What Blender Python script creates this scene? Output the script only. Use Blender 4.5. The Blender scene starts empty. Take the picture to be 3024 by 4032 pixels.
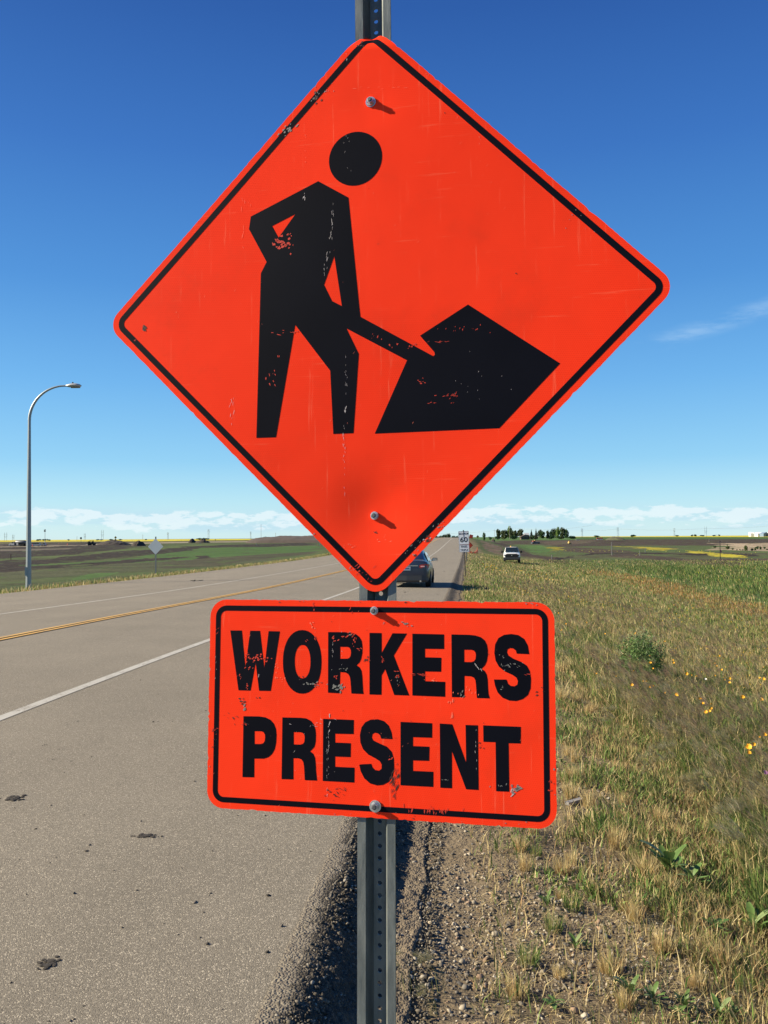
import bpy, bmesh, math, random
import numpy as np
from mathutils import Vector, Matrix

random.seed(7); RNG = np.random.default_rng(7)
scn = bpy.context.scene
COL = scn.collection

# ------------------------------------------------------------------ camera
F_PX, CX, CY = 3402.0, 1512.0, 2016.0
PITCH = math.atan(100 / F_PX); ROLL = math.atan(19 / 3024)
EYE = np.array([0.0, 0.0, 1.7])
FWD = np.array([0, math.cos(PITCH), math.sin(PITCH)])
_r = np.array([1.0, 0, 0]); _u = np.cross(_r, FWD)
RIGHT = _r * math.cos(ROLL) - _u * math.sin(ROLL)
UP = _u * math.cos(ROLL) + _r * math.sin(ROLL)
cam_d = bpy.data.cameras.new('camera'); cam = bpy.data.objects.new('camera', cam_d); COL.objects.link(cam)
cam_d.sensor_fit = 'VERTICAL'; cam_d.sensor_height = 24.0; cam_d.lens = F_PX / 4032 * 24.0
cam_d.clip_start = 0.05; cam_d.clip_end = 60000
M = Matrix.Identity(4)
for i, v in enumerate((RIGHT, UP, -FWD)):
    for j in range(3): M[j][i] = v[j]
M.translation = Vector(EYE)
cam.matrix_world = M
scn.camera = cam
scn.render.resolution_x = 768; scn.render.resolution_y = 1024

# ------------------------------------------------------------------ sun, sky, exposure
SUN_DIR = Vector((-0.883, -0.005, 0.512)).normalized()
SUN_EL = math.asin(SUN_DIR.z); SUN_AZ = math.atan2(SUN_DIR.x, SUN_DIR.y)
sd = bpy.data.lights.new('sun', 'SUN'); sun = bpy.data.objects.new('sun', sd); COL.objects.link(sun)
sd.energy = 5.0; sd.angle = math.radians(0.53); sd.color = (1.0, 0.885, 0.67)
sun.rotation_euler = (-SUN_DIR).to_track_quat('-Z', 'Y').to_euler()
scn.view_settings.view_transform = 'Standard'; scn.view_settings.look = 'None'
scn.view_settings.gamma = 1.0; scn.view_settings.use_curve_mapping = False
scn.view_settings.exposure = EXPO = 1.2

wd = bpy.data.worlds.new('World'); scn.world = wd; wd.use_nodes = True
nt = wd.node_tree; nt.nodes.clear()
def N(t, typ, **kw):
    n = t.nodes.new(typ)
    for k, v in kw.items():
        if k.startswith('i_'): n.inputs[k[2:]].default_value = v
        else: setattr(n, k, v)
    return n
def math_(t, op, a, b=None, c=None, clamp=False):
    n = t.nodes.new('ShaderNodeMath'); n.operation = op; n.use_clamp = clamp
    for i, v in enumerate((a, b, c)):
        if v is None: continue
        if isinstance(v, (int, float)): n.inputs[i].default_value = v
        else: t.links.new(v, n.inputs[i])
    return n.outputs[0]
def maprange(t, v, a, b, c=0.0, d=1.0, smooth=True):
    n = t.nodes.new('ShaderNodeMapRange'); n.interpolation_type = 'SMOOTHSTEP' if smooth else 'LINEAR'
    t.links.new(v, n.inputs['Value'])
    for k, x in zip(('From Min', 'From Max', 'To Min', 'To Max'), (a, b, c, d)): n.inputs[k].default_value = x
    return n.outputs[0]
def mixc(t, fac, a, b, mode='MIX'):
    n = t.nodes.new('ShaderNodeMix'); n.data_type = 'RGBA'; n.blend_type = mode
    for s, v in (('Factor', fac),):
        if isinstance(v, (int, float)): n.inputs[0].default_value = v
        else: t.links.new(v, n.inputs[0])
    for idx, v in ((6, a), (7, b)):
        if isinstance(v, (tuple, list)): n.inputs[idx].default_value = (*v[:3], 1)
        else: t.links.new(v, n.inputs[idx])
    return n.outputs[2]

sky = N(nt, 'ShaderNodeTexSky', sky_type='NISHITA', sun_disc=False, sun_elevation=SUN_EL,
        sun_rotation=SUN_AZ, altitude=550, air_density=1.0, dust_density=0.25, ozone_density=2.6)
hsv = N(nt, 'ShaderNodeHueSaturation'); hsv.inputs['Saturation'].default_value = 1.22; hsv.inputs['Hue'].default_value = 0.5
nt.links.new(sky.outputs[0], hsv.inputs['Color'])
skyn = hsv.outputs[0]
tc = N(nt, 'ShaderNodeTexCoord'); sx = N(nt, 'ShaderNodeSeparateXYZ'); nt.links.new(tc.outputs['Generated'], sx.inputs[0])
az = math_(nt, 'ARCTAN2', sx.outputs[0], sx.outputs[1]); el = math_(nt, 'ARCSINE', sx.outputs[2])
az = math_(nt, 'MULTIPLY', az, 57.2958); el = math_(nt, 'MULTIPLY', el, 57.2958)
def azel_noise(kx, ky, scale, detail, rough, off):
    cb = N(nt, 'ShaderNodeCombineXYZ')
    nt.links.new(math_(nt, 'MULTIPLY', az, kx), cb.inputs[0]); nt.links.new(math_(nt, 'MULTIPLY', el, ky), cb.inputs[1]); cb.inputs[2].default_value = off
    n = N(nt, 'ShaderNodeTexNoise'); n.inputs['Scale'].default_value = scale; n.inputs['Detail'].default_value = detail; n.inputs['Roughness'].default_value = rough
    nt.links.new(cb.outputs[0], n.inputs['Vector']); return n.outputs['Fac']
# the clear evening-blue gradient of the photograph, the same all round, over the physical sky
ramp = N(nt, 'ShaderNodeValToRGB'); nt.links.new(math_(nt, 'DIVIDE', math_(nt, 'ADD', el, 5.0), 95.0), ramp.inputs[0])
E_ = [(-5, (2.6, 3.7, 4.0)), (0.3, (2.7, 3.95, 4.4)), (2.5, (2.05, 3.6, 4.4)), (5.0, (1.25, 2.9, 4.3)), (10, (.72, 2.15, 4.05)), (16, (.36, 1.38, 3.35)), (24, (.19, .80, 2.6)), (32, (.10, .46, 1.85)), (60, (.08, .36, 1.5)), (90, (.10, .38, 1.4))]
while len(ramp.color_ramp.elements) < len(E_): ramp.color_ramp.elements.new(.5)
for e_, (d_, c_) in zip(ramp.color_ramp.elements, E_): e_.position = (d_+5)/95
for e_, (d_, c_) in zip(ramp.color_ramp.elements, E_): e_.color = (*[q/5 for q in c_], 1)
grad = N(nt, 'ShaderNodeVectorMath', operation='SCALE'); nt.links.new(ramp.outputs[0], grad.inputs[0]); grad.inputs['Scale'].default_value = 5.0
skyc = mixc(nt, 0.86, skyn, grad.outputs[0])
# blue-grey cloud sheets low down
n1 = azel_noise(0.10, 0.9, 1.0, 5, 0.55, 3.1)
band = math_(nt, 'MULTIPLY', maprange(nt, el, 0.1, 0.6), maprange(nt, el, 2.35, 1.5))
m1 = math_(nt, 'MULTIPLY', math_(nt, 'MULTIPLY', maprange(nt, n1, 0.38, 0.60), band), 0.6)
skyc = mixc(nt, m1, skyc, (2.6, 3.75, 4.45))
# cumulus tops
n2 = azel_noise(0.85, 2.5, 1.0, 7, 0.58, 8.3)
n3 = azel_noise(0.16, 0.0, 1.0, 3, 0.5, 5.7)
top = math_(nt, 'ADD', math_(nt, 'MULTIPLY', n3, 1.7), 0.95)     # height of the cloud tops in degrees
under = math_(nt, 'SUBTRACT', top, el)
vert = math_(nt, 'MULTIPLY', maprange(nt, under, -0.32, 0.28), maprange(nt, under, 1.5, 0.25))
thr = math_(nt, 'ADD', n2, math_(nt, 'MULTIPLY', vert, 0.20))
m2 = math_(nt, 'MULTIPLY', maprange(nt, thr, 0.56, 0.70), maprange(nt, vert, 0.05, 0.4))
skyc = mixc(nt, math_(nt, 'MULTIPLY', m2, 0.62), skyc, (4.4, 4.85, 5.0))
# thin wisps, one to the right
n4 = azel_noise(0.22, 0.95, 1.0, 6, 0.6, 1.2)
tilt = math_(nt, 'SUBTRACT', el, math_(nt, 'ADD', 11.9, math_(nt, 'MULTIPLY', math_(nt, 'SUBTRACT', az, 17.0), 0.24)))
w = math_(nt, 'MULTIPLY', maprange(nt, math_(nt, 'ABSOLUTE', tilt), 0.85, 0.0), math_(nt, 'MULTIPLY', maprange(nt, az, 15.0, 20.0), maprange(nt, az, 40.0, 28.0)))
m3 = math_(nt, 'MULTIPLY', math_(nt, 'MULTIPLY', w, maprange(nt, n4, 0.40, 0.64)), 0.42)
skyc = mixc(nt, m3, skyc, (2.2, 3.3, 4.6))
bg = N(nt, 'ShaderNodeBackground'); bg.inputs['Strength'].default_value = 0.088
wo = N(nt, 'ShaderNodeOutputWorld'); nt.links.new(skyc, bg.inputs['Color']); nt.links.new(bg.outputs[0], wo.inputs[0])

# ------------------------------------------------------------------ object helpers
def tag(o, label=None, cat=None, group=None, kind=None):
    if label: o['label'] = label
    if cat: o['category'] = cat
    if group: o['group'] = group
    if kind: o['kind'] = kind
    return o
def thing(name, label, cat, loc=(0, 0, 0), rz=0.0, group=None, rot=None):
    o = bpy.data.objects.new(name, None); COL.objects.link(o); o.empty_display_size = 0.2
    o.location = loc; o.rotation_euler = rot if rot else (0, 0, rz)
    return tag(o, label, cat, group)
def link_mesh(name, me, parent=None, mats=None, loc=None):
    o = bpy.data.objects.new(name, me); COL.objects.link(o)
    if mats and not me.materials:
        for m in (mats if isinstance(mats, (list, tuple)) else [mats]): me.materials.append(m)
    if parent: o.parent = parent
    if loc is not None: o.location = loc
    return o
def copy_tree(o, parent=None):
    c = o.copy(); COL.objects.link(c)
    if parent: c.parent = parent
    for ch in list(o.children): copy_tree(ch, c)
    return c
def mesh_np(name, V, T, colors=None, smooth=False, mats=None, matidx=None):
    V = np.asarray(V, np.float32).reshape(-1, 3); T = np.asarray(T, np.int32); k = T.shape[1]
    me = bpy.data.meshes.new(name)
    me.vertices.add(len(V)); me.vertices.foreach_set('co', V.ravel())
    me.loops.add(T.size); me.loops.foreach_set('vertex_index', T.ravel())
    me.polygons.add(len(T)); me.polygons.foreach_set('loop_start', np.arange(0, T.size, k, dtype=np.int32))
    me.polygons.foreach_set('loop_total', np.full(len(T), k, np.int32))
    if smooth: me.polygons.foreach_set('use_smooth', np.ones(len(T), bool))
    if matidx is not None: me.polygons.foreach_set('material_index', np.asarray(matidx, np.int32))
    if colors is not None:
        a = me.color_attributes.new('Col', 'FLOAT_COLOR', 'POINT')
        c = np.ones((len(V), 4), np.float32); c[:, :3] = colors; a.data.foreach_set('color', c.ravel())
    me.update(calc_edges=True)
    for m in (mats or []): me.materials.append(m)
    return me

class MB:
    def __init__(s): s.v = []; s.f = []; s.m = []
    def add(s, vs, fs, mi=0):
        b = len(s.v); s.v += [tuple(map(float, v)) for v in vs]
        for f in fs: s.f.append(tuple(b + i for i in f)); s.m.append(mi)
        return s
    def box(s, c, d, mi=0, rz=0.0, taper=1.0, rx=0.0):
        x, y, z = (k / 2 for k in d); vs = []
        for (a, b, e) in ((-1,-1,-1),(1,-1,-1),(1,1,-1),(-1,1,-1),(-1,-1,1),(1,-1,1),(1,1,1),(-1,1,1)):
            k = taper if e > 0 else 1.0
            p = Vector((a*x*k, b*y*k, e*z)); p.rotate(Matrix.Rotation(rx, 3, 'X')); p.rotate(Matrix.Rotation(rz, 3, 'Z'))
            vs.append((p.x + c[0], p.y + c[1], p.z + c[2]))
        return s.add(vs, [(0,3,2,1),(4,5,6,7),(0,1,5,4),(1,2,6,5),(2,3,7,6),(3,0,4,7)], mi)
    def tube(s, pts, radii, n=10, mi=0, cap=True):
        pts = [Vector(p) for p in pts]
        if isinstance(radii, (int, float)): radii = [radii] * len(pts)
        rings = []; ref = None
        for i, p in enumerate(pts):
            d = (pts[min(i+1, len(pts)-1)] - pts[max(i-1, 0)]).normalized()
            if ref is None:
                ref = Vector((0, 0, 1)) if abs(d.z) < .9 else Vector((1, 0, 0))
            a = d.cross(ref).normalized(); b = a.cross(d).normalized(); ref = b
            rings.append([p + radii[i] * (math.cos(2*math.pi*k/n) * a + math.sin(2*math.pi*k/n) * b) for k in range(n)])
        vs = [q for r in rings for q in r]; fs = []
        for i in range(len(pts)-1):
            for k in range(n):
                fs.append((i*n+k, i*n+(k+1) % n, (i+1)*n+(k+1) % n, (i+1)*n+k))
        if cap: fs.append(tuple(range(n-1, -1, -1))); fs.append(tuple((len(pts)-1)*n+k for k in range(n)))
        return s.add(vs, fs, mi)
    def disc_cyl(s, c, axis, r, h, n=20, mi=0, r2=None):
        a = Vector(axis).normalized(); c = Vector(c)
        return s.tube([c, c + a*h], [r, r if r2 is None else r2], n, mi)
    def prism(s, poly, y0, y1, mi=0, plane='xz'):
        n = len(poly)
        P = (lambda p, q: (p[0], q, p[1])) if plane == 'xz' else ((lambda p, q: (q, p[0], p[1])) if plane == 'yz' else (lambda p, q: (p[0], p[1], q)))
        vs = [P(p, y0) for p in poly] + [P(p, y1) for p in poly]
        return s.add(vs, [tuple(range(n)), tuple(range(2*n-1, n-1, -1))] + [(i, n+i, n+(i+1) % n, (i+1) % n) for i in range(n)], mi)
    def loft(s, rings, mi=0, closed=True, cap=True, mif=None):
        n = len(rings[0]); vs = [p for r in rings for p in r]; fs = []; b = len(s.v)
        s.v += [tuple(map(float, v)) for v in vs]
        for i in range(len(rings)-1):
            for k in range(n if closed else n-1):
                s.f.append((b+i*n+k, b+i*n+(k+1) % n, b+(i+1)*n+(k+1) % n, b+(i+1)*n+k)); s.m.append(mif(i, k) if mif else mi)
        if cap:
            s.f.append(tuple(b+k for k in range(n-1, -1, -1))); s.m.append(mi)
            s.f.append(tuple(b+(len(rings)-1)*n+k for k in range(n))); s.m.append(mi)
        return s
    def mesh(s, name, mats, smooth=False):
        me = bpy.data.meshes.new(name); me.from_pydata(s.v, [], s.f)
        for m in (mats if isinstance(mats, (list, tuple)) else [mats]): me.materials.append(m)
        me.polygons.foreach_set('material_index', s.m)
        bm = bmesh.new(); bm.from_mesh(me); bmesh.ops.recalc_face_normals(bm, faces=bm.faces[:]); bm.to_mesh(me); bm.free()
        if smooth:
            me.polygons.foreach_set('use_smooth', [True]*len(me.polygons))
            me.set_sharp_from_angle(angle=math.radians(smooth if smooth is not True else 40))
        me.update(); return me
    def build(s, name, mats, parent=None, smooth=False, loc=None):
        return link_mesh(name, s.mesh(name, mats, smooth), parent, loc=loc)

# ------------------------------------------------------------------ noise on arrays
def _h(ix, iy, seed):
    h = (ix.astype(np.int64)*374761393 + iy.astype(np.int64)*668265263 + seed*982451653) & 0x7fffffff
    h = ((h ^ (h >> 13)) * 1274126177) & 0x7fffffff
    return ((h ^ (h >> 16)) & 0xffffff) / float(0xffffff)
def vnoise(x, y, seed=0):
    x = np.asarray(x, float); y = np.asarray(y, float)
    ix = np.floor(x); iy = np.floor(y); fx = x-ix; fy = y-iy; fx = fx*fx*(3-2*fx); fy = fy*fy*(3-2*fy)
    a = _h(ix, iy, seed); b = _h(ix+1, iy, seed); c = _h(ix, iy+1, seed); d = _h(ix+1, iy+1, seed)
    return (a*(1-fx)+b*fx)*(1-fy) + (c*(1-fx)+d*fx)*fy
def fbm(x, y, oct=4, seed=0):
    s = 0; a = .5; t = 0
    for o in range(oct):
        s = s + a*vnoise(x*2**o+17.3*o, y*2**o-9.1*o, seed+o); t += a; a *= .5
    return s/t
def sstep(v, a, b):
    t = np.clip((v-a)/(b-a), 0, 1); return t*t*(3-2*t)

# ------------------------------------------------------------------ lie of the land
TH = math.radians(5.5)                         # the road runs 5.5 degrees right of the view axis
def to_st(X, Y): return X*math.sin(TH)+Y*math.cos(TH), X*math.cos(TH)-Y*math.sin(TH)
def to_xy(s, t): return s*math.sin(TH)+t*math.cos(TH), s*math.cos(TH)-t*math.sin(TH)
_ks = np.array([-60, 0, 8, 34, 60, 100, 140, 190, 235, 280, 330, 420, 520, 900, 60000.])
_kz = np.array([0, 0, 0, -.33, -.5, -.56, -.2, .55, 1.12, 1.42, 1.30, .1, -1.0, -1.45, -1.5])
def roadz(s):
    s = np.asarray(s, float); i = np.clip(np.searchsorted(_ks, s)-1, 0, len(_ks)-2)
    sl = np.gradient(_kz, _ks); h = _ks[i+1]-_ks[i]; t = np.clip((s-_ks[i])/h, 0, 1)
    return ((2*t**3-3*t*t+1)*_kz[i]+(t**3-2*t*t+t)*h*sl[i]+(-2*t**3+3*t*t)*_kz[i+1]+(t**3-t*t)*h*sl[i+1])
T_EDGE, T_FOOT, T_LEFT = -0.66, -0.27, -17.6
def drop_at(s): return .170-.070*np.clip((np.asarray(s, float)-8)/16, 0, 1)
def edge_prof(U): U = np.asarray(U); return .86*(U/.75)**2*(3-2*U/.75)*(U < .75)+.86*(U >= .75)+.14*U
def crown(t): return -0.015*np.abs(np.asarray(t)+7.75)+0.106
PLAIN = -1.7
def terrain(X, Y, detail=True):
    X = np.asarray(X, float); Y = np.asarray(Y, float)
    s, t = to_st(X, Y); rz = roadz(s)
    dist = np.hypot(X, Y)
    right = rz - drop_at(s) - .012 - 0.05*np.clip(t+.27, 0, 1.2) - 0.17*np.clip(t-.93, 0, 60)
    left = rz - 0.13 - 0.13*np.clip(T_LEFT-t-1.0, 0, 60)
    e = np.where(t > -8, right, left)
    k = 0.18                                    # soft meeting with the plain
    m = np.maximum(e, PLAIN); d = np.abs(e-PLAIN); z = m + np.exp(-d/k)*k*.5
    onroad = (t > T_LEFT-0.2) & (t < T_EDGE+0.1)
    if detail:
        amp = np.clip(dist/25, .15, 1.0)*np.clip(1-dist/900, 0, 1)
        z = z + amp*0.10*(fbm(X*.35, Y*.35, 4, 3)-.5) + np.where(t > -8, 1, 0)*0.05*(fbm(X*2.2, Y*2.2, 3, 5)-.5)*np.clip(1-dist/60, 0, 1)
    zr = rz + np.clip(crown(t), -.2, .2) - 0.16
    z = np.where(onroad, zr, z)
    z = np.where((t >= T_EDGE+0.1) & (t < T_FOOT+.02), rz-drop_at(s)-.01, z)
    return z
def ray(px, py):
    return FWD + (px-CX)/F_PX*RIGHT - (py-CY)/F_PX*UP
def hit(px, py, h=0.0, rmax=6000):
    """the point of the land (raised by h) that is seen in that direction of the photograph"""
    d = ray(px, py); r = np.geomspace(1.0, rmax, 2500); P = EYE[None] + d[None]*r[:, None]
    below = P[:, 2] < terrain(P[:, 0], P[:, 1], False)+h
    k = int(np.argmax(below)) if below.any() else len(r)-1
    p = P[k]; return Vector((p[0], p[1], float(terrain(p[0], p[1]))))
def far(px, Z, z=None):
    """a point Z metres ahead in the direction of column px, on the land"""
    d = ray(px, 2116.0); X = d[0]/d[1]*Z
    return Vector((X, Z, float(terrain(X, Z)) if z is None else z))
def hor(px): return 2125.5-19*px/3024.0
def plain_at(px, py):
    d = ray(px, max(py, hor(px)+.55)); k = (PLAIN-EYE[2])/d[2]; return (EYE[0]+d[0]*k, EYE[1]+d[1]*k)
def terrain1(x, y): return float(terrain(x, y))

# ------------------------------------------------------------------ materials
def new_mat(name):
    m = bpy.data.materials.new(name); m.use_nodes = True; return m, m.node_tree, m.node_tree.nodes['Principled BSDF']
def noise(t, scale, detail=4, rough=.55, vec=None, typ='Object'):
    n = N(t, 'ShaderNodeTexNoise'); n.inputs['Scale'].default_value = scale; n.inputs['Detail'].default_value = detail; n.inputs['Roughness'].default_value = rough
    if vec is None:
        c = N(t, 'ShaderNodeTexCoord'); vec = c.outputs[typ]
    t.links.new(vec, n.inputs['Vector']); return n.outputs['Fac']
def scaled(t, vec, s):
    m = N(t, 'ShaderNodeMapping'); m.inputs['Scale'].default_value = s; t.links.new(vec, m.inputs['Vector']); return m.outputs[0]
def bump(t, p, h, strength, dist):
    b = N(t, 'ShaderNodeBump'); b.inputs['Strength'].default_value = strength; b.inputs['Distance'].default_value = dist
    t.links.new(h, b.inputs['Height']); t.links.new(b.outputs[0], p.inputs['Normal']); return b
def simple(name, col, rough=.6, metal=0.0, var=.25, scale=8.0, bmp=0.0, spec=None, coat=0.0):
    m, t, p = new_mat(name)
    f = noise(t, scale, 5, .6)
    c = mixc(t, f, tuple(k*(1-var) for k in col), tuple(min(1, k*(1+var)) for k in col))
    t.links.new(c, p.inputs['Base Color']); p.inputs['Roughness'].default_value = rough; p.inputs['Metallic'].default_value = metal
    if spec is not None: p.inputs['Specular IOR Level'].default_value = spec
    if coat: p.inputs['Coat Weight'].default_value = coat
    if bmp: bump(t, p, f, .6, bmp)
    return m

# ground and road
def ground_material():
    m, t, p = new_mat('ground'); a = N(t, 'ShaderNodeAttribute', attribute_name='Col')
    g = N(t, 'ShaderNodeNewGeometry').outputs['Position']
    n1 = noise(t, 1.7, 6, .65, g); n2 = noise(t, .16, 5, .6, g); n3 = noise(t, 28, 4, .6, g)
    f = math_(t, 'ADD', math_(t, 'MULTIPLY', maprange(t, n1, .25, .75), .7), math_(t, 'MULTIPLY', maprange(t, n2, .3, .7), .4))
    f = math_(t, 'ADD', f, math_(t, 'MULTIPLY', n3, .5)); f = math_(t, 'ADD', f, .22)
    n4 = noise(t, .9, 4, .7, scaled(t, g, (1, .6, 1)))
    c = mixc(t, 1.0, a.outputs['Color'], (1, 1, 1), 'MULTIPLY')
    vm = N(t, 'ShaderNodeVectorMath', operation='SCALE'); t.links.new(c, vm.inputs[0]); t.links.new(f, vm.inputs['Scale'])
    c2 = mixc(t, math_(t, 'MULTIPLY', maprange(t, n4, .5, .72), .35), vm.outputs[0], (.10, .075, .045))
    t.links.new(c2, p.inputs['Base Color']); p.inputs['Roughness'].default_value = .95; p.inputs['Specular IOR Level'].default_value = .15
    h = math_(t, 'ADD', math_(t, 'MULTIPLY', n1, 1.0), math_(t, 'MULTIPLY', n3, .18))
    bump(t, p, h, .9, .10)
    return m
def asphalt(name, col, dark=False):
    m, t, p = new_mat(name); g = N(t, 'ShaderNodeNewGeometry').outputs['Position']
    v = N(t, 'ShaderNodeTexVoronoi'); v.inputs['Scale'].default_value = 210 if not dark else 95; t.links.new(g, v.inputs['Vector'])
    sp = N(t, 'ShaderNodeSeparateColor'); t.links.new(v.outputs['Color'], sp.inputs[0])
    n1 = noise(t, .5, 6, .6, g); n2 = noise(t, 60, 3, .6, g); n3 = noise(t, 6.5, 5, .6, g)
    rz_ = N(t, 'ShaderNodeMapping'); rz_.inputs['Rotation'].default_value = (0, 0, TH); t.links.new(g, rz_.inputs['Vector']); st = noise(t, .75, 4, .6, scaled(t, rz_.outputs[0], (1, .025, 1)))
    base = mixc(t, maprange(t, n1, .3, .7), tuple(k*.90 for k in col), tuple(k*1.10 for k in col))
    base = mixc(t, maprange(t, st, .35, .7, 0, .30), base, tuple(k*.72 for k in col))
    base = mixc(t, maprange(t, n3, .55, .8, 0, .25), base, tuple(k*.7 for k in col))
    k = math_(t, 'GREATER_THAN', sp.outputs[0], .88)
    base = mixc(t, math_(t, 'MULTIPLY', k, .62), base, tuple(min(.6, q*2.6) for q in col))
    k2 = math_(t, 'LESS_THAN', sp.outputs[1], .24)
    base = mixc(t, math_(t, 'MULTIPLY', k2, .45), base, tuple(q*.30 for q in col))
    fine = mixc(t, maprange(t, n2, .3, .7, 0, .30), base, tuple(q*.5 for q in col))
    t.links.new(fine, p.inputs['Base Color']); p.inputs['Roughness'].default_value = .92; p.inputs['Specular IOR Level'].default_value = .2
    if dark:
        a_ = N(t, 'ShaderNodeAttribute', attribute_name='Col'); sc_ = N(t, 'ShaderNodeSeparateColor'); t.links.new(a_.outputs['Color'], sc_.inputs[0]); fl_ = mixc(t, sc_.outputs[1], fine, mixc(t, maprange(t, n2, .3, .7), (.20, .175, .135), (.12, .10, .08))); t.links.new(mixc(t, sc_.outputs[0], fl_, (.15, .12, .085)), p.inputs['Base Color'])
    h = math_(t, 'ADD', math_(t, 'MULTIPLY', v.outputs['Distance'], -1.0), math_(t, 'MULTIPLY', n2, .5))
    bump(t, p, h, .5 if not dark else .9, .004 if not dark else .008)
    return m
M_GROUND = ground_material()
M_ASPH = asphalt('asphalt', (.198, .174, .138))
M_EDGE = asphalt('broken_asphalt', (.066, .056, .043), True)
def line_mat(name, col):
    m, t, p = new_mat(name); g = N(t, 'ShaderNodeNewGeometry').outputs['Position']
    n1 = noise(t, 35, 4, .7, g); n2 = noise(t, 2.2, 4, .6, g)
    w = math_(t, 'MULTIPLY', maprange(t, math_(t, 'ADD', math_(t, 'MULTIPLY', n1, .65), math_(t, 'MULTIPLY', n2, .45)), .54, .68), .75)
    t.links.new(mixc(t, w, col, (.16, .14, .11)), p.inputs['Base Color']); p.inputs['Roughness'].default_value = .8; return m
M_WLINE = line_mat('white_line_paint', (.36, .345, .31)); M_YLINE = line_mat('yellow_line_paint', (.52, .30, .07))
def attr_mat(name, rough=.8, transl=.0, var=.2):
    m, t, p = new_mat(name); a = N(t, 'ShaderNodeAttribute', attribute_name='Col')
    t.links.new(a.outputs['Color'], p.inputs['Base Color']); p.inputs['Roughness'].default_value = rough; p.inputs['Specular IOR Level'].default_value = .2
    if transl:
        tr = N(t, 'ShaderNodeBsdfTranslucent'); t.links.new(a.outputs['Color'], tr.inputs['Color'])
        mx = N(t, 'ShaderNodeMixShader'); mx.inputs[0].default_value = transl
        t.links.new(p.outputs[0], mx.inputs[1]); t.links.new(tr.outputs[0], mx.inputs[2]); t.links.new(mx.outputs[0], t.nodes['Material Output'].inputs[0])
    return m
M_BLADE = attr_mat('grass_blades', .65, .3); M_STONE = attr_mat('pebbles', .85)
M_LEAF = attr_mat('foliage', .7, .22)

# ------------------------------------------------------------------ the land: one sheet to the horizon
GREEN = np.array((.056, .078, .024)); LUSH = np.array((.040, .078, .018)); DIRT = np.array((.024, .018, .013)); BROWN = np.array((.060, .043, .029))
STRAW = np.array((.27, .215, .11)); OLIVE = np.array((.125, .125, .045)); CANOLA = np.array((.42, .36, .03)); SOIL = np.array((.165, .125, .073)); GRAV = np.array((.155, .120, .077))
ORANGE = np.array((.20, .115, .045)); ROADC = np.array((.17, .145, .11)); BEIGE = np.array((.30, .235, .16)); DGREEN = np.array((.040, .070, .022))
L1 = lambda pts: [(x*.48222, 1950+y*.48222) for x, y in pts]
L3 = lambda pts: [(620+x*.40989, 2080+y*.40989) for x, y in pts]
R3 = lambda pts: [(1900+x*.36166, 1980+y*.36166) for x, y in pts]
R4 = lambda pts: [(2400+x*.37613, 1950+y*.37613) for x, y in pts]
R6 = lambda pts: [(2700+x*.1953, 2080+y*.1953) for x, y in pts]
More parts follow.
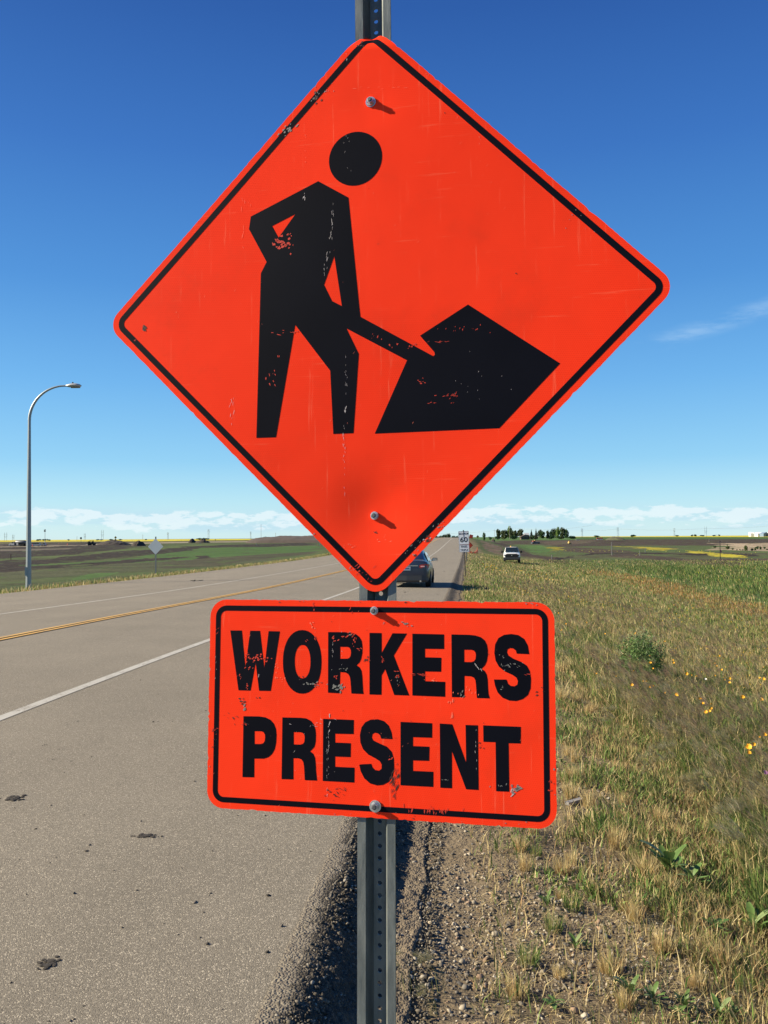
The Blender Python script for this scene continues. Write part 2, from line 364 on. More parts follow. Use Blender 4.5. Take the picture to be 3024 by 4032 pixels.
PATCHES = [   # (outline measured on the photograph, laid on the plain; colour; raggedness)
 # left
 (L1([(-400,364),(1700,358),(3200,350),(3200,357),(1700,368),(1300,375),(-400,382)]), CANOLA, .3),
 (L1([(-400,382),(1300,375),(2600,364),(2600,372),(1000,395),(-400,415)]), (.085,.08,.035), .6),
 (L1([(-400,405),(1060,378),(1060,395),(-400,430)]), DIRT, .8),
 (L1([(-400,424),(230,417),(700,402),(990,389),(1700,378),(2700,372),(2700,377),(1700,386),(1000,400),(700,413),(230,429),(-400,437)]), ROADC*1.25, .15),
 (L1([(-400,436),(1000,402),(1250,404),(1000,440),(560,490),(0,520),(-400,530)]), DIRT, 1.0),
 (L1([(-400,448),(200,440),(600,430),(600,440),(200,455),(-400,462)]), (.10,.085,.065), .6),
 (L1([(100,515),(700,490),(1160,425),(1600,400),(2500,395),(2500,440),(1600,425),(900,480),(500,510)]), GREEN*1.15, 1.0),
 (L1([(-400,545),(300,530),(900,470),(1700,410),(2500,388),(2600,405),(1700,440),(1100,500),(500,560),(-400,640)]), DIRT, 1.0),
 (L1([(250,570),(900,535),(1660,430),(2600,415),(2600,470),(1660,540),(1100,560),(600,585)]), LUSH*1.15, .9),
 (L1([(600,560),(1200,515),(1500,500),(1400,520),(900,560),(500,600),(0,640),(-400,650),(-400,620)]), DIRT, 1.0),
 (L1([(-400,690),(500,670),(1300,610),(1700,570),(2300,530),(2300,520),(1660,520),(900,560),(-400,660)]), (.055,.06,.028), .8),
 (L3([(310,270),(400,262),(520,300),(660,350),(600,362),(400,360)]), DIRT*1.1, .8),
 (L3([(0,330),(300,300),(560,275),(1300,235),(1650,215),(1650,245),(900,300),(600,360),(200,385),(0,390)]), (.050,.048,.026), 1.0),
 (L1([(550,690),(760,640),(1000,632),(900,660),(700,685)]), LUSH*1.3, .6),
 # right
 (R4([(-1500,405),(2500,410),(2500,440),(-1500,432)]), CANOLA, .15),
 (R4([(-3000,418),(-900,418),(-900,470),(-3000,470)]), LUSH*1.4, .3),
 (R4([(-1500,432),(2500,437),(2500,462),(-1500,462)]), LUSH*1.1, .3),
 (R3([(-400,370),(1050,372),(1050,408),(-400,412)]), LUSH*1.5, .5),
 (R3([(130,425),(400,405),(800,408),(1200,398),(1659,396),(3600,392),(3600,470),(1659,464),(900,478),(600,455),(300,450),(180,462)]), BROWN*.75, 1.0),
 (R3([(700,420),(1100,405),(1300,410),(1000,448),(700,462)]), BROWN*1.3, .8),
 (R3([(800,475),(1659,520),(1659,560),(1200,555),(1000,530),(800,500)]), BROWN*.9, 1.0),
 (R3([(150,470),(420,520),(640,570),(900,600),(880,700),(560,640),(380,560),(100,500)]), BROWN*.75, .9),
 (R3([(-60,480),(250,560),(260,620),(60,590),(-60,530)]), BROWN*2.0, .8),
 (R3([(370,460),(640,462),(860,520),(700,560),(420,500)]), LUSH*1.4, .9),
 (R3([(620,480),(760,484),(860,515),(840,525),(700,500)]), CANOLA*.45, .9),
 (R3([(820,612),(1000,575),(1180,545),(1659,540),(3000,560),(3000,590),(1659,552),(1180,562),(1000,595),(840,630)]), DIRT, .8),
 (R4([(60,530),(640,560),(600,580),(160,548)]), CANOLA*.6, 1.0),
 (R4([(0,612),(400,625),(820,670),(1660,664),(2400,668),(2400,700),(1400,690),(1300,750),(900,735),(560,690),(0,630)]), BROWN*.85, .9),
 (R6([(40,450),(350,470),(900,530),(1270,560),(1250,600),(1000,590),(600,560),(200,500)]), CANOLA*.75, .9),
 (R6([(700,300),(1200,310),(1660,290),(2600,300),(2600,470),(1660,460),(900,440),(420,440),(300,400),(860,370)]), BEIGE*.8, 1.2),
 (R6([(860,310),(1300,300),(1300,350),(1180,450),(900,440)]), BEIGE*1.1, .8),
]
def inpoly(X, Y, poly):
    c = np.zeros(X.shape, bool); n = len(poly); j = n-1
    for i in range(n):
        xi, yi = poly[i]; xj, yj = poly[j]
        k = ((yi > Y) != (yj > Y)) & (X < (xj-xi)*(Y-yi)/((yj-yi) if yj != yi else 1e-9)+xi); c ^= k; j = i
    return c
def land_colour(X, Y):
    s, t = to_st(X, Y); d = np.hypot(X, Y)
    n1 = fbm(X*.25, Y*.25, 4, 11)[..., None]; n2 = fbm(X*.05, Y*.05, 4, 12)[..., None]; n3 = fbm(X*1.3, Y*1.3, 3, 13)[..., None]
    base = GREEN*(.8+.5*n1) + (BROWN-GREEN)*sstep(n2, .46, .62)*.55
    base = np.where((t < -8)[..., None], GREEN*(.75+.5*n1)+(BROWN*.6-GREEN)*sstep(n1, .45, .65)*.55, base)
    # plain patches
    for poly, colr, rag in PATCHES:
        W = [plain_at(x, y) for x, y in poly]
        xs = [w[0] for w in W]; ys = [w[1] for w in W]
        k = .03*rag*np.clip(d, 0, 1200)
        q = 3.2
        jx = X + k*(fbm(X*q/40, Y*q/90, 4, 21)-.5)*1.5; jy = Y + k*2.2*(fbm(X*q/40+50, Y*q/90+9, 4, 22)-.5)
        m = inpoly(jx, jy, W) & (d > 34)
        if rag > .7: m &= (fbm(X*.35, Y*.2, 3, 77) > .30)
        base = np.where(m[..., None], np.array(colr)*(.8+.4*n1), base)
    # right verge, by distance from the pavement
    tt = t + 1.2*(n1[..., 0]-.5) + .5*(n3[..., 0]-.5)
    def lay(c, w): return base*(1-w[..., None]) + np.array(c)*w[..., None]*(.75+.5*n3)
    base = lay(GREEN*1.0, ((t > -8) & (s > 0)) * sstep(tt, 24, 14)*sstep(s, 120, 95))
    tb = tt + 5.5*(n2[..., 0]-.5)+2.2*(n1[..., 0]-.5)
    base = lay(DGREEN*1.7, ((t > -8) & (s > 0)) * .8 * sstep(tb, 12.5, 15.5)*sstep(tb, 30, 22)*sstep(s, 105, 90))
    base = lay(ORANGE*.6+OLIVE*.6, ((t > -8) & (s > 0)) * .7 * sstep(tb, 9.5, 12.2)*sstep(tb, 15.2, 13.0)*sstep(s, 95, 75))
    base = lay(OLIVE*1.1, ((t > -8) & (s > -50)) * sstep(tb, 11.5, 10.0)*sstep(s, 150, 118))
    base = lay(SOIL*.8+OLIVE*.25, ((t > -8)) * sstep(tt, 2.6, 1.5)*sstep(s, 300, 150))
    base = lay(GRAV*.95, ((t > -8)) * sstep(tt, 1.0, .45)*sstep(s, 26, 15))
    # pale verge on the left
    base = lay(STRAW*.55+GREEN*.4, (t < -8)*sstep(t, T_LEFT-3.2, T_LEFT-1.4)*sstep(s, 420, 300))
    return base
th = np.radians(np.concatenate([np.arange(-178, -34, 4.0), np.arange(-34, -26, .6), np.arange(-26, 27, .105), np.arange(27, 35, .6), np.arange(36, 182, 4.0)]))
rr = np.concatenate([np.geomspace(.8, 60, 240, endpoint=False), np.geomspace(60, 1500, 230, endpoint=False), np.geomspace(1500, 45000, 90)])
TT, RR = np.meshgrid(th, rr); GX = RR*np.sin(TT); GY = RR*np.cos(TT)
GZ = terrain(GX, GY); GC = land_colour(GX, GY)
GZ = GZ - np.where(RR > 9000, (RR-9000)*.0006, 0)
dm = np.clip((0.045-GC.mean(-1))/.03, 0, 1)*(RR > 34)*np.clip(1-RR/1500, 0, 1)      # turned soil is lumpy
_s, _t = to_st(GX, GY)
GZ = GZ + np.where((_t < T_LEFT-3) | (_t > 9), dm*(.42*(fbm(GX*.6, GY*.35, 3, 41)-.42)), 0)
nr, nth = TT.shape; idx = np.arange(nr*nth).reshape(nr, nth)
Q = np.stack([idx[:-1, :-1], idx[:-1, 1:], idx[1:, 1:], idx[1:, :-1]], -1).reshape(-1, 4)
wrap = np.stack([idx[:-1, -1], idx[:-1, 0], idx[1:, 0], idx[1:, -1]], -1).reshape(-1, 4)
V = np.stack([GX, GY, GZ], -1).reshape(-1, 3); b = len(V)
V = np.vstack([V, [[0, 0, float(terrain(0, 0))]]]); GCf = np.vstack([GC.reshape(-1, 3), GC[0, 0][None]])
me = mesh_np('ground', V, np.vstack([Q, wrap]), GCf, True, [M_GROUND])
tag(link_mesh('ground', me), kind='structure')

# ------------------------------------------------------------------ road, markings, broken edge
def s_list(a, b):
    out = [a]; 
    while out[-1] < b: out.append(out[-1]+max(.5, abs(out[-1])*.035))
    return np.array(out)
def ribbon(name, t0, t1, nt_, mat, dz=0.0, s0=-25, s1=720, wob=0.0):
    S = s_list(s0, s1); Tn = np.linspace(t0, t1, nt_); SS, TTt = np.meshgrid(S, Tn, indexing='ij')
    if wob: TTt = TTt + wob*(fbm(SS*.6, TTt*0+3, 3, 9)-.5)
    X, Y = to_xy(SS, TTt); Z = roadz(SS)+crown(TTt)+dz
    i = np.arange(SS.size).reshape(SS.shape)
    q = np.stack([i[:-1, :-1], i[:-1, 1:], i[1:, 1:], i[1:, :-1]], -1).reshape(-1, 4)
    return tag(link_mesh(name, mesh_np(name, np.stack([X, Y, Z], -1), q, None, True, [mat])), kind='structure')
ribbon('road', T_LEFT, T_EDGE, 12, M_ASPH)
ribbon('road_line', -4.36, -4.24, 2, M_WLINE, .004)
ribbon('road_line', -11.12, -11.0, 2, M_WLINE, .004)
ribbon('road_line', -7.84, -7.75, 2, M_YLINE, .004)
ribbon('road_line', -7.67, -7.58, 2, M_YLINE, .004)
def broken_edge():
    parts = []; cols = []
    for (a, b, ds, nt_) in ((1.2, 11.0, .0095, 52), (11.0, 60, .06, 12), (60, 300, 1.2, 5)):
        S = np.arange(a, b+ds, ds); Tn = np.linspace(0, 1, nt_); SS, U = np.meshgrid(S, Tn, indexing='ij')
        wl = .09*(fbm(SS*1.6, SS*0+1, 4, 31)-.5)+.05*(fbm(SS*7, SS*0, 4, 32)-.5)
        t0 = T_EDGE-.10+0*SS; ts = T_EDGE-.045+wl; t1 = T_FOOT+.04+.14*(fbm(SS*2.1, SS*0+8, 4, 33)-.5)
        t = t0+(t1-t0)*U
        U0 = U; U = np.clip((t-ts)/(t1-ts), 0, 1)
        drop = drop_at(SS)*edge_prof(U)
        rough = .026*(fbm(SS*48, t*48, 2, 34)-.5) + .022*(fbm(SS*11, t*11, 3, 35)-.5)
        fade = np.clip(U*4, 0, 1)
        z = roadz(SS)+crown(np.minimum(t, T_EDGE))+.0035-drop+rough*fade*(1 if a < 60 else 0)+.003*(U0 > 0)-.001-.03*(U0 > .97)
        X, Y = to_xy(SS, t); i = np.arange(SS.size).reshape(SS.shape)
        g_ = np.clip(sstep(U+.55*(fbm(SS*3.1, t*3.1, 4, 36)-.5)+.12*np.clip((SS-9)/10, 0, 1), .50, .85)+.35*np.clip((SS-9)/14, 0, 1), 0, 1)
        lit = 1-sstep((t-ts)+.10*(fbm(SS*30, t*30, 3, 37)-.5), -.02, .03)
        cols.append(np.stack([g_.ravel(), lit.ravel(), 0*lit.ravel()], -1))
        parts.append((np.stack([X, Y, z], -1).reshape(-1, 3), np.stack([i[:-1, :-1], i[:-1, 1:], i[1:, 1:], i[1:, :-1]], -1).reshape(-1, 4)))
    V = []; Q = []; o = 0
    for v, q in parts: V.append(v); Q.append(q+o); o += len(v)
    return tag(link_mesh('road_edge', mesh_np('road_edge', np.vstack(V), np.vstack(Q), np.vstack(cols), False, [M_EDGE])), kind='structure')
broken_edge()

# outlines of the lettering and of the worker symbol, millimetres on the panels
LETTERS=[
  ('W', [(-327.3, 158.2), (-300.3, 158.5), (-290.9, 78.4), (-280.8, 158.3), (-258.0, 158.5), (-247.0, 77.4), (-238.2, 158.1), (-212.4, 158.1), (-231.4, 29.4), (-258.3, 29.0), (-267.2, 89.3), (-277.9, 28.6), (-306.0, 28.6)], []) ,
  ('O', [(-117.5, 94.6), (-117.9, 82.5), (-119.3, 71.9), (-121.6, 62.1), (-124.8, 53.2), (-128.9, 45.3), (-133.8, 38.7), (-139.4, 33.3), (-145.6, 29.3), (-152.3, 26.8), (-160.1, 25.8), (-167.8, 26.3), (-174.7, 28.4), (-181.0, 32.0), (-186.8, 37.1), (-191.9, 43.5), (-196.2, 51.1), (-199.7, 59.9), (-202.3, 69.7), (-204.0, 80.4), (-204.6, 92.5), (-204.3, 104.7), (-202.9, 115.5), (-200.6, 125.4), (-197.3, 134.4), (-193.2, 142.4), (-188.2, 149.1), (-182.6, 154.5), (-176.3, 158.4), (-169.4, 160.9), (-161.6, 161.8), (-153.9, 161.1), (-147.0, 158.9), (-140.7, 155.2), (-134.9, 150.0), (-129.9, 143.5), (-125.7, 135.8), (-122.2, 127.0), (-119.7, 117.3), (-118.1, 106.6)], [[(-142.2, 94.4), (-142.4, 86.4), (-143.3, 79.6), (-144.7, 73.6), (-146.7, 68.4), (-149.2, 64.2), (-152.2, 61.1), (-155.5, 59.2), (-159.5, 58.5), (-163.6, 59.0), (-167.0, 60.7), (-170.0, 63.7), (-172.6, 67.7), (-174.8, 72.8), (-176.3, 78.7), (-177.4, 85.5), (-177.8, 93.6), (-177.6, 101.7), (-176.7, 108.5), (-175.3, 114.6), (-173.3, 119.8), (-170.7, 124.0), (-167.8, 127.1), (-164.4, 129.0), (-160.4, 129.7), (-156.3, 129.1), (-152.9, 127.4), (-149.9, 124.4), (-147.3, 120.3), (-145.2, 115.2), (-143.6, 109.3), (-142.6, 102.5)]]) ,
  ('R', [(-103.2, 158.4), (-66.4, 158.8), (-52.9, 157.9), (-41.8, 155.1), (-34.0, 149.3), (-28.8, 140.8), (-27.0, 128.0), (-27.3, 115.3), (-29.9, 102.4), (-33.6, 94.9), (-39.6, 89.4), (-32.9, 84.9), (-28.9, 78.0), (-27.1, 66.4), (-26.1, 49.4), (-25.3, 36.8), (-24.2, 29.4), (-50.7, 29.6), (-53.1, 57.2), (-54.5, 64.6), (-57.9, 70.2), (-64.6, 73.5), (-75.8, 74.0), (-76.5, 29.2), (-102.5, 29.7)], [[(-76.2, 127.5), (-60.5, 127.6), (-55.4, 125.8), (-52.7, 121.1), (-52.2, 115.1), (-53.3, 108.3), (-55.9, 104.4), (-60.4, 102.6), (-76.0, 102.2)]]) ,
  ('K', [(-11.8, 158.2), (14.6, 158.2), (14.8, 116.2), (38.3, 158.2), (69.4, 158.1), (41.2, 111.5), (74.3, 29.4), (42.3, 29.4), (22.6, 82.5), (15.0, 69.6), (14.7, 28.9), (-11.2, 28.8)], []) ,
  ('E', [(80.9, 158.0), (148.2, 157.7), (148.2, 127.4), (107.8, 127.0), (107.8, 109.4), (142.4, 109.3), (141.7, 80.3), (107.8, 80.1), (108.2, 60.0), (150.4, 59.8), (150.1, 29.1), (81.0, 29.6)], []) ,
  ('R', [(163.7, 157.8), (200.0, 157.8), (213.7, 156.5), (225.2, 153.0), (233.1, 146.7), (237.6, 137.5), (239.2, 127.2), (239.1, 116.9), (237.0, 104.4), (233.2, 96.1), (225.9, 88.3), (232.3, 84.6), (236.4, 77.7), (238.4, 67.4), (239.2, 49.0), (240.1, 37.7), (242.6, 29.0), (216.2, 28.8), (214.3, 56.5), (213.3, 64.7), (210.6, 69.7), (203.9, 72.7), (190.5, 73.1), (190.3, 29.4), (164.3, 29.1)], [[(190.2, 126.8), (205.2, 126.9), (210.8, 125.2), (213.9, 120.9), (214.5, 115.3), (213.7, 108.5), (210.7, 103.8), (205.1, 101.8), (190.2, 101.7)]]) ,
  ('S', [(323.5, 120.6), (298.4, 121.1), (296.4, 127.4), (291.3, 131.4), (284.7, 132.3), (279.6, 129.5), (278.3, 123.5), (280.9, 117.4), (291.2, 110.8), (307.5, 104.5), (318.6, 97.2), (324.4, 86.1), (326.5, 69.9), (325.5, 51.6), (320.1, 38.2), (309.9, 29.8), (296.6, 25.3), (282.3, 25.8), (269.0, 30.9), (258.8, 41.4), (253.7, 54.5), (251.3, 67.4), (277.1, 68.1), (279.9, 60.0), (285.6, 55.5), (293.2, 54.9), (298.9, 58.3), (300.2, 65.1), (297.4, 72.3), (288.8, 78.0), (273.5, 84.4), (261.8, 93.7), (255.0, 105.9), (252.5, 121.3), (254.2, 138.9), (261.1, 152.0), (272.6, 158.8), (287.4, 160.9), (301.8, 158.9), (313.6, 151.3), (320.7, 138.1)], []) ,
  ('P', [(-293.3, -26.9), (-257.9, -26.0), (-242.8, -27.4), (-231.2, -32.2), (-223.0, -40.5), (-218.5, -51.0), (-217.0, -62.8), (-217.6, -80.0), (-220.4, -94.0), (-226.2, -104.5), (-234.6, -111.8), (-244.9, -115.5), (-266.9, -116.3), (-266.5, -156.1), (-293.4, -156.9)], [[(-267.2, -57.9), (-251.6, -57.5), (-246.3, -59.7), (-243.4, -64.5), (-242.9, -70.3), (-243.7, -77.9), (-246.6, -82.7), (-252.4, -84.7), (-266.7, -85.3)]]) ,
  ('R', [(-204.2, -26.2), (-163.8, -25.4), (-150.2, -26.3), (-139.9, -30.9), (-133.1, -38.7), (-129.4, -49.6), (-128.4, -60.2), (-128.9, -75.1), (-131.5, -85.8), (-140.8, -95.3), (-134.0, -99.7), (-129.9, -107.9), (-128.4, -119.5), (-127.3, -136.3), (-124.9, -155.6), (-152.1, -156.0), (-154.2, -127.1), (-155.9, -118.7), (-160.0, -113.0), (-167.3, -111.0), (-178.2, -111.3), (-177.6, -155.8), (-204.2, -156.6)], [[(-178.2, -56.3), (-163.4, -55.9), (-157.1, -57.5), (-153.8, -62.3), (-153.3, -67.6), (-154.1, -75.7), (-157.0, -80.1), (-163.1, -82.1), (-177.9, -82.3)]]) ,
  ('E', [(-112.7, -25.6), (-45.0, -25.6), (-45.3, -55.1), (-85.9, -55.9), (-85.7, -74.3), (-51.3, -74.3), (-51.6, -103.2), (-85.5, -103.5), (-85.3, -124.8), (-42.8, -124.6), (-43.1, -155.5), (-112.4, -155.6)], []) ,
  ('S', [(38.9, -62.0), (14.4, -61.8), (12.2, -55.0), (7.0, -51.2), (0.8, -50.2), (-4.2, -53.4), (-5.7, -60.4), (-2.8, -66.1), (9.7, -71.6), (27.1, -78.1), (37.5, -88.3), (41.9, -103.0), (42.5, -120.6), (39.8, -137.9), (31.2, -150.1), (18.7, -157.0), (5.7, -158.7), (-9.1, -155.4), (-21.6, -145.6), (-29.4, -131.4), (-32.7, -118.0), (-25.1, -116.6), (-6.5, -114.9), (-3.8, -122.3), (2.3, -127.4), (10.6, -128.2), (15.5, -124.0), (15.9, -115.7), (12.0, -109.0), (3.3, -103.8), (-13.1, -96.2), (-24.8, -85.2), (-30.4, -71.9), (-31.6, -56.2), (-28.1, -40.3), (-20.1, -29.5), (-8.0, -23.5), (7.3, -22.1), (20.4, -25.4), (30.8, -34.4), (36.7, -48.2)], []) ,
  ('E', [(55.9, -25.7), (122.9, -25.9), (122.7, -55.6), (82.4, -56.0), (82.4, -74.3), (117.2, -74.2), (116.5, -103.0), (82.4, -103.6), (82.5, -125.0), (125.4, -124.7), (125.1, -155.4), (56.2, -155.6)], []) ,
  ('N', [(138.8, -25.9), (165.0, -26.5), (193.4, -103.0), (192.6, -26.7), (218.0, -26.5), (218.7, -156.5), (193.2, -156.4), (164.0, -80.9), (164.0, -156.0), (139.9, -156.1)], []) ,
  ('T', [(228.8, -26.1), (305.1, -26.1), (304.7, -59.4), (280.2, -59.9), (280.9, -156.5), (254.4, -156.9), (254.0, -59.0), (229.1, -59.3)], []) ,
]
BODY= [(-120.9, 290.8), (-51.8, 246.7), (-30.4, 7.8), (-27.6, -20.3), (127.7, -113.5), (132.3, -116.1), (135.6, -113.5), (134.8, -107.8), (104.0, -70.2), (208.6, -9.7), (398.7, -147.0), (270.6, -277.3), (1.5, -278.4), (74.7, -122.1), (-59.3, -44.3), (-32.2, -101.9), (-45.9, -275.7), (-91.4, -275.8), (-97.1, -135.8), (-176.8, -28.7), (-222.7, -278.5), (-268.5, -278.2), (-257.0, 93.9), (-243.3, 118.7), (-285.2, 197.9), (-280.7, 226.2)]
BODY_HOLES= [[(-175.0, 221.5), (-229.8, 199.4), (-214.9, 171.6)], [(-85.4, 118.4), (-109.5, 56.4), (-91.5, 18.9), (-69.3, 6.4)]]
HEAD= [(24.8, 325.7), (7.0, 284.8), (-35.4, 271.3), (-77.9, 293.3), (-95.4, 338.4), (-77.2, 379.8), (-34.3, 392.9), (7.9, 370.4)]

# ------------------------------------------------------------------ the big sign
def rodr(w):
    w = np.array(w, float); a = np.linalg.norm(w); k = w/a; K = np.array([[0, -k[2], k[1]], [k[2], 0, -k[0]], [-k[1], k[0], 0]])
    return np.eye(3)+math.sin(a)*K+(1-math.cos(a))*K@K
R0 = np.array([[1, 0, 0], [0, 0, -1], [0, 1, 0]], float)
RD = rodr([-0.01269977, -0.0055523, -0.20955809])@R0; TD = np.array([-0.02211709, 1.8730074, 2.20382325])
RT = rodr([-0.0496922, 0.00469522, -0.21548165])@R0; TT_ = np.array([-0.02248455, 1.83553605, 1.3392022])
def frame_matrix(R, t):
    m = Matrix.Identity(4)
    for i in range(3):
        for j in range(3): m[i][j] = R[i, j]
    m.translation = Vector(t); return m
def sheeting(name):
    """fluorescent orange prismatic sheeting: faint cells, scuffs, pale scratches"""
    m, t, p = new_mat(name); c = N(t, 'ShaderNodeTexCoord').outputs['Object']
    br = N(t, 'ShaderNodeTexBrick'); br.offset = .5; br.inputs['Scale'].default_value = 1.0
    for k, v in (('Mortar Size', .00055), ('Brick Width', .0046), ('Row Height', .0040), ('Mortar Smooth', .4)): br.inputs[k].default_value = v
    rot = N(t, 'ShaderNodeMapping'); rot.inputs['Rotation'].default_value = (0, 0, math.radians(4)); t.links.new(c, rot.inputs['Vector']); t.links.new(rot.outputs[0], br.inputs['Vector'])
    big = noise(t, 2.6, 3, .5, c)
    cellvis = maprange(t, big, .35, .65, .4, 1.0)
    base = (1.0, .05, .013)
    c1 = mixc(t, math_(t, 'MULTIPLY', math_(t, 'SUBTRACT', 1.0, br.outputs['Fac']), cellvis), (1.0, .050, .014), (.90, .036, .009))
    # long faint scratches
    s1 = noise(t, 9, 5, .75, scaled(t, c, (9, .35, 1))); s2 = noise(t, 7, 5, .75, scaled(t, c, (.4, 8, 1)))
    k = math_(t, 'MULTIPLY', maprange(t, s1, .59, .70), .42); c1 = mixc(t, k, c1, (1.0, .19, .10))
    k = math_(t, 'MULTIPLY', maprange(t, s2, .60, .70), .30); c1 = mixc(t, k, c1, (1.0, .18, .09))
    d = noise(t, 5, 8, .7, c); c1 = mixc(t, maprange(t, d, .48, .74, 0, .30), c1, (.62, .045, .016))
    sp = noise(t, 120, 2, .5, c); c1 = mixc(t, math_(t, 'MULTIPLY', maprange(t, sp, .79, .83), .45), c1, (.20, .03, .02))
    t.links.new(c1, p.inputs['Base Color']); p.inputs['Roughness'].default_value = .40; p.inputs['Specular IOR Level'].default_value = .08
    h = math_(t, 'ADD', math_(t, 'MULTIPLY', big, 6.0), math_(t, 'MULTIPLY', noise(t, 22, 4, .55, c), .25))
    bump(t, p, h, .30, .0016)
    return m
def ink(name, wear=.5):
    m, t, p = new_mat(name); c = N(t, 'ShaderNodeTexCoord').outputs['Object']
    a = noise(t, 22, 7, .72, c); b = noise(t, 12, 6, .8, scaled(t, c, (6, .6, 1))); e = noise(t, 3, 3, .5, c)
    col = mixc(t, maprange(t, e, .3, .7), (.0020, .0024, .0060), (.0038, .0043, .0090))
    col = mixc(t, math_(t, 'MULTIPLY', maprange(t, b, .70, .80), .5*wear), col, (.06, .055, .06))
    col = mixc(t, math_(t, 'MULTIPLY', maprange(t, a, .745, .79), .6), col, (.55, .035, .012))
    g = noise(t, 70, 3, .6, c); col = mixc(t, math_(t, 'MULTIPLY', maprange(t, g, .74, .80), .4), col, (.10, .095, .10))
    t.links.new(col, p.inputs['Base Color']); p.inputs['Roughness'].default_value = .55; p.inputs['Specular IOR Level'].default_value = .07
    return m
M_SHEET = sheeting('orange_sheeting'); M_INK = ink('black_ink', .6)
M_ALU = simple('sign_aluminium', (.42, .42, .42), .45, .6, .2, 60)
M_ZINC = simple('bolt_zinc', (.55, .57, .58), .35, .85, .25, 300)
M_DARKHOLE = simple('weathered_socket', (.10, .10, .11), .6, .6, .3, 200)
def galv():
    m, t, p = new_mat('galvanised_steel'); c = N(t, 'ShaderNodeTexCoord').outputs['Object']
    a = noise(t, 30, 6, .65, scaled(t, c, (1, .25, 1))); b = noise(t, 160, 3, .6, c); s = noise(t, 14, 6, .75, scaled(t, c, (5, .5, 5)))
    col = mixc(t, maprange(t, a, .3, .7), (.10, .115, .115), (.20, .215, .205))
    col = mixc(t, maprange(t, b, .62, .8, 0, .5), col, (.25, .27, .28))
    col = mixc(t, maprange(t, s, .66, .8, 0, .55), col, (.20, .17, .12))
    t.links.new(col, p.inputs['Base Color']); p.inputs['Roughness'].default_value = .5; p.inputs['Metallic'].default_value = .35
    bump(t, p, math_(t, 'ADD', a, math_(t, 'MULTIPLY', s, .6)), .7, .0015); return m
M_GALV = galv()

def rounded(pts, r, seg=8):
    """rounded polygon, counter-clockwise points"""
    out = []; n = len(pts)
    for i in range(n):
        p = Vector(pts[i]); a = (Vector(pts[i-1])-p).normalized(); b = (Vector(pts[(i+1) % n])-p).normalized()
        ang = a.angle(b)/2; d = r/math.tan(ang); cc = p+(a+b).normalized()*(r/math.sin(ang))
        p0 = p+a*d; p1 = p+b*d; a0 = math.atan2(p0.y-cc.y, p0.x-cc.x); a1 = math.atan2(p1.y-cc.y, p1.x-cc.x)
        da = (a1-a0+math.pi) % (2*math.pi)-math.pi
        out += [(cc.x+r*math.cos(a0+da*k/seg), cc.y+r*math.sin(a0+da*k/seg)) for k in range(seg+1)]
    return out
def flat_bm(outer, holes=()):
    from mathutils.geometry import tessellate_polygon
    loops = [[Vector((x, y, 0)) for x, y in outer]]+[[Vector((x, y, 0)) for x, y in h] for h in holes]
    tri = tessellate_polygon(loops); pts = [p for l in loops for p in l]
    bm = bmesh.new(); vs = [bm.verts.new(p) for p in pts]
    for a, b, c in tri:
        try: bm.faces.new((vs[a], vs[b], vs[c]))
        except ValueError: pass
    bmesh.ops.recalc_face_normals(bm, faces=bm.faces[:])
    for f in bm.faces:
        if f.normal.z < 0: f.normal_flip()
    return bm
def gridcut(bm, xs, ys):
    for x in xs: bmesh.ops.bisect_plane(bm, geom=bm.verts[:]+bm.edges[:]+bm.faces[:], plane_co=(x, 0, 0), plane_no=(1, 0, 0), dist=1e-6)
    for y in ys: bmesh.ops.bisect_plane(bm, geom=bm.verts[:]+bm.edges[:]+bm.faces[:], plane_co=(0, y, 0), plane_no=(0, 1, 0), dist=1e-6)
def disp_d(x, y):
    z = -.0075*math.exp(-((x+.002)**2+(y+.450)**2)/.080**2) - .0012*math.exp(-((x)**2+(y-.456)**2)/.05**2)
    z += .0025*math.sin(x*6+1)*math.sin(y*5)
    if y > .575:
        z += -11.5*(y-.575)**2*(1+.55*math.exp(-(x/.013)**2))
    return z
def lay_bm(bm, off, disp):
    for v in bm.verts: v.co.z = off+(disp(v.co.x, v.co.y) if disp else 0)
def sheet_obj(name, bm, mats, parent, thick=0.0):
    for f in bm.faces: f.material_index = 0; f.smooth = True
    if thick:
        r = bmesh.ops.extrude_face_region(bm, geom=bm.faces[:], use_keep_orig=True)
        vs = [g for g in r['geom'] if isinstance(g, bmesh.types.BMVert)]
        for g in r['geom']:
            if isinstance(g, bmesh.types.BMFace): g.material_index = 1
        for v in vs: v.co.z -= thick
        for f in bm.faces:
            if abs(f.normal.z) < .3 and len({round(v.co.z, 5) for v in f.verts}) > 1 and f.calc_area() < 1: pass
        for f in bm.faces:
            f.normal_update()
            if abs(f.normal.z) < .25: f.material_index = 1; f.smooth = False
    me = bpy.data.meshes.new(name); bm.to_mesh(me); bm.free()
    for m in mats: me.materials.append(m)
    me.set_sharp_from_angle(angle=math.radians(28))
    return link_mesh(name, me, parent)

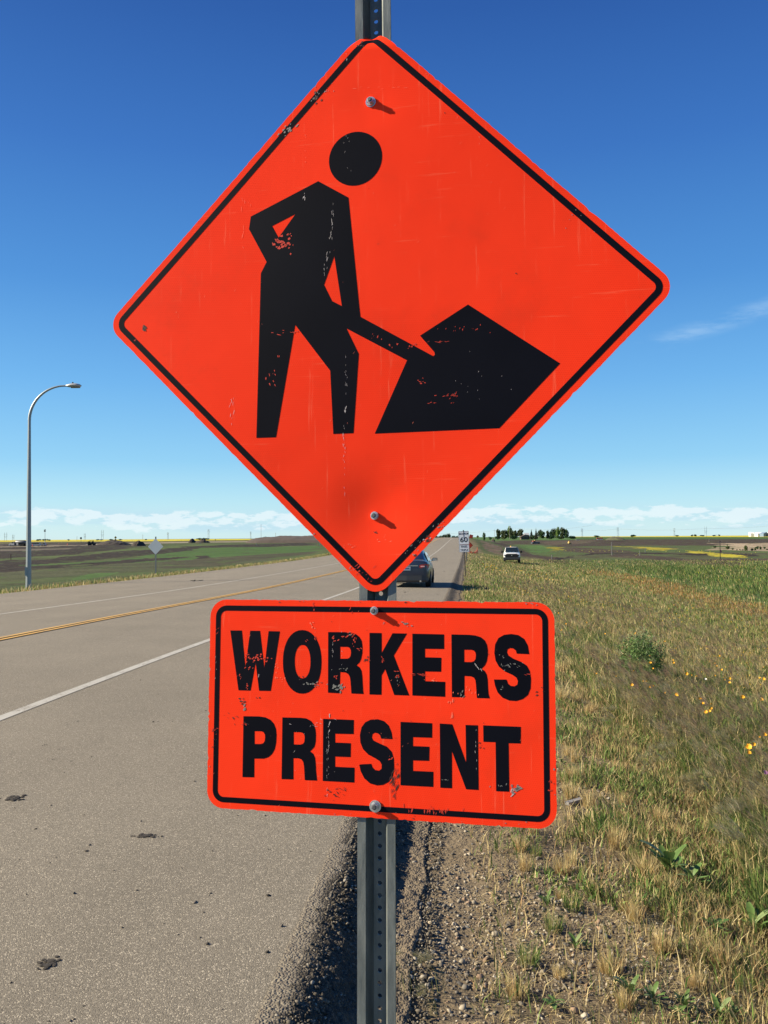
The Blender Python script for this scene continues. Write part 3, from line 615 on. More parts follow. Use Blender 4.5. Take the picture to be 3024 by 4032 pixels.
base_pt = Vector((-.03, 1.86, terrain1(-.03, 1.86)))
sign = thing('roadwork_sign', 'large orange diamond sign with a digging worker above a WORKERS PRESENT panel', 'road sign', base_pt)
INV = sign.matrix_basis.inverted() if False else Matrix.Translation(-base_pt)
MD = INV@frame_matrix(RD, TD); MT = INV@frame_matrix(RT, TT_)
def post_z(y):
    """set-back of the post's front face behind the diamond's plane; the post is bent forward lower down"""
    return -.0155 if y > -.48 else -.0155+.0445*((-.48-y)/.59) if y > -1.07 else .029+.045*(-1.07-y)
def build_post():
    # hat section that opens towards the viewer; the web is punched every inch
    D, hw, fl, wb, th_ = .034, .0405, .0180, .0130, .0032
    mb = MB(); c0 = .0035
    prof = [(-hw, -.006), (-hw, 0), (-hw+fl, 0), (-wb, -D), (wb, -D), (hw-fl-.0018, -.0042), (hw-fl+.0012, 0), (hw, 0), (hw, -.006)]
    inner = [(-hw+th_, -.006), (-hw+th_, -th_), (-hw+fl-th_*.9, -th_), (-wb-th_*.9, -D-th_), (wb+th_*.9, -D-th_), (hw-fl+th_*.6, -.0055), (hw-fl+th_, -th_), (hw-th_, -th_), (hw-th_, -.006)]
    pitch = .0254; y0 = -2.9; n = int((.93-y0)/pitch)
    ys = [y0+pitch*i for i in range(n+1)]
    for i in range(n):
        a, b = ys[i], ys[i+1]; za, zb = post_z(a), post_z(b)
        def P(q, y, z): return (q[0]+c0, y, q[1]+z)
        for k in range(8):
            if k == 3: continue
            for pr, fl_ in ((prof, 0), (inner, 1)):
                q = [P(pr[k], a, za), P(pr[k+1], a, za), P(pr[k+1], b, zb), P(pr[k], b, zb)]
                mb.add(q, [(0, 1, 2, 3)] if not fl_ else [(3, 2, 1, 0)])
        # web cell with a round hole
        zc = (za+zb)/2; yc = (a+b)/2; r = .0049; nn = 16
        for z_, off in ((-D, 0), (-D-th_, 1)):
            w = wb+(th_*.9 if off else 0)
            corners = [(w, b), (-w, b), (-w, a), (w, a)]
            ring = [(r*math.cos(2*math.pi*(k+.5)/nn), yc+r*math.sin(2*math.pi*(k+.5)/nn)) for k in range(nn)]
            vs = [(x+c0, y, z_+za+(zb-za)*(y-a)/pitch) for x, y in ring+corners]
            fs = []
            for qd in range(4):
                rng = [(qd*4+j) for j in range(4)]
                for j in rng[:-1]: fs.append((nn+qd, j, j+1) if not off else (nn+qd, j+1, j))
                nx = (rng[-1]+1) % nn; fs.append((nn+qd, rng[-1], nx, nn+(qd+1) % 4) if not off else (nn+(qd+1) % 4, nx, rng[-1], nn+qd))
            mb.add(vs, fs)
        ring = [(r*math.cos(2*math.pi*(k+.5)/nn)+c0, yc+r*math.sin(2*math.pi*(k+.5)/nn)) for k in range(nn)]
        vs = [(x, y, -D+zc) for x, y in ring]+[(x, y, -D-th_+zc) for x, y in ring]
        mb.add(vs, [(k, nn+k, nn+(k+1) % nn, (k+1) % nn) for k in range(nn)])
    me = bpy.data.meshes.new('post'); me.from_pydata(mb.v, [], mb.f); me.materials.append(M_GALV)
    bm = bmesh.new(); bm.from_mesh(me); bmesh.ops.remove_doubles(bm, verts=bm.verts[:], dist=1e-5); bm.to_mesh(me); bm.free()
    o = link_mesh('post', me, sign); o.matrix_local = MD; return o
build_post()

XS = [i*.02 for i in range(-32, 33)]; YS = sorted(set([round(i*.02, 3) for i in range(-32, 29)]+[round(.56+i*.005, 4) for i in range(1, 16)]+[round(-.56+i*.02+.01, 3) for i in range(0, 11)]))
XS = sorted(set([round(x, 4) for x in XS]+[round(-.09+i*.01, 4) for i in range(19)]))
hd = .9/math.sqrt(2)
def diamond(inset, r):
    k = hd-inset*math.sqrt(2); return rounded([(k, 0), (0, k), (-k, 0), (0, -k)], r, 8)
def roughen(pts, amp, seed):
    return pts
panel = thing('tmp', None, None)
def rub(outline, amp=.0009, step=.006, seed=1):
    """small nicks along the cut edge"""
    rnd = random.Random(seed); out = []
    n = len(outline)
    for i in range(n):
        a = Vector(outline[i]); b = Vector(outline[(i+1) % n]); L = (b-a).length; k = max(1, int(L/step))
        nr = Vector((b.y-a.y, a.x-b.x)).normalized() if L > 1e-9 else Vector((0, 0))
        for j in range(k):
            f = j/k; d = rnd.gauss(0, amp*.25)-(amp*rnd.random()*2 if rnd.random() < .07 else 0)
            if j == 0: d = 0
            p = a.lerp(b, f)+nr*d; out.append((p.x, p.y))
    return out
bpy.data.objects.remove(panel)
bm = flat_bm(rub(diamond(0, .038), .0010, .007, 3)); gridcut(bm, XS, YS); lay_bm(bm, 0, disp_d)
dp = sheet_obj('diamond_panel', bm, [M_SHEET, M_ALU], sign, .0020); dp.matrix_local = MD
bm = flat_bm(diamond(.0136, .026), [diamond(.0270, .013)]); gridcut(bm, XS, YS); lay_bm(bm, .00028, disp_d); sheet_obj('border', bm, [M_INK], dp)
bm = flat_bm([(x/1000, y/1000) for x, y in BODY], [[(x/1000, y/1000) for x, y in h] for h in BODY_HOLES]); gridcut(bm, XS, YS); lay_bm(bm, .00028, disp_d); sheet_obj('worker_symbol', bm, [M_INK], dp)
bm = flat_bm([(-.0353+.0605*math.cos(2*math.pi*i/48), .3321+.0605*math.sin(2*math.pi*i/48)) for i in range(48)]); gridcut(bm, XS, YS); lay_bm(bm, .00028, disp_d); sheet_obj('worker_head', bm, [M_INK], dp)
tw, thh = .375, .2261
bm = flat_bm(rub(rounded([(tw, thh), (-tw, thh), (-tw, -thh), (tw, -thh)], .038, 8), .0012, .006, 5)); gridcut(bm, [i*.05 for i in range(-7, 8)], [i*.05 for i in range(-4, 5)]); lay_bm(bm, 0, None)
tp = sheet_obj('text_panel', bm, [M_SHEET, M_ALU], sign, .0020); tp.matrix_local = MT
k1, k2 = .0132, .0247
bm = flat_bm(rounded([(tw-k1, thh-k1), (-tw+k1, thh-k1), (-tw+k1, -thh+k1), (tw-k1, -thh+k1)], .025, 8), [rounded([(tw-k2, thh-k2), (-tw+k2, thh-k2), (-tw+k2, -thh+k2), (tw-k2, -thh+k2)], .014, 8)]); lay_bm(bm, .00028, None); sheet_obj('border', bm, [M_INK], tp)
for ch, o_, hs in LETTERS:
    bm = flat_bm([(x/1000, y/1000) for x, y in o_], [[(x/1000, y/1000) for x, y in h] for h in hs]); lay_bm(bm, .00028, None)
    l = sheet_obj('letter', bm, [M_INK], tp); l['label'] = 'black capital letter '+ch
# bolts
def bolt(parent, x, y, z0, washer, seed):
    mb = MB(); c = Vector((x, y, z0)); ax = Vector((random.Random(seed).uniform(-.12, .12), random.Random(seed+1).uniform(-.12, .12), 1)).normalized()
    mb.disc_cyl(c, (0, 0, 1), washer, .0018, 28)
    mb.disc_cyl(c+Vector((0, 0, .0018)), ax, .0092, .0022, 24, 0, .0086)
    mb.disc_cyl(c+Vector((0, 0, .004)), ax, .0074, .0066, 6, 0)
    mb.disc_cyl(c+Vector((0, 0, .004))+ax*.0066, ax, .0062, .0008, 6, 1, .0045)
    mb.disc_cyl(c+Vector((0, 0, .004))+ax*.0066, ax, .0035, .0022, 12, 1)
    return mb.build('bolt', [M_ZINC, M_DARKHOLE], parent, 35)
bolt(dp, .0006, .4558, disp_d(.0006, .4558)+.0003, .0115, 1); bolt(dp, -.0018, -.4565, disp_d(-.0018, -.4565)+.0005, .0092, 4)
bolt(tp, -.0012, .2052, .0003, .0085, 8); bolt(tp, .0026, -.2013, .0003, .0125, 11)
# scuffs, chips and scratches
M_CH = [simple('bare_metal_chip', (.24, .23, .21), .55, .3, .6, 300), simple('orange_flake', (.60, .04, .015), .5, 0, .4, 300),
        simple('white_scratch', (.45, .40, .40), .6, 0, .3, 200), simple('dark_smudge', (.05, .018, .014), .7, 0, .5, 200), simple('pale_orange_scratch', (1, .20, .11), .5, 0, .2, 200)]
def blob(mb, x, y, rx, ry, ang, mi, rnd, z, n=9):
    pts = []
    for k in range(n):
        a = 2*math.pi*k/n; r = rnd.uniform(.45, 1.15); u = rx*r*math.cos(a); v = ry*r*math.sin(a)
        pts.append((x+u*math.cos(ang)-v*math.sin(ang), y+u*math.sin(ang)+v*math.cos(ang)))
    b = [(p[0], p[1], z(p[0], p[1])) for p in pts]+[(x, y, z(x, y))]
    mb.add(b, [(n, k, (k+1) % n) for k in range(n)], mi)
def toL(pts, R, t):
    out = []
    for px, py in pts:
        d = ray(px, py); n = R[:, 2]; k = ((t-EYE)@n)/(d@n); q = (EYE+d*k-t)@R; out.append((q[0], q[1]))
    return out
def scuffs(parent, R, t, items, disp, seed, lim):
    """items: (px, py, spread_x, spread_y, count, size_mm, elong, angle_deg, kind)"""
    rnd = random.Random(seed); mb = MB(); z = lambda x, y: .00050+(disp(x, y) if disp else 0)
    for px, py, sxx, syy, n, sz, elg, ang, kind in items:
        for i in range(int(math.ceil(n*.72))):
            q = toL([(px+rnd.gauss(0, sxx), py+rnd.gauss(0, syy))], R, t)[0]
            s = sz*.001*rnd.uniform(.35, 1.0); e = elg*rnd.uniform(.8, 1.3)
            if not lim(q[0], q[1]): continue
            blob(mb, q[0], q[1], s*e, s/max(1, e**.25), math.radians(ang+rnd.gauss(0, 12)), kind, rnd, z)
    me = bpy.data.meshes.new('scuff_marks'); me.from_pydata(mb.v, [], mb.f)
    for m in M_CH: me.materials.append(m)
    me.polygons.foreach_set('material_index', mb.m); me.update()
    o = link_mesh('scuff_marks', me, parent); o['kind'] = 'stuff'; return o
Z2 = lambda x, y: (900+x*.48222, 450+y*.48222); Z3 = lambda x, y: (900+x*.84388, 1150+y*.84388)
Z7 = lambda x, y: (880+x*.39783, 2440+y*.39783); Z8 = lambda x, y: (1480+x*.39783, 2440+y*.39783); Z5 = lambda x, y: (780+x*.8861, 2800+y*.8861); Z4 = lambda x, y: (1200+x*.36166, 1800+y*.36166)
Z0 = lambda x, y: (1200+x*.36166, y*.36166)
itD = [(*Z2(440, 1060), 17, 14, 34, 3.6, 1.2, 20, 1), (*Z2(400, 1035), 14, 5, 12, 3.0, 1.6, -25, 1), (*Z2(480, 975), 10, 6, 9, 2.4, 1.2, 60, 1),
       (*Z2(620, 670), 3, 8, 6, 2.0, 2.5, 80, 2), (*Z2(850, 850), 2, 26, 12, .9, 6, 88, 2), (*Z2(835, 1000), 3, 30, 12, .9, 6, 80, 2), (*Z2(805, 1180), 4, 28, 12, 1.0, 6, 84, 2), (*Z2(785, 1300), 2, 16, 6, .9, 5, 95, 2),
       (*Z2(628, 300), 1, 45, 10, .7, 3, 90, 4), (*Z2(130, 800), 12, 90, 10, 1.0, 9, 88, 4), (*Z2(960, 320), 12, 60, 10, .6, 4, 85, 2),
       (*Z3(270, 190), 26, 6, 12, 1.6, 3, 5, 1), (*Z3(235, 295), 4, 9, 4, 1.8, 2, 100, 1), (*Z3(210, 420), 12, 18, 12, 1.8, 2.2, 120, 1),
       (*Z3(545, 450), 3, 60, 16, .9, 6, 90, 2), (*Z3(545, 555), 2, 6, 5, 2.0, 2, 90, 2), (*Z3(537, 690), 2, 45, 14, .9, 6, 90, 2), (*Z3(18, 560), 6, 45, 12, .9, 6, 78, 2),
       (*Z3(830, 250), 40, 6, 14, 1.8, 1.8, 80, 1), (*Z3(960, 233), 40, 2, 8, 1.0, 6, 2, 1), (*Z3(1120, 165), 60, 12, 18, 1.5, 2, 60, 1), (*Z3(890, 418), 14, 5, 7, 2.0, 2.4, -18, 1),
       (*Z3(1010, 480), 18, 6, 9, 1.6, 3, 15, 1), (*Z3(1050, 490), 16, 14, 9, 1.2, 3, 45, 1), (*Z3(945, 518), 9, 2, 4, 1.8, 3, 10, 1), (*Z3(1140, 440), 60, 60, 16, .7, 2, 80, 2), (*Z3(680, 210), 20, 8, 6, 1.5, 2, 60, 1),
       (*Z4(430, 100), 2, 60, 10, .8, 6, 90, 2), (*Z4(750, 815), 7, 3, 6, 2.0, 1.5, 20, 3), (*Z4(850, 890), 20, 8, 8, 1.0, 3, 30, 4), (*Z4(540, 960), 30, 6, 8, 1.2, 3, 10, 4),
       (*Z4(1330, 880), 12, 10, 16, 2.4, 1.5, 30, 3), (*Z4(1340, 890), 14, 8, 8, 1.6, 1.5, 30, 2), (*Z4(1240, 1050), 25, 3, 10, 1.8, 2, 40, 0), (*Z4(1190, 1075), 5, 4, 4, 2.2, 1.5, 30, 3), (*Z4(1500, 760), 16, 16, 12, 2.0, 2, 48, 0),
       (*Z4(600, 1240), 25, 12, 16, 1.8, 3, 30, 1), (*Z4(700, 1320), 10, 5, 5, 1.6, 2, 40, 1), (*Z4(470, 1230), 8, 8, 6, 2.0, 1.6, 45, 0), (*Z4(350, 1120), 10, 10, 6, 1.6, 1.6, 45, 0), (*Z4(85, 845), 4, 3, 4, 2.6, 1.5, 30, 0), (*Z4(1200, 960), 20, 18, 12, 1.2, 3, 50, 0),
       (*Z0(125, 1080), 7, 12, 14, 3.2, 1.4, 60, 3), (*Z0(120, 1060), 8, 12, 10, 2.0, 1.6, 60, 0), (*Z0(610, 480), 10, 8, 12, 2.0, 2.5, 30, 3), (*Z0(760, 960), 60, 5, 14, .7, 7, 12, 4), (*Z0(450, 660), 3, 18, 4, 1.0, 4, 80, 2), (*Z0(1540, 1230), 3, 2, 2, 1.5, 1, 0, 3),
       (1130, 495, 22, 24, 26, 3.0, 1.6, 50, 0), (1290, 350, 25, 27, 10, 1.6, 1.6, 50, 0), (1690, 280, 20, 17, 14, 1.5, 1.5, -40, 0), (2300, 870, 40, 34, 10, 1.2, 1.6, -40, 0), (568, 1292, 3, 4, 5, 4.0, 1.8, -60, 3),
       (2637, 1137, 2, 7, 9, 3.5, 1.3, 80, 0), (530, 1340, 4, 3, 5, 1.6, 3, 10, 1), (700, 1240, 6, 10, 4, 1.2, 2, 60, 4), (2030, 1080, 2, 2, 2, 1.6, 1.5, 0, 3), (1490, 960, 4, 3, 3, 1.2, 1.5, 0, 3), (1890, 560, 2, 10, 4, .8, 5, 95, 4),
       (1700, 700, 350, 260, 40, .55, 6, 60, 4), (1500, 1750, 200, 120, 16, .6, 5, 60, 4), (860, 1200, 120, 160, 20, .55, 6, 80, 4)]
scuffs(dp, RD, TD, itD, disp_d, 5, lambda x, y: abs(x)+abs(y) < hd-.003 and (x*x+(y-.456)**2) > .014**2 and (x*x+(y+.4565)**2) > .012**2 and abs(x) < .615)
itT = [(*Z7(300, 380), 32, 7, 34, 2.4, 1.2, 20, 1), (*Z7(420, 385), 12, 6, 9, 2.0, 1.2, 20, 1), (*Z7(240, 350), 9, 6, 9, 2.0, 1.2, 20, 1), (*Z7(245, 480), 9, 4, 6, 1.9, 2, 25, 1), (*Z7(150, 565), 6, 6, 6, 1.6, 1.6, 60, 1), (*Z7(232, 650), 4, 9, 8, 2.4, 1.6, 75, 1),
       (*Z7(350, 555), 1, 5, 3, 1.8, 2.5, 80, 2), (*Z7(190, 810), 6, 12, 14, 2.4, 1.3, 30, 3), (*Z7(200, 880), 4, 12, 8, 2.6, 1.6, 80, 0), (*Z7(350, 778), 5, 4, 5, 2.0, 1.3, 0, 3), (*Z7(540, 520), 6, 16, 8, 1.6, 1.6, 60, 4), (*Z7(590, 590), 10, 8, 5, 1.6, 1.5, 50, 4),
       (*Z7(885, 635), 24, 5, 20, 2.4, 1.4, 10, 0), (*Z7(940, 640), 12, 5, 10, 1.8, 1.4, 10, 1), (*Z7(760, 575), 8, 6, 8, 1.8, 1.3, 30, 3), (*Z7(810, 205), 5, 3, 3, 1.6, 2, -30, 1), (*Z7(910, 180), 6, 9, 5, 1.6, 2.5, -60, 1),
       (*Z7(1230, 155), 24, 5, 18, 1.9, 1.8, 15, 1), (*Z7(1300, 220), 4, 14, 10, 1.8, 1.8, 90, 1), (*Z7(1330, 290), 10, 3, 6, 1.6, 2, -20, 1), (*Z7(1105, 190), 7, 6, 7, 2.2, 1.4, 40, 1), (*Z7(1240, 140), 5, 4, 5, 1.6, 2, 40, 0), (*Z7(1082, 300), 1, 26, 8, .8, 5, 90, 2), (*Z7(1170, 300), 1, 60, 8, .6, 5, 90, 2),
       (*Z7(1125, 670), 12, 9, 20, 3.0, 1.6, 50, 0), (*Z7(1120, 560), 6, 8, 8, 2.2, 1.4, 90, 1), (*Z7(1200, 490), 20, 4, 10, 1.4, 1.4, 0, 0), (*Z7(1425, 405), 5, 5, 5, 2.2, 1.6, 60, 3), (*Z7(880, 20), 8, 6, 5, 1.6, 1.6, -30, 4), (*Z7(890, 90), 8, 6, 5, 1.6, 1.6, -30, 4),
       (*Z7(100, 960), 30, 12, 14, 1.3, 3, -30, 3), (*Z7(220, 1040), 7, 4, 6, 2.0, 1.4, 0, 1), (*Z7(1050, 1020), 2, 14, 9, 2.0, 2.4, 88, 2), (*Z7(1040, 1250), 1, 55, 16, .7, 6, 88, 2), (*Z7(1025, 1450), 1, 55, 16, .7, 6, 89, 2), (*Z7(850, 1040), 45, 10, 12, .8, 5, -15, 2), (*Z7(760, 1330), 60, 60, 10, .7, 5, 50, 2),
       (*Z8(85, 35), 3, 3, 4, 2.0, 1.4, 40, 0), (*Z8(290, 48), 14, 4, 12, 2.0, 1.8, -10, 0), (*Z8(75, 390), 5, 16, 9, 1.5, 3, -65, 1), (*Z8(205, 512), 10, 1, 5, 1.3, 4, -3, 1), (*Z8(435, 545), 18, 3, 9, 1.6, 5, -8, 1), (*Z8(215, 555), 5, 8, 6, 1.6, 1.6, 60, 1), (*Z8(225, 600), 5, 10, 5, 1.4, 1.6, 60, 0), (*Z8(585, 600), 8, 5, 5, 1.6, 1.5, 20, 4),
       (*Z8(1015, 480), 6, 9, 7, 1.4, 4, -60, 2), (*Z8(860, 730), 5, 9, 9, 1.8, 1.8, 60, 0), (*Z8(1390, 460), 22, 9, 12, 1.5, 3.5, -30, 0), (*Z8(1475, 543), 8, 1, 4, 1.4, 3.5, 0, 1), (*Z8(1260, 660), 5, 5, 4, 1.6, 1.4, 0, 0), (*Z8(1245, 400), 12, 20, 9, 1.2, 2, 50, 0), (*Z8(1585, 690), 16, 12, 8, 1.6, 1.8, 30, 3),
       (*Z8(745, 805), 8, 5, 8, 1.4, 3, 85, 4), (*Z8(900, 710), 26, 8, 10, 1.3, 2.5, 80, 4), (*Z8(750, 940), 3, 10, 6, 1.4, 3, 70, 4), (*Z8(180, 1640), 7, 36, 30, 2.0, 5, 72, 3), (*Z8(215, 1570), 5, 22, 14, 1.8, 5, 72, 3), (*Z8(1395, 1665), 12, 7, 22, 3.4, 1.3, 10, 0), (*Z8(1355, 1710), 5, 9, 9, 2.0, 2.5, 55, 2),
       (*Z8(150, 1370), 4, 5, 5, 1.8, 1.4, 0, 1), (*Z8(990, 1300), 2, 40, 9, .9, 4, 88, 2), (*Z8(1190, 1650), 30, 10, 9, 1.4, 2, 80, 0), (*Z8(690, 1590), 10, 2, 4, 1.4, 3, 5, 0), (*Z8(200, 1168), 22, 1, 5, .9, 6, 0, 3), (*Z8(1030, 1230), 6, 8, 6, 1.6, 1.6, 60, 3),
       (*Z5(1040, 440), 60, 8, 34, 1.9, 3.5, 82, 1), (*Z5(600, 370), 26, 10, 14, 1.8, 2.2, 10, 3), (*Z5(640, 350), 20, 8, 10, 1.4, 4, -40, 3), (*Z5(75, 130), 12, 30, 12, 1.6, 2, 30, 3), (*Z5(80, 80), 6, 10, 8, 1.3, 3, 10, 1), (*Z5(1565, 310), 6, 6, 7, 2.2, 1.4, 0, 1), (*Z5(1560, 350), 9, 2, 4, 1.5, 2.4, 5, 1),
       (1370, 3260, 12, 5, 6, 1.8, 1.5, 0, 3), (1235, 3130, 0, 0, 0, 1, 1, 0, 0), (1150, 2363, 60, 2, 14, 1.9, 1.8, 0, 0), (1500, 2370, 250, 3, 16, 1.6, 2, 0, 3), (2100, 2378, 30, 3, 9, 1.8, 2, 0, 0), (2187, 3000, 2, 70, 12, 2.2, 1.4, 90, 0), (1200, 3203, 200, 3, 18, 1.5, 1.8, 0, 0), (1750, 3238, 200, 4, 14, 1.5, 1.8, 0, 0), (825, 2700, 2, 200, 16, 1.3, 1.8, 90, 0),
       (1500, 2800, 380, 260, 60, .55, 5, 60, 4), (1500, 2800, 380, 260, 26, .8, 2, 60, 3), (852, 2600, 3, 60, 9, .9, 2, 60, 2), (1630, 3222, 6, 4, 6, 1.8, 1.3, 40, 3), (855, 2480, 5, 16, 5, 1.3, 3, 50, 1), (1235, 2395, 3, 9, 6, 1.8, 3, 80, 1), (1380, 2402, 2, 8, 4, 1.6, 3, 80, 1)]
scuffs(tp, RT, TT_, itT, None, 6, lambda x, y: abs(x) < tw-.003 and abs(y) < thh-.002 and math.hypot(x, y-.205) > .010 and math.hypot(x, y+.2013) > .014 and (abs(x) < tw-.03 or abs(y) < thh-.03))

# ------------------------------------------------------------------ street lamp and the back of a sign on the left
M_POLE = simple('lamp_pole_galvanised', (.27, .30, .31), .45, .45, .12, 6)
M_LAMPHEAD = simple('lamp_head_grey', (.42, .42, .42), .4, .3, .1, 6); M_DARK = simple('dark_plastic', (.018, .018, .02), .6, 0, .3, 20, spec=.2)
M_LENS = simple('lamp_lens', (.20, .20, .19), .15, 0, .2, 20)
lb = far(113, 42.0); 
lamp = thing('street_lamp', 'tall galvanised street lamp with a curved arm on the left verge', 'street lamp', lb)
H = 8.35; mb = MB()
mb.tube([(0, 0, .12), (0, 0, 2.2), (0, 0, H)], [.145, .125, .075], 8); mb.build('pole', M_POLE, lamp, 20)
mb = MB(); pts = [(0, 0, H)]; rad = [.075]
R_ = 1.62
for i in range(1, 19):
    a = math.radians(i*4.65); pts.append((R_*1.06*(1-math.cos(a)), 0, H+R_*math.sin(a)*1.04)); rad.append(.075-.0018*i)
pts.append((pts[-1][0]+.28, 0, pts[-1][2]+.01)); rad.append(.04)
mb.tube(pts, rad, 10); mb.build('arm', M_POLE, lamp, 60)
ex, ez = pts[-1][0], pts[-1][2]
mb = MB(); rings = []
for u, w_, h0, h1 in ((0, .05, -.04, .05), (.12, .12, -.07, .09), (.3, .16, -.08, .12), (.5, .16, -.09, .12), (.66, .12, -.07, .08), (.74, .05, -.02, .03)):
    rings.append([(ex-.02+u, w_*math.cos(2*math.pi*k/10), ez+(h0+h1)/2+(h1-h0)/2*math.sin(2*math.pi*k/10)) for k in range(10)])
mb.loft(rings); head = mb.build('lamp_head', M_LAMPHEAD, lamp, 50)
mb = MB(); mb.loft([[(ex+.22+.44*u, w_*math.cos(2*math.pi*k/10), ez-.065+.05*math.sin(2*math.pi*k/10)*(1 if math.sin(2*math.pi*k/10) < 0 else .1)) for k in range(10)] for u, w_ in ((0, .06), (.3, .13), (.8, .12), (1, .04))]); mb.build('lens', M_LENS, head, 50)
mb = MB(); mb.disc_cyl((ex+.3, 0, ez+.12), (0, 0, 1), .035, .06, 10); mb.build('photocell', M_DARK, head)
mb = MB(); mb.box((0, 0, .07), (.42, .42, .06)); mb.box((0, 0, -.15), (.5, .5, .36)); 
for a in (-.16, .16):
    for b_ in (-.16, .16): mb.disc_cyl((a, b_, .1), (0, 0, 1), .02, .06, 6)
mb.build('base_plate', M_POLE, lamp)
mb = MB(); mb.box((-.06, -.135, 1.0), (.11, .03, .42)); mb.build('hand_hole_cover', M_POLE, lamp)

M_SIGNBACK = simple('sign_back_aluminium', (.42, .46, .50), .5, .25, .06, 3); M_SGPOST = simple('sign_post_steel', (.15, .165, .17), .55, .3, .2, 20)
def small_post(p, h, w=.07, tilt=0.0, parent=None, dz=-.3):
    mb = MB(); mb.box((0, -.012, (h+dz)/2), (w, .006, h-dz)); mb.box((-w/2+.003, .012, (h+dz)/2), (.006, .05, h-dz)); mb.box((w/2-.003, .012, (h+dz)/2), (.006, .05, h-dz))
    return mb.build('post', M_SGPOST, parent)
def diamond_panel(parent, side, zc, mats, yoff, name='panel', border=None, rz=0.0):
    k = side/math.sqrt(2); mb = MB(); o = rounded([(k, 0), (0, k), (-k, 0), (0, -k)], side*.06, 4)
    mb.prism(o, yoff, yoff+.004); p = mb.build(name, mats, parent); p.location.z = zc
    if border:
        bm = flat_bm(rounded([(k*.955, 0), (0, k*.955), (-k*.955, 0), (0, -k*.955)], side*.05, 4), [rounded([(k*.90, 0), (0, k*.90), (-k*.90, 0), (0, -k*.90)], side*.04, 4)])
        bmesh.ops.rotate(bm, verts=bm.verts[:], matrix=Matrix.Rotation(math.radians(90), 3, 'X'))
        for v in bm.verts: v.co.y = yoff-.004
        me = bpy.data.meshes.new('border'); bm.to_mesh(me); bm.free(); link_mesh('border', me, p, [border])
    return p
bp = far(613, 57.0)
sb = thing('road_sign', 'grey unpainted back of a diamond sign on a post beyond the far lane', 'road sign', bp, math.radians(-7))
d_ = hor(613); pz = lambda py, px, Z: EYE[2]-(py-hor(px))*Z/F_PX
small_post(None, pz(2113, 613, 57)-bp.z, .075, parent=sb)
diamond_panel(sb, .75, pz(2152, 613, 57)-bp.z, M_SIGNBACK, -.022)

# ------------------------------------------------------------------ speed limit sign, orange sign behind it
M_WHITE = simple('white_sheeting', (.72, .73, .76), .5, 0, .05, 4); M_BLACK = simple('black_paint', (.012, .012, .014), .5, 0, .3, 10)
M_YEL = simple('yellow_sheeting', (.62, .33, .02), .5, 0, .08, 6); M_ORG = simple('orange_sheeting_plain', (.95, .075, .02), .5, 0, .06, 6); M_GRN = simple('green_sheeting', (.10, .42, .27), .5, 0, .05, 6)
M_RUSTPOST = simple('weathered_brown_post', (.11, .095, .065), .8, 0, .3, 12)
def text_on(parent, s, size, x, z, y, mat, sxk=1.0, ext=.0, name='lettering'):
    cu = bpy.data.curves.new('txt', 'FONT'); cu.body = s; cu.size = size; cu.align_x = 'CENTER'; cu.align_y = 'CENTER'; cu.offset = size*.022; cu.space_character = 1.04
    to = bpy.data.objects.new('txt', cu); COL.objects.link(to); bpy.context.view_layer.update()
    me = bpy.data.meshes.new_from_object(to.evaluated_get(bpy.context.evaluated_depsgraph_get())); bpy.data.objects.remove(to); bpy.data.curves.remove(cu)
    for v in me.vertices: v.co = Vector((x+v.co.x*sxk, y, z+v.co.y))
    me.materials.clear(); me.materials.append(mat); return link_mesh(name, me, parent)
Zs = 50.0; b0 = far(1832, Zs); b0.z = pz(2274, 1832, Zs)
sp_ = thing('speed_limit_sign', 'white MAXIMUM 60 FINES TRIPLE speed sign leaning slightly on a brown post', 'road sign', b0, rot=(0, math.radians(-2.2), math.radians(-7)))
hh = lambda py: pz(py, 1826, Zs)-b0.z
mb = MB(); mb.box((0, .02, (hh(2087)-.3)/2), (.072, .05, hh(2087)+.3)); mb.build('post', M_RUSTPOST, sp_)
mb = MB(); z1, z0 = hh(2091), hh(2144); mb.prism(rounded([(.3, z1), (-.3, z1), (-.3, z0), (.3, z0)], .035, 4), -.012, -.008)
pnl = mb.build('speed_panel', M_WHITE, sp_)
def frame_on(parent, x0, x1, za, zb, y, w=.012, ins=.012):
    bm = flat_bm(rounded([(x1-ins, zb-ins), (x0+ins, zb-ins), (x0+ins, za+ins), (x1-ins, za+ins)], .03, 4), [rounded([(x1-ins-w, zb-ins-w), (x0+ins+w, zb-ins-w), (x0+ins+w, za+ins+w), (x1-ins-w, za+ins+w)], .02, 4)])
    for v in bm.verts: v.co = Vector((v.co.x, y, v.co.y))
    me = bpy.data.meshes.new('border'); bm.to_mesh(me); bm.free(); link_mesh('border', me, parent, [M_BLACK])
frame_on(pnl, -.3, .3, z0, z1, -.015)
text_on(pnl, 'MAXIMUM', .145, 0, hh(2102), -.015, M_BLACK, .80); text_on(pnl, '60', .40, 0, hh(2126), -.015, M_BLACK, 1.1)
mb = MB(); z3, z2 = hh(2145), hh(2174); mb.prism(rounded([(.29, z3), (-.29, z3), (-.29, z2), (.29, z2)], .03, 4), -.012, -.008)
pn2 = mb.build('fines_panel', M_WHITE, sp_); frame_on(pn2, -.29, .29, z2, z3, -.015)
text_on(pn2, 'FINES', .155, 0, hh(2153), -.015, M_BLACK, .95); text_on(pn2, 'TRIPLE', .155, 0, hh(2166), -.015, M_BLACK, .95)
mb = MB(); mb.box((0, -.014, (z1+hh(2122))/2+.02), (.022, .01, z1-hh(2122))); mb.build('strap', M_DARK, sp_)
Zo = 84.0; b1 = far(1837, Zo); b1.z = pz(2212, 1837, Zo)
og = thing('roadwork_sign', 'orange diamond sign mostly hidden behind the white speed sign', 'road sign', b1)
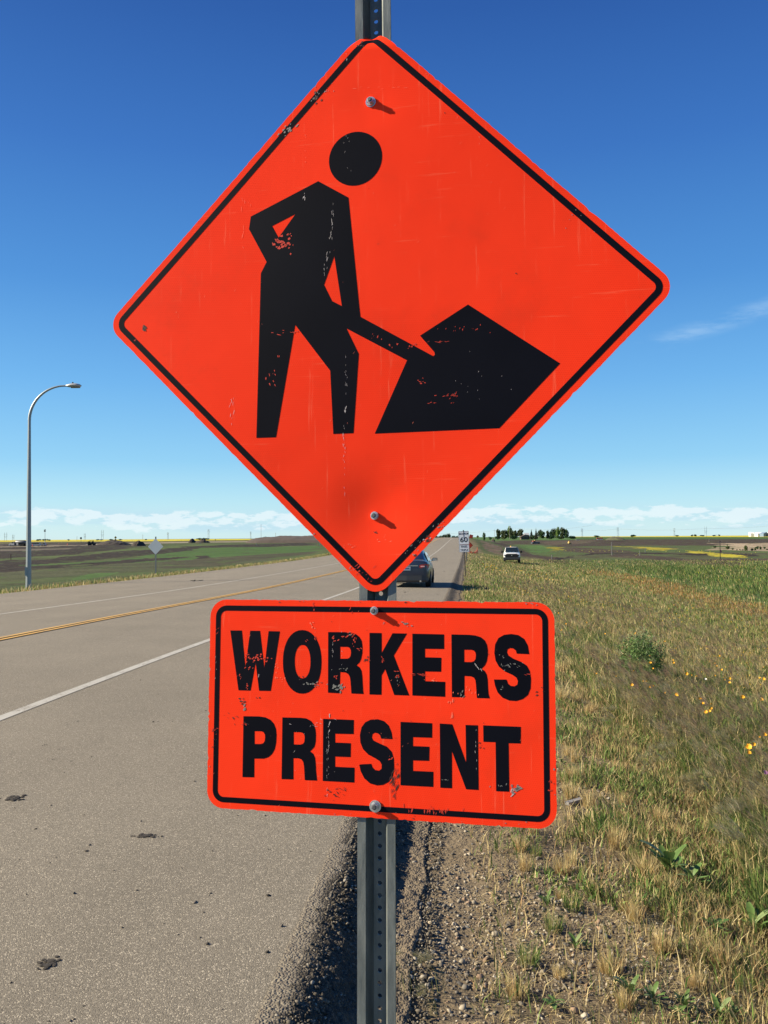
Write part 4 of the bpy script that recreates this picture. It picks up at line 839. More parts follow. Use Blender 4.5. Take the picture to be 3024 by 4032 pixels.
small_post(None, pz(2120, 1837, Zo)-b1.z, .08, parent=og); diamond_panel(og, .9, pz(2147, 1836, Zo)-b1.z, M_ORG, -.022, border=M_BLACK)
mb = MB(); zf = pz(2122, 1836, Zo)-b1.z
for a, q in ((-.4, .5), (.4, .62)): 
    mb.tube([(a*.2, -.03, zf-.3), (a*.8, -.03, zf+.45)], .012, 5, 1)
    mb.add([(a*.8, -.03, zf+.45), (a*.8+q*.55, .05, zf+.36), (a*.8+q*.45, -.03, zf+.12), (a*.6, -.03, zf+.02)], [(0, 1, 2, 3)], 0)
mb.build('warning_flags', [M_ORG, M_SGPOST], og)
Zy = 390.; b2 = far(1881, Zy); 
ys_ = thing('warning_sign', 'small yellow diamond sign beyond the speed sign, beside a lone tree', 'road sign', b2)
small_post(None, pz(2107, 1881, Zy)-b2.z, .12, parent=ys_); pp = diamond_panel(ys_, .95, pz(2113, 1881, Zy)-b2.z, M_YEL, -.04, border=M_BLACK)
mb = MB(); mb.box((0, -.05, -.1), (.14, .006, .45)); mb.box((0, -.05, .2), (.16, .006, .16)); mb.build('symbol', M_BLACK, pp)
b3 = far(1851, 350.); gs = thing('guide_sign', 'small pale green guide sign just right of the speed sign', 'road sign', b3)
for q in (-.3, .3): mb = MB(); mb.box((q, 0, pz(2119, 1851, 350)/2-b3.z/2), (.1, .1, pz(2119, 1851, 350)-b3.z+.4)); mb.build('post', M_SGPOST, gs)
mb = MB(); mb.box((0, -.06, pz(2115.5, 1851, 350)-b3.z), (.75, .02, 1.0)); mb.build('panel', M_GRN, gs)

# ------------------------------------------------------------------ the blue sedan parked on the shoulder
def car_paint(name, col, metal=.4, rough=.3, coat=.8):
    m, t, p = new_mat(name); c = N(t, 'ShaderNodeTexCoord').outputs['Object']
    d = noise(t, 1.6, 6, .65, c); sx_ = N(t, 'ShaderNodeSeparateXYZ'); t.links.new(c, sx_.inputs[0])
    low = maprange(t, math_(t, 'ADD', sx_.outputs[2], math_(t, 'MULTIPLY', d, .5)), .95, .35)
    t.links.new(mixc(t, math_(t, 'MULTIPLY', low, .24), col, (.13, .11, .085)), p.inputs['Base Color'])
    p.inputs['Metallic'].default_value = metal; p.inputs['Roughness'].default_value = rough; p.inputs['Coat Weight'].default_value = coat; p.inputs['Coat Roughness'].default_value = .12; return m
M_BLUE = car_paint('blue_grey_paint', (.020, .028, .050), .3, .35, .5); M_CARW = car_paint('white_car_paint', (.72, .72, .70), 0, .35, .5)
M_GLASS = simple('car_glass', (.012, .018, .02), .06, 0, .2, 2, spec=.8); M_RUBBER = simple('tyre_rubber', (.018, .018, .018), .85, 0, .3, 20); M_RIM = simple('wheel_rim', (.35, .35, .36), .35, .8, .2, 20)
M_RED = simple('tail_lamp_red', (.45, .012, .02), .2, 0, .2, 20, coat=.8); M_REDP = simple('tail_lamp_clear', (.75, .35, .35), .2, 0, .2, 20, coat=.8); M_CHROME = simple('chrome_trim', (.6, .6, .6), .15, 1, .1, 10)
M_BUMP = simple('grey_bumper', (.035, .037, .04), .6, 0, .2, 20); M_PLATE = simple('licence_plate', (.45, .50, .52), .5, 0, .15, 30); M_BLIND = simple('mirror_glass', (.5, .6, .7), .05, .9, .05, 3)
def wheel(parent, x, y, r=.33, w=.22):
    tb = MB(); prof = [(-w/2, r*.62), (-w/2, r*.93), (-w*.38, r), (w*.38, r), (w/2, r*.93), (w/2, r*.62)]; n = 24
    rings = [[(u, q*math.cos(2*math.pi*k/n), q*math.sin(2*math.pi*k/n)) for k in range(n)] for u, q in prof]; tb.loft(rings)
    o = thing('wheel', None, None, (x, y, r)); o.parent = parent
    tb.build('tyre', M_RUBBER, o, 40)
    rb = MB(); sgn = 1 if x > 0 else -1
    rb.disc_cyl((sgn*(w/2-.03), 0, 0), (sgn, 0, 0), r*.60, .03, 20); 
    for k in range(5):
        a = 2*math.pi*k/5; rb.box((sgn*(w/2+.005), r*.32*math.cos(a), r*.32*math.sin(a)), (.02, r*.5, .05), 0, 0, 1, a)
    rb.build('rim', M_RIM, o, 40); return o
def sec(y, w, zl, zm, zb, crown_=.05, tuck=.06):
    h = [(0, zl), (w*.80, zl), (w*.95, zl+.06), (w*.985, (zl+zm)/2), (w, zm), (w*.985, zb-.14), (w*.93, zb-.03), (w*.80, zb+crown_*.5), (w*.4, zb+crown_*.92), (0, zb+crown_)]
    return [(x, y, z) for x, z in h]+[(-x, y, z) for x, z in h[-2:0:-1]]
def sedan():
    st, tq = 34.6, -2.43
    X, Y = to_xy(st+2.35, tq); z = float(roadz(st+2.3)+crown(tq))+.004
    car = thing('parked_car', 'dusty blue grey sedan parked on the paved shoulder behind the sign', 'car', (X, Y, z), -TH)
    mb = MB()
    S = [(-2.42, .66, .40, .55, .80, .02), (-2.40, .80, .30, .56, .96, .03), (-2.30, .865, .24, .60, 1.05, .035), (-2.0, .90, .21, .62, 1.075, .035), (-1.6, .915, .20, .62, 1.05, .04), (-.8, .92, .20, .62, 1.0, .03), (.2, .92, .20, .6, .96, .03), (1.0, .915, .20, .6, .95, .05), (1.6, .90, .21, .58, .88, .07), (2.1, .86, .24, .52, .76, .05), (2.38, .72, .30, .46, .62, .03), (2.44, .55, .34, .44, .55, .01)]
    mb.loft([sec(y, w, zl, zm, zb, c_) for y, w, zl, zm, zb, c_ in S]); body = mb.build('body', M_BLUE, car, 30)
    # glasshouse
    mb = MB()
    def cs(y, wb, wt, zb, zt): 
        h = [(wb, zb), (wb*.97, zb+.04), (wt, zt-.07), (wt*.90, zt-.015), (wt*.45, zt+.005), (0, zt+.01)]
        return [(x, y, q) for x, q in h]+[(-x, y, q) for x, q in h[-2::-1]]
    C = [(-1.72, .74, .70, 1.05, 1.12), (-1.35, .78, .64, 1.03, 1.30), (-1.0, .80, .60, 1.01, 1.42), (-.6, .81, .60, 1.0, 1.475), (0, .82, .61, .98, 1.49), (.45, .82, .62, .97, 1.45), (.85, .82, .66, .96, 1.27), (1.35, .80, .74, .96, 1.02)]
    mb.loft([cs(*c) for c in C], closed=False, cap=False); cab = mb.build('roof', M_BLUE, car, 40)
    def patch(name, quad, mat, parent, off):
        a = [Vector(p) for p in quad]; n = (a[1]-a[0]).cross(a[3]-a[0]).normalized()*off; m2 = MB(); m2.add([p+n for p in a], [(0, 1, 2, 3)]); m2.add([p-n*.2 for p in a], [(3, 2, 1, 0)]); return m2.build(name, mat, parent)
    mb = MB(); n = 7; rows = []
    for (y, wt, zt, inset) in ((-1.60, .66, 1.165, .0), (-1.35, .60, 1.305, 0), (-1.12, .55, 1.385, 0)):
        rows.append([(-wt*.92+2*wt*.92*k/n, y-.012, zt+.012-.05*abs(-1+2*k/n)**2.5) for k in range(n+1)])
    mb.loft(rows, closed=False, cap=False); mb.build('rear_window', M_GLASS, car, 60)
    for sgn in (1, -1):
        for q in (((-1.15, 1.05, 1.06, 1.36), (-.25, 1.03, 1.06, 1.41)), ((-.18, 1.02, .02, 1.41), (.95, 1.0, .55, 1.36))):
            (ya, za, _, zb_), (yb, zc, _, zd) = q
            f = lambda y, z: (sgn*(.80-.19*(z-1.02)/.42+.022), y, z)
            p_ = [f(ya, za), f(yb, zc), f(yb-.3 if yb > .5 else yb, zd), f(ya+.28 if ya < -1 else ya, zb_)]
            m2 = MB(); m2.add(p_, [(0, 1, 2, 3)]); m2.build('side_window', M_GLASS, car)
        # tail lamp, wraps the corner
        m2 = MB(); rr_ = [[(sgn*x, y, zt), (sgn*x, y, zb_)] for x, y, zt, zb_ in ((.50, -2.425, .90, .80), (.62, -2.418, .94, .77), (.74, -2.40, .955, .755), (.83, -2.35, .95, .76), (.885, -2.2, .94, .80), (.905, -2.05, .92, .86))]
        m2.loft(rr_, closed=False, cap=False); tl = m2.build('tail_lamp', M_RED, car)
        m2 = MB(); m2.box((sgn*.64, -2.432, .86), (.16, .012, .05)); m2.build('clear_strip', M_REDP, tl)
        m2 = MB(); m2.tube([(sgn*.86, .62, 1.02), (sgn*.98, .60, 1.04)], .025, 6); m2.loft([[(sgn*1.02+a*wd_, .56+dy, 1.06+b_*hd_) for a, b_ in ((-1, -.8), (1, -.7), (1, .7), (.6, 1), (-.7, 1), (-1, .6))] for dy, wd_, hd_ in ((-.03, .11, .075), (.06, .10, .07), (.12, .04, .03))]); mr = m2.build('side_mirror', M_DARK, car, 40)
        m2 = MB(); m2.box((sgn*1.02, .525, 1.06), (.18, .008, .11)); m2.build('mirror_glass', M_BLIND, mr)
        m2 = MB(); m2.tube([(sgn*.55, -2.47, .27), (sgn*.55, -2.2, .27)], .04, 10); m2.build('exhaust_tip', M_CHROME, car)
        for y in (-1.42, 1.40): wheel(car, sgn*.82, y)
        m2 = MB(); m2.box((sgn*.90, .15, 1.02), (.03, 2.2, .02)); m2.build('window_trim', M_CHROME, car)
        m2 = MB(); m2.loft([[(sgn*x, y, q) for q in (.5, .62)] for x, y in ((.4, 2.47), (.7, 2.40), (.84, 2.2))], closed=False, cap=False); m2.build('headlight', M_REDP, car)
    m2 = MB(); m2.loft([[(x, y, .50), (x, y-.01, .30), (x*.97, y+.05, .22)] for x, y in ((-.87, -2.2), (-.80, -2.39), (-.6, -2.445), (0, -2.465), (.6, -2.445), (.80, -2.39), (.87, -2.2))], closed=False, cap=False); m2.build('rear_bumper', M_BUMP, car)
    m2 = MB(); m2.box((0, -2.43, .78), (.31, .012, .155)); pl = m2.build('licence_plate', M_PLATE, car)
    m2 = MB(); m2.box((0, -2.44, .78), (.22, .004, .05)); m2.build('plate_number', simple('plate_ink', (.03, .1, .2), .6), pl)
    m2 = MB(); m2.box((0, -2.435, .885), (.9, .02, .025)); m2.build('trunk_trim', M_CHROME, car)
    m2 = MB(); m2.box((0, .1, .30), (1.5, 3.9, .16)); m2.build('underbody', M_DARK, car)
    return car
sedan()

# ------------------------------------------------------------------ white pickup in the ditch
def pickup():
    Z = 105.; p = far(2014, Z); p.z = pz(2216, 2014, Z)
    car = thing('pickup_truck', 'white pickup truck facing the camera down in the grassy ditch', 'pickup', p, math.radians(172))
    mb = MB()
    S = [(-2.85, .90, .62, .8, 1.25), (-2.8, .96, .6, .85, 1.3), (-.9, .99, .55, .85, 1.3), (1.1, .99, .55, .9, 1.25), (1.4, .99, .55, .9, 1.22), (2.4, .97, .55, .85, 1.15), (2.72, .92, .6, .85, 1.10), (2.80, .85, .65, .8, 1.0)]
    mb.loft([sec(y, w, zl, zm, zb, .06) for y, w, zl, zm, zb in S]); mb.build('body', M_CARW, car, 35)
    mb = MB()
    def cs(y, wb, wt, zb, zt):
        h = [(wb, zb), (wt, zt-.08), (wt*.9, zt), (0, zt+.03)]; return [(x, y, q) for x, q in h]+[(-x, y, q) for x, q in h[-2::-1]]
    mb.loft([cs(*c) for c in ((-.95, .90, .76, 1.28, 1.86), (-.6, .90, .75, 1.28, 1.90), (.5, .90, .75, 1.26, 1.90), (1.35, .90, .84, 1.24, 1.30))], closed=False, cap=False)
    cb_ = mb.build('cab', M_CARW, car, 35)
    mb = MB(); mb.add([(-.80, 1.40, 1.345), (.80, 1.40, 1.345), (.70, .62, 1.90), (-.70, .62, 1.90)], [(0, 1, 2, 3)]); mb.build('windscreen', M_GLASS, car)
    for s_ in (1, -1):
        mb = MB(); mb.add([(s_*.905, -.8, 1.34), (s_*.905, 1.0, 1.34), (s_*.79, .55, 1.78), (s_*.79, -.8, 1.80)], [(0, 1, 2, 3)]); mb.build('side_window', M_GLASS, car)
        mb = MB(); mb.box((s_*.79, 2.80, .98), (.26, .06, .20)); mb.build('headlight', M_REDP if False else M_LAMPHEAD, car)
        mb = MB(); mb.box((s_*1.14, .95, 1.36), (.22, .10, .26)); mb.tube([(s_*.9, 1.0, 1.32), (s_*1.1, .95, 1.34)], .03, 6); mb.build('side_mirror', M_DARK, car)
        for y in (-1.75, 1.85): wheel(car, s_*.86, y, .40, .27)
    mb = MB(); mb.prism([(-.72, .70), (.72, .70), (.80, .98), (.62, 1.15), (-.62, 1.15), (-.80, .98)], 2.80, 2.86); gr = mb.build('grille', M_DARK, car)
    mb = MB(); mb.disc_cyl((0, 2.86, .96), (0, 1, 0), .07, .02, 12); mb.build('badge', M_CHROME, gr)
    mb = MB(); mb.box((0, 2.86, .62), (1.9, .16, .26)); mb.build('bumper', M_BUMP, car)
    mb = MB(); mb.disc_cyl((.1, 0, 1.92), (0, 0, 1), .08, .14, 10); mb.build('beacon', simple('amber_beacon', (.6, .35, .1), .3), car)
    mb = MB(); mb.box((0, 0, .5), (1.5, 4.6, .2)); mb.build('underbody', M_DARK, car)
pickup()

# ------------------------------------------------------------------ fallen orange snow fence
M_NET = simple('orange_plastic_net', (.75, .13, .07), .6, 0, .15, 10)
a_ = far(1847, 118.); c_ = far(1880, 118.)
nf = thing('snow_fence', 'torn piece of orange plastic snow fence lying in the grass', 'fence', a_)
L_ = (c_-a_).length
mb = MB()
for i in range(16):
    u = i/15*L_; sag = .42*math.sin(math.pi*i/15); mb.tube([(u, 0, .03), (u+.02, 0, max(.08, .55-sag*1.0+.12*math.sin(i*2.1)))], .016, 4)
for r_ in range(5):
    mb.tube([(i/15*L_, .02*math.sin(i), (max(.08, .55-.42*math.sin(math.pi*i/15)+.12*math.sin(i*2.1)))*(r_+.4)/4.6) for i in range(16)], .022, 4)
mb.build('netting', M_NET, nf)
mb = MB(); mb.tube([(.02, 0, -.1), (.0, 0, .75)], .03, 5); mb.build('stake', M_NET, nf); mb = MB(); mb.tube([(L_, 0, -.1), (L_-.05, 0, .85)], .03, 5); mb.build('stake', M_NET, nf)

# ------------------------------------------------------------------ survey stakes and marker rod
M_LATH = simple('pale_lath', (.50, .44, .34), .8, 0, .1, 8); M_ROD = simple('dark_rod', (.04, .035, .035), .7, 0, .2, 8); M_PINK = simple('pink_ribbon', (.5, .16, .16), .7, 0, .2, 8); M_TAPE = simple('red_brown_lath', (.16, .07, .05), .8, 0, .2, 8)
def stake(px, y0, y1, w, mat, label, ribbon_=None, group='survey stakes in the ditch', Z=None):
    g = hit(px, y1) if Z is None else far(px, Z); Zg = g.y
    o = thing('survey_stake', label, 'stake', g, group=group); h = (y1-y0)*Zg/F_PX
    m2 = MB(); m2.box((0, 0, h/2-.15), (w*Zg/F_PX, w*Zg/F_PX*.3, h+.3), taper=.95); m2.build('lath', mat, o)
    if ribbon_: m2 = MB(); m2.add([(0, -.08, h*.5), (w*Zg/F_PX*1.8, -.06, h*.47), (w*Zg/F_PX*2.2, -.05, h*.36), (-w*Zg/F_PX, -.08, h*.38)], [(0, 1, 2, 3)]); m2.build('ribbon', ribbon_, o)
stake(2173, 2184, 2205, 2.6, M_LATH, 'short white stake right of the pickup, where the dark dirt begins')
stake(2409, 2134, 2187, 3.0, M_LATH, 'tallest white stake, at the right, with its foot at the dark trench')
stake(2541, 2158, 2176, 2.2, M_LATH, 'short white stake beside the left end of the yellow flower strip')
stake(2519, 2168, 2188, 2.0, M_LATH, 'thin pale stake just right of the tallest white stake')
stake(2836, 2129, 2201, 2.6, M_ROD, 'dark marker rod with a faded pink ribbon by the yellow flower strip', M_PINK)
stake(2792, 2122, 2133, 1.8, M_LATH, 'far pale stake on the brown earth bank near the twin pole')
stake(1259, 2140, 2152, 2.0, M_LATH, 'thin pale stake just left of the diamond sign edge', group='survey stakes left of the road')
stake(1011, 2141, 2148, 2.4, M_LATH, 'small pale stake standing in the left green field', group='survey stakes left of the road')
stake(43, 2182, 2204, 2.4, M_TAPE, 'reddish stake left of the lamp pole in the dirt', group='survey stakes left of the road')
stake(788, 2136, 2141, 3.0, M_LATH, 'tiny pale marker near the end of the left dirt pile', group='survey stakes left of the road')

# ------------------------------------------------------------------ distant trees, poles, pylons
M_BARK = simple('bark', (.07, .055, .04), .9, 0, .3, 4)
def crown_mesh(name, seed, shape, col, n=900, leaf=.5):
    """unit crown, about 1 high and wide: many leaf-sized faces in clumps"""
    rg = np.random.default_rng(seed)
    if shape == 'spruce':
        u = rg.random(n)**.75; z = .04+.96*(1-u); r = .5*u*rg.random(n)**.35*(.75+.25*np.sin(u*44)); a = rg.random(n)*6.283
        P = np.stack([r*np.cos(a), r*np.sin(a), z], -1); sz = .05*(.5+u)
    else:
        k = 13; cz = rg.random(k)*.62+.24; ca = rg.random(k)*6.283; cr = .34*rg.random(k)**.5*(1-np.abs(cz-.5))
        C = np.stack([cr*np.cos(ca), cr*np.sin(ca), cz], -1); R = .13+.12*rg.random(k)
        if shape == 'low': C[:, 2] = C[:, 2]*.6+.1; 
        i = rg.integers(0, k, n); d = rg.normal(size=(n, 3)); d /= np.linalg.norm(d, axis=1)[:, None]
        P = C[i]+d*(R[i]*rg.random(n)**.3)[:, None]; P[:, 2] = np.clip(P[:, 2], .03, 1.2); sz = np.full(n, .060)
    nrm = rg.normal(size=(n, 3)); nrm /= np.linalg.norm(nrm, axis=1)[:, None]
    t1 = np.cross(nrm, rg.normal(size=(n, 3))); t1 /= np.linalg.norm(t1, axis=1)[:, None]; t2 = np.cross(nrm, t1)
    sz = (sz*leaf*2*(.6+.8*rg.random(n)))[:, None]
    V = np.stack([P+t1*sz, P-t1*sz*.6+t2*sz*.8, P-t1*sz*.6-t2*sz*.8], 1).reshape(-1, 3); T = np.arange(n*3).reshape(-1, 3)
    c = np.array(col)*(.55+.9*rg.random((n, 1)))*np.array([1+.2*rg.normal(), 1, 1]); c = np.repeat(c, 3, 0)
    return mesh_np(name, V, T, np.clip(c, 0, 1), False, [M_LEAF])
DK = (.050, .075, .034); MD_ = (.075, .105, .038); LT = (.14, .18, .045); SPR = (.034, .055, .034)
CR = {'dark': [crown_mesh('crown', 100+i, 'round', DK) for i in range(3)], 'mid': [crown_mesh('crown', 110+i, 'round', MD_) for i in range(2)], 'light': [crown_mesh('crown', 120, 'round', LT)],
      'spruce': [crown_mesh('crown', 130+i, 'spruce', SPR) for i in range(2)], 'low': [crown_mesh('crown', 140+i, 'low', DK) for i in range(2)]}
_tm = MB(); _tm.tube([(0, 0, -.03), (.01, 0, .35), (-.01, .01, .7)], [.035, .022, .006], 6); _tm.tube([(.01, 0, .33), (.12, .05, .6)], [.014, .004], 5); _tm.tube([(.0, 0, .4), (-.13, -.05, .66)], [.012, .004], 5)
TRUNK = _tm.mesh('trunk', M_BARK)
_tc = [0]
def tree(px, ytop, wpx, Z, kind, label, group, ybase=None):
    g = far(px, Z)
    h = max(1.5, pz(ytop, px, Z)-g.z); w = wpx*Z/F_PX
    _tc[0] += 1; o = thing('spruce_tree' if kind == 'spruce' else 'tree', label, 'tree', g, _tc[0]*1.7, group)
    c = link_mesh('crown', CR[kind][_tc[0] % len(CR[kind])], o); c.scale = (w*1.42, w*1.42, h*(1.0 if kind == 'spruce' else 1.04))
    t_ = link_mesh('trunk', TRUNK, o); t_.scale = (w*.6, w*.6, h)
    return o
X5 = lambda x: 1940+x*.1929; Y5 = lambda y: 2060+y*.1929
grove = [(115, 132, 95, 'dark', 'dark round tree at the left end of the farm grove'), (205, 140, 90, 'mid', 'mid green tree second from the left in the farm grove'), (340, 80, 110, 'light', 'tall lighter green tree behind the power pole in the grove'),
         (270, 150, 80, 'dark', 'dark tree just left of the power pole in the grove'), (400, 160, 90, 'dark', 'dark tree just right of the power pole in the grove'), (470, 145, 90, 'mid', 'mid green tree between the pole and the farmhouse'), (570, 130, 120, 'dark', 'broad dark tree leaning over the farmhouse roof'),
         (790, 122, 75, 'spruce', 'pointed spruce just right of the farmhouse'), (885, 98, 66, 'spruce', 'tallest pointed spruce right of the farmhouse'), (965, 145, 95, 'dark', 'dark round tree right of the two spruces'), (1010, 170, 110, 'mid', 'low mid green tree in the middle of the right grove'), (1120, 165, 90, 'dark', 'dark tree at the gap in the right grove'), (1190, 160, 60, 'mid', 'slim tree filling the gap in the right grove'),
         (1255, 115, 110, 'dark', 'big dark tree left of the pale green one'), (1335, 92, 100, 'light', 'pale green tallest tree in the right grove'), (1425, 98, 110, 'dark', 'big dark tree right of the pale green one'), (1510, 130, 95, 'mid', 'last tall tree at the right end of the grove')]
for x, yt, w_, k, lab in grove: tree(X5(x), Y5(yt), w_*.1929, 1000+random.uniform(-40, 40), k, lab, 'farm grove trees')
for x, yt, w_, Z, k, lab in ((100, 235, 90, 990, 'low', 'dark bush under the left end of the farm grove'), (230, 232, 110, 985, 'low', 'dark bush left of the grove power pole'), (430, 228, 90, 985, 'low', 'bush in front of the farmhouse trees'), (850, 225, 110, 990, 'low', 'bush at the foot of the tallest spruce'),
                          (1180, 230, 110, 990, 'low', 'bush under the gap of the right grove'), (1400, 228, 150, 985, 'low', 'bush under the big right grove trees'), (1620, 240, 130, 1000, 'low', 'low hedge running right from the grove')):
    tree(X5(x), Y5(yt), w_*.1929, Z, k, lab, 'farm grove bushes')
B4 = lambda x: 1780+x*.1326
tree(B4(952), 2098, 13, 620, 'mid', 'lone rounded tree left of the farm grove', 'lone trees'); 
for px, yt, w_, Z, lab in ((1716, 2105, 16, 900, 'far tree where the road meets the horizon, leftmost'), (1733, 2105, 16, 900, 'far tree left of the road horizon gap'), (1750, 2106, 18, 900, 'far tree above the road crest'), (1767, 2102, 17, 880, 'taller far tree above the road crest'), (1784, 2105, 15, 900, 'far tree just left of the speed sign'), (1799, 2106, 16, 880, 'far tree half behind the speed sign'), (1855, 2105, 12, 860, 'dark far tree just right of the speed sign'),
                           (1930, 2110, 13, 900, 'small bush cluster between lone tree and grove')):
    tree(px, yt, w_, Z, 'low' if w_ < 17 else 'dark', lab, 'trees beyond the road crest')
for px, yt, w_, Z, lab in ((152, 2121, 18, 2200, 'far bluff of trees right of the lamp pole'), (175, 2120.5, 20, 2200, 'far bluff of trees under the light mast'), (192, 2122, 14, 2200, 'right end of the far bluff by the light mast'), (270, 2122, 8, 2200, 'single far bush left of the dark diamond sign'), (385, 2121.5, 12, 2300, 'far trees right of the loader'), (398, 2122.5, 14, 2300, 'far low trees behind the long dirt pile'), (437, 2121, 14, 2300, 'far trees above the long dirt pile'),
                           (474, 2121, 12, 2300, 'far trees right of the yellow diamond sign'), (575, 2121, 8, 2300, 'single far bush right of the round dirt pile'), (785, 2117, 22, 2000, 'far tree clump above the middle dirt pile'), (803, 2116.5, 20, 2000, 'far tree clump at the foot of the lattice pylon'), (818, 2117.5, 12, 2000, 'right end of the clump near the lattice pylon'), (1046, 2110.5, 20, 1800, 'far tree clump above the start of the earth bank'),
                           (2349, 2106.5, 20, 2600, 'far clump left of the orange machine'), (2492, 2103, 16, 2600, 'far dark clump right of the grassy mound'), (2725, 2103.5, 9, 2800, 'small far bush left of the twin pole'), (2738, 2102, 9, 2800, 'small round far tree left of the twin pole'), (2832, 2103, 8, 2800, 'small far tree midway between twin pole and silos'), (2490, 2104, 12, 2800, 'second far bush right of the grassy mound'),
                           (2812, 2105, 14, 2900, 'low far hedge right of the twin pole'), (2765, 2105, 16, 2900, 'low far hedge left of the twin pole'), (2666, 2105.5, 14, 2900, 'low far hedge at the pale pylon')):
    tree(px, yt, w_, Z, 'low', lab, 'far tree clumps on the horizon')
M_STEEL = simple('pylon_steel', (.26, .30, .33), .6, .2, .1, .2); M_WOODP = simple('pole_wood', (.24, .22, .20), .8, 0, .2, 1)  # pylon grey has the fading of distance haze put into its colour
def pylon(px, y0, y1, wpx, Z, kind, label, group='power line towers'):
    g = far(px, Z); h = pz(y0, px, Z)-g.z; w = wpx*Z/F_PX; o = thing('power_pylon' if kind != 'pole' else 'power_pole', label, 'pylon' if kind != 'pole' else 'power pole', g, group=group)
    m2 = MB(); k = Z/F_PX*.40      # member half-thickness, about what reads at this distance
    if kind == 'H':
        legs = MB()
        for s_ in (-1, 1):
            l_ = MB(); l_.tube([(s_*w*.36, 0, -.5), (s_*w*.36, 0, h)], k*1.25, 5); l_.build('leg', M_STEEL, o)
        for q in (.80, .58):
            m2.tube([(-w*.62, 0, h*q), (w*.62, 0, h*q)], k*.75, 4)
        m2.tube([(-w*.36, 0, h*.56), (w*.36, 0, h*.32)], k*.5, 4); m2.tube([(w*.36, 0, h*.56), (-w*.36, 0, h*.32)], k*.5, 4); m2.build('crossarm', M_STEEL, o)
    elif kind == 'lattice':
        for s_ in (-1, 1): m2.tube([(s_*w*.5, 0, -.5), (s_*w*.28, 0, h*.6), (s_*w*.22, 0, h)], k*.8, 4)
        for i in range(9): m2.tube([(-w*.42, 0, h*i/9), (w*.36, 0, h*(i+1)/9)], k*.4, 4); m2.tube([(w*.42, 0, h*i/9), (-w*.36, 0, h*(i+1)/9)], k*.4, 4)
        m2.build('lattice', M_STEEL, o); a2 = MB()
        for q in (.66, .8, .94): a2.tube([(-w*.75, 0, h*q), (w*.75, 0, h*q)], k*.6, 4)
        a2.build('crossarm', M_STEEL, o)
    else:
        m2.tube([(0, 0, -.5), (0, 0, h)], [k*1.7, k*1.2], 6); m2.build('pole', M_WOODP, o); a2 = MB(); a2.tube([(-w*.5, 0, h*.90), (w*.5, 0, h*.90)], k*.6, 4); a2.build('crossarm', M_WOODP, o)
    return g, h
def wires(pts, label):
    m2 = MB()
    for (g0, z0_), (g1, z1_) in zip(pts[:-1], pts[1:]):
        ps = []
        for i in range(13):
            u = i/12; p = g0.lerp(g1, u); z_ = (g0.z+z0_)*(1-u)+(g1.z+z1_)*u-4*u*(1-u)*h_sag; ps.append((p.x, p.y, z_))
        m2.tube(ps, [max(.02, p[1]/F_PX*.28) for p in ps], 3, cap=False)
    o = m2.build('power_line', M_STEEL); tag(o, label, 'cable'); return o
h_sag = 3.0
pylon(22, 2097, 2126, 12, 2300, 'H', 'leftmost twin-leg pylon on the horizon at the left edge'); pylon(52, 2105, 2126, 8, 3200, 'H', 'smaller twin-leg pylon second from the left edge')
pylon(334, 2100, 2126, 7, 3200, 'H', 'twin-leg pylon between dark diamond sign and loader'); pylon(403, 2087, 2126, 10, 2200, 'H', 'tall twin-leg pylon right of the loader'); pylon(303, 2112, 2126, 3, 3000, 'pole', 'thin far pole left of the dark diamond sign')
pylon(562, 2105, 2124, 4, 3000, 'pole', 'thin far pole left of the grey sign back'); pylon(661, 2096, 2122, 6, 2800, 'lattice', 'slim pale pylon right of the grey sign back'); l1 = pylon(821, 2084, 2121, 8, 1900, 'lattice', 'lattice pylon above the middle dirt piles')
pylon(987, 2093, 2119, 5, 2700, 'lattice', 'slim pale pylon left of the long earth bank'); pylon(1028, 2064, 2118, 4, 1500, 'pole', 'tall thin mast above the start of the earth bank'); pylon(1085, 2098, 2118, 4, 3000, 'pole', 'faint far pole over the long earth bank')
a1 = pylon(1947, 2085, 2112, 7, 1350, 'pole', 'power pole left of the farm grove'); a2_ = pylon(2007, 2071, 2115, 9, 980, 'pole', 'power pole standing in front of the grove'); pylon(2157, 2098, 2113, 4, 980, 'pole', 'short pole in front of the right grove')
b1_ = pylon(2292, 2081, 2109, 7, 2600, 'lattice', 'slim pylon just right of the grove'); b2_ = pylon(2433, 2076, 2111, 8, 2000, 'lattice', 'darker lattice pylon behind the grassy mound'); b3_ = pylon(2655, 2080, 2107, 7, 2700, 'lattice', 'pale faint pylon between the mound and the twin pole'); b4_ = pylon(2779, 2073, 2115, 10, 1700, 'H', 'tall twin pole at the right against the canola field')
wires([(far(1700, 1900), 13), (a1[0], a1[1]*.9), (a2_[0], a2_[1]*.9), (far(2330, 700), 12)], 'thin overhead cable running through the poles by the grove')
wires([(b1_[0], b1_[1]*.85), (b2_[0], b2_[1]*.85), (b4_[0], b4_[1]*.8), (far(3200, 1500), 26)], 'thin overhead cable strung along the right pylons')

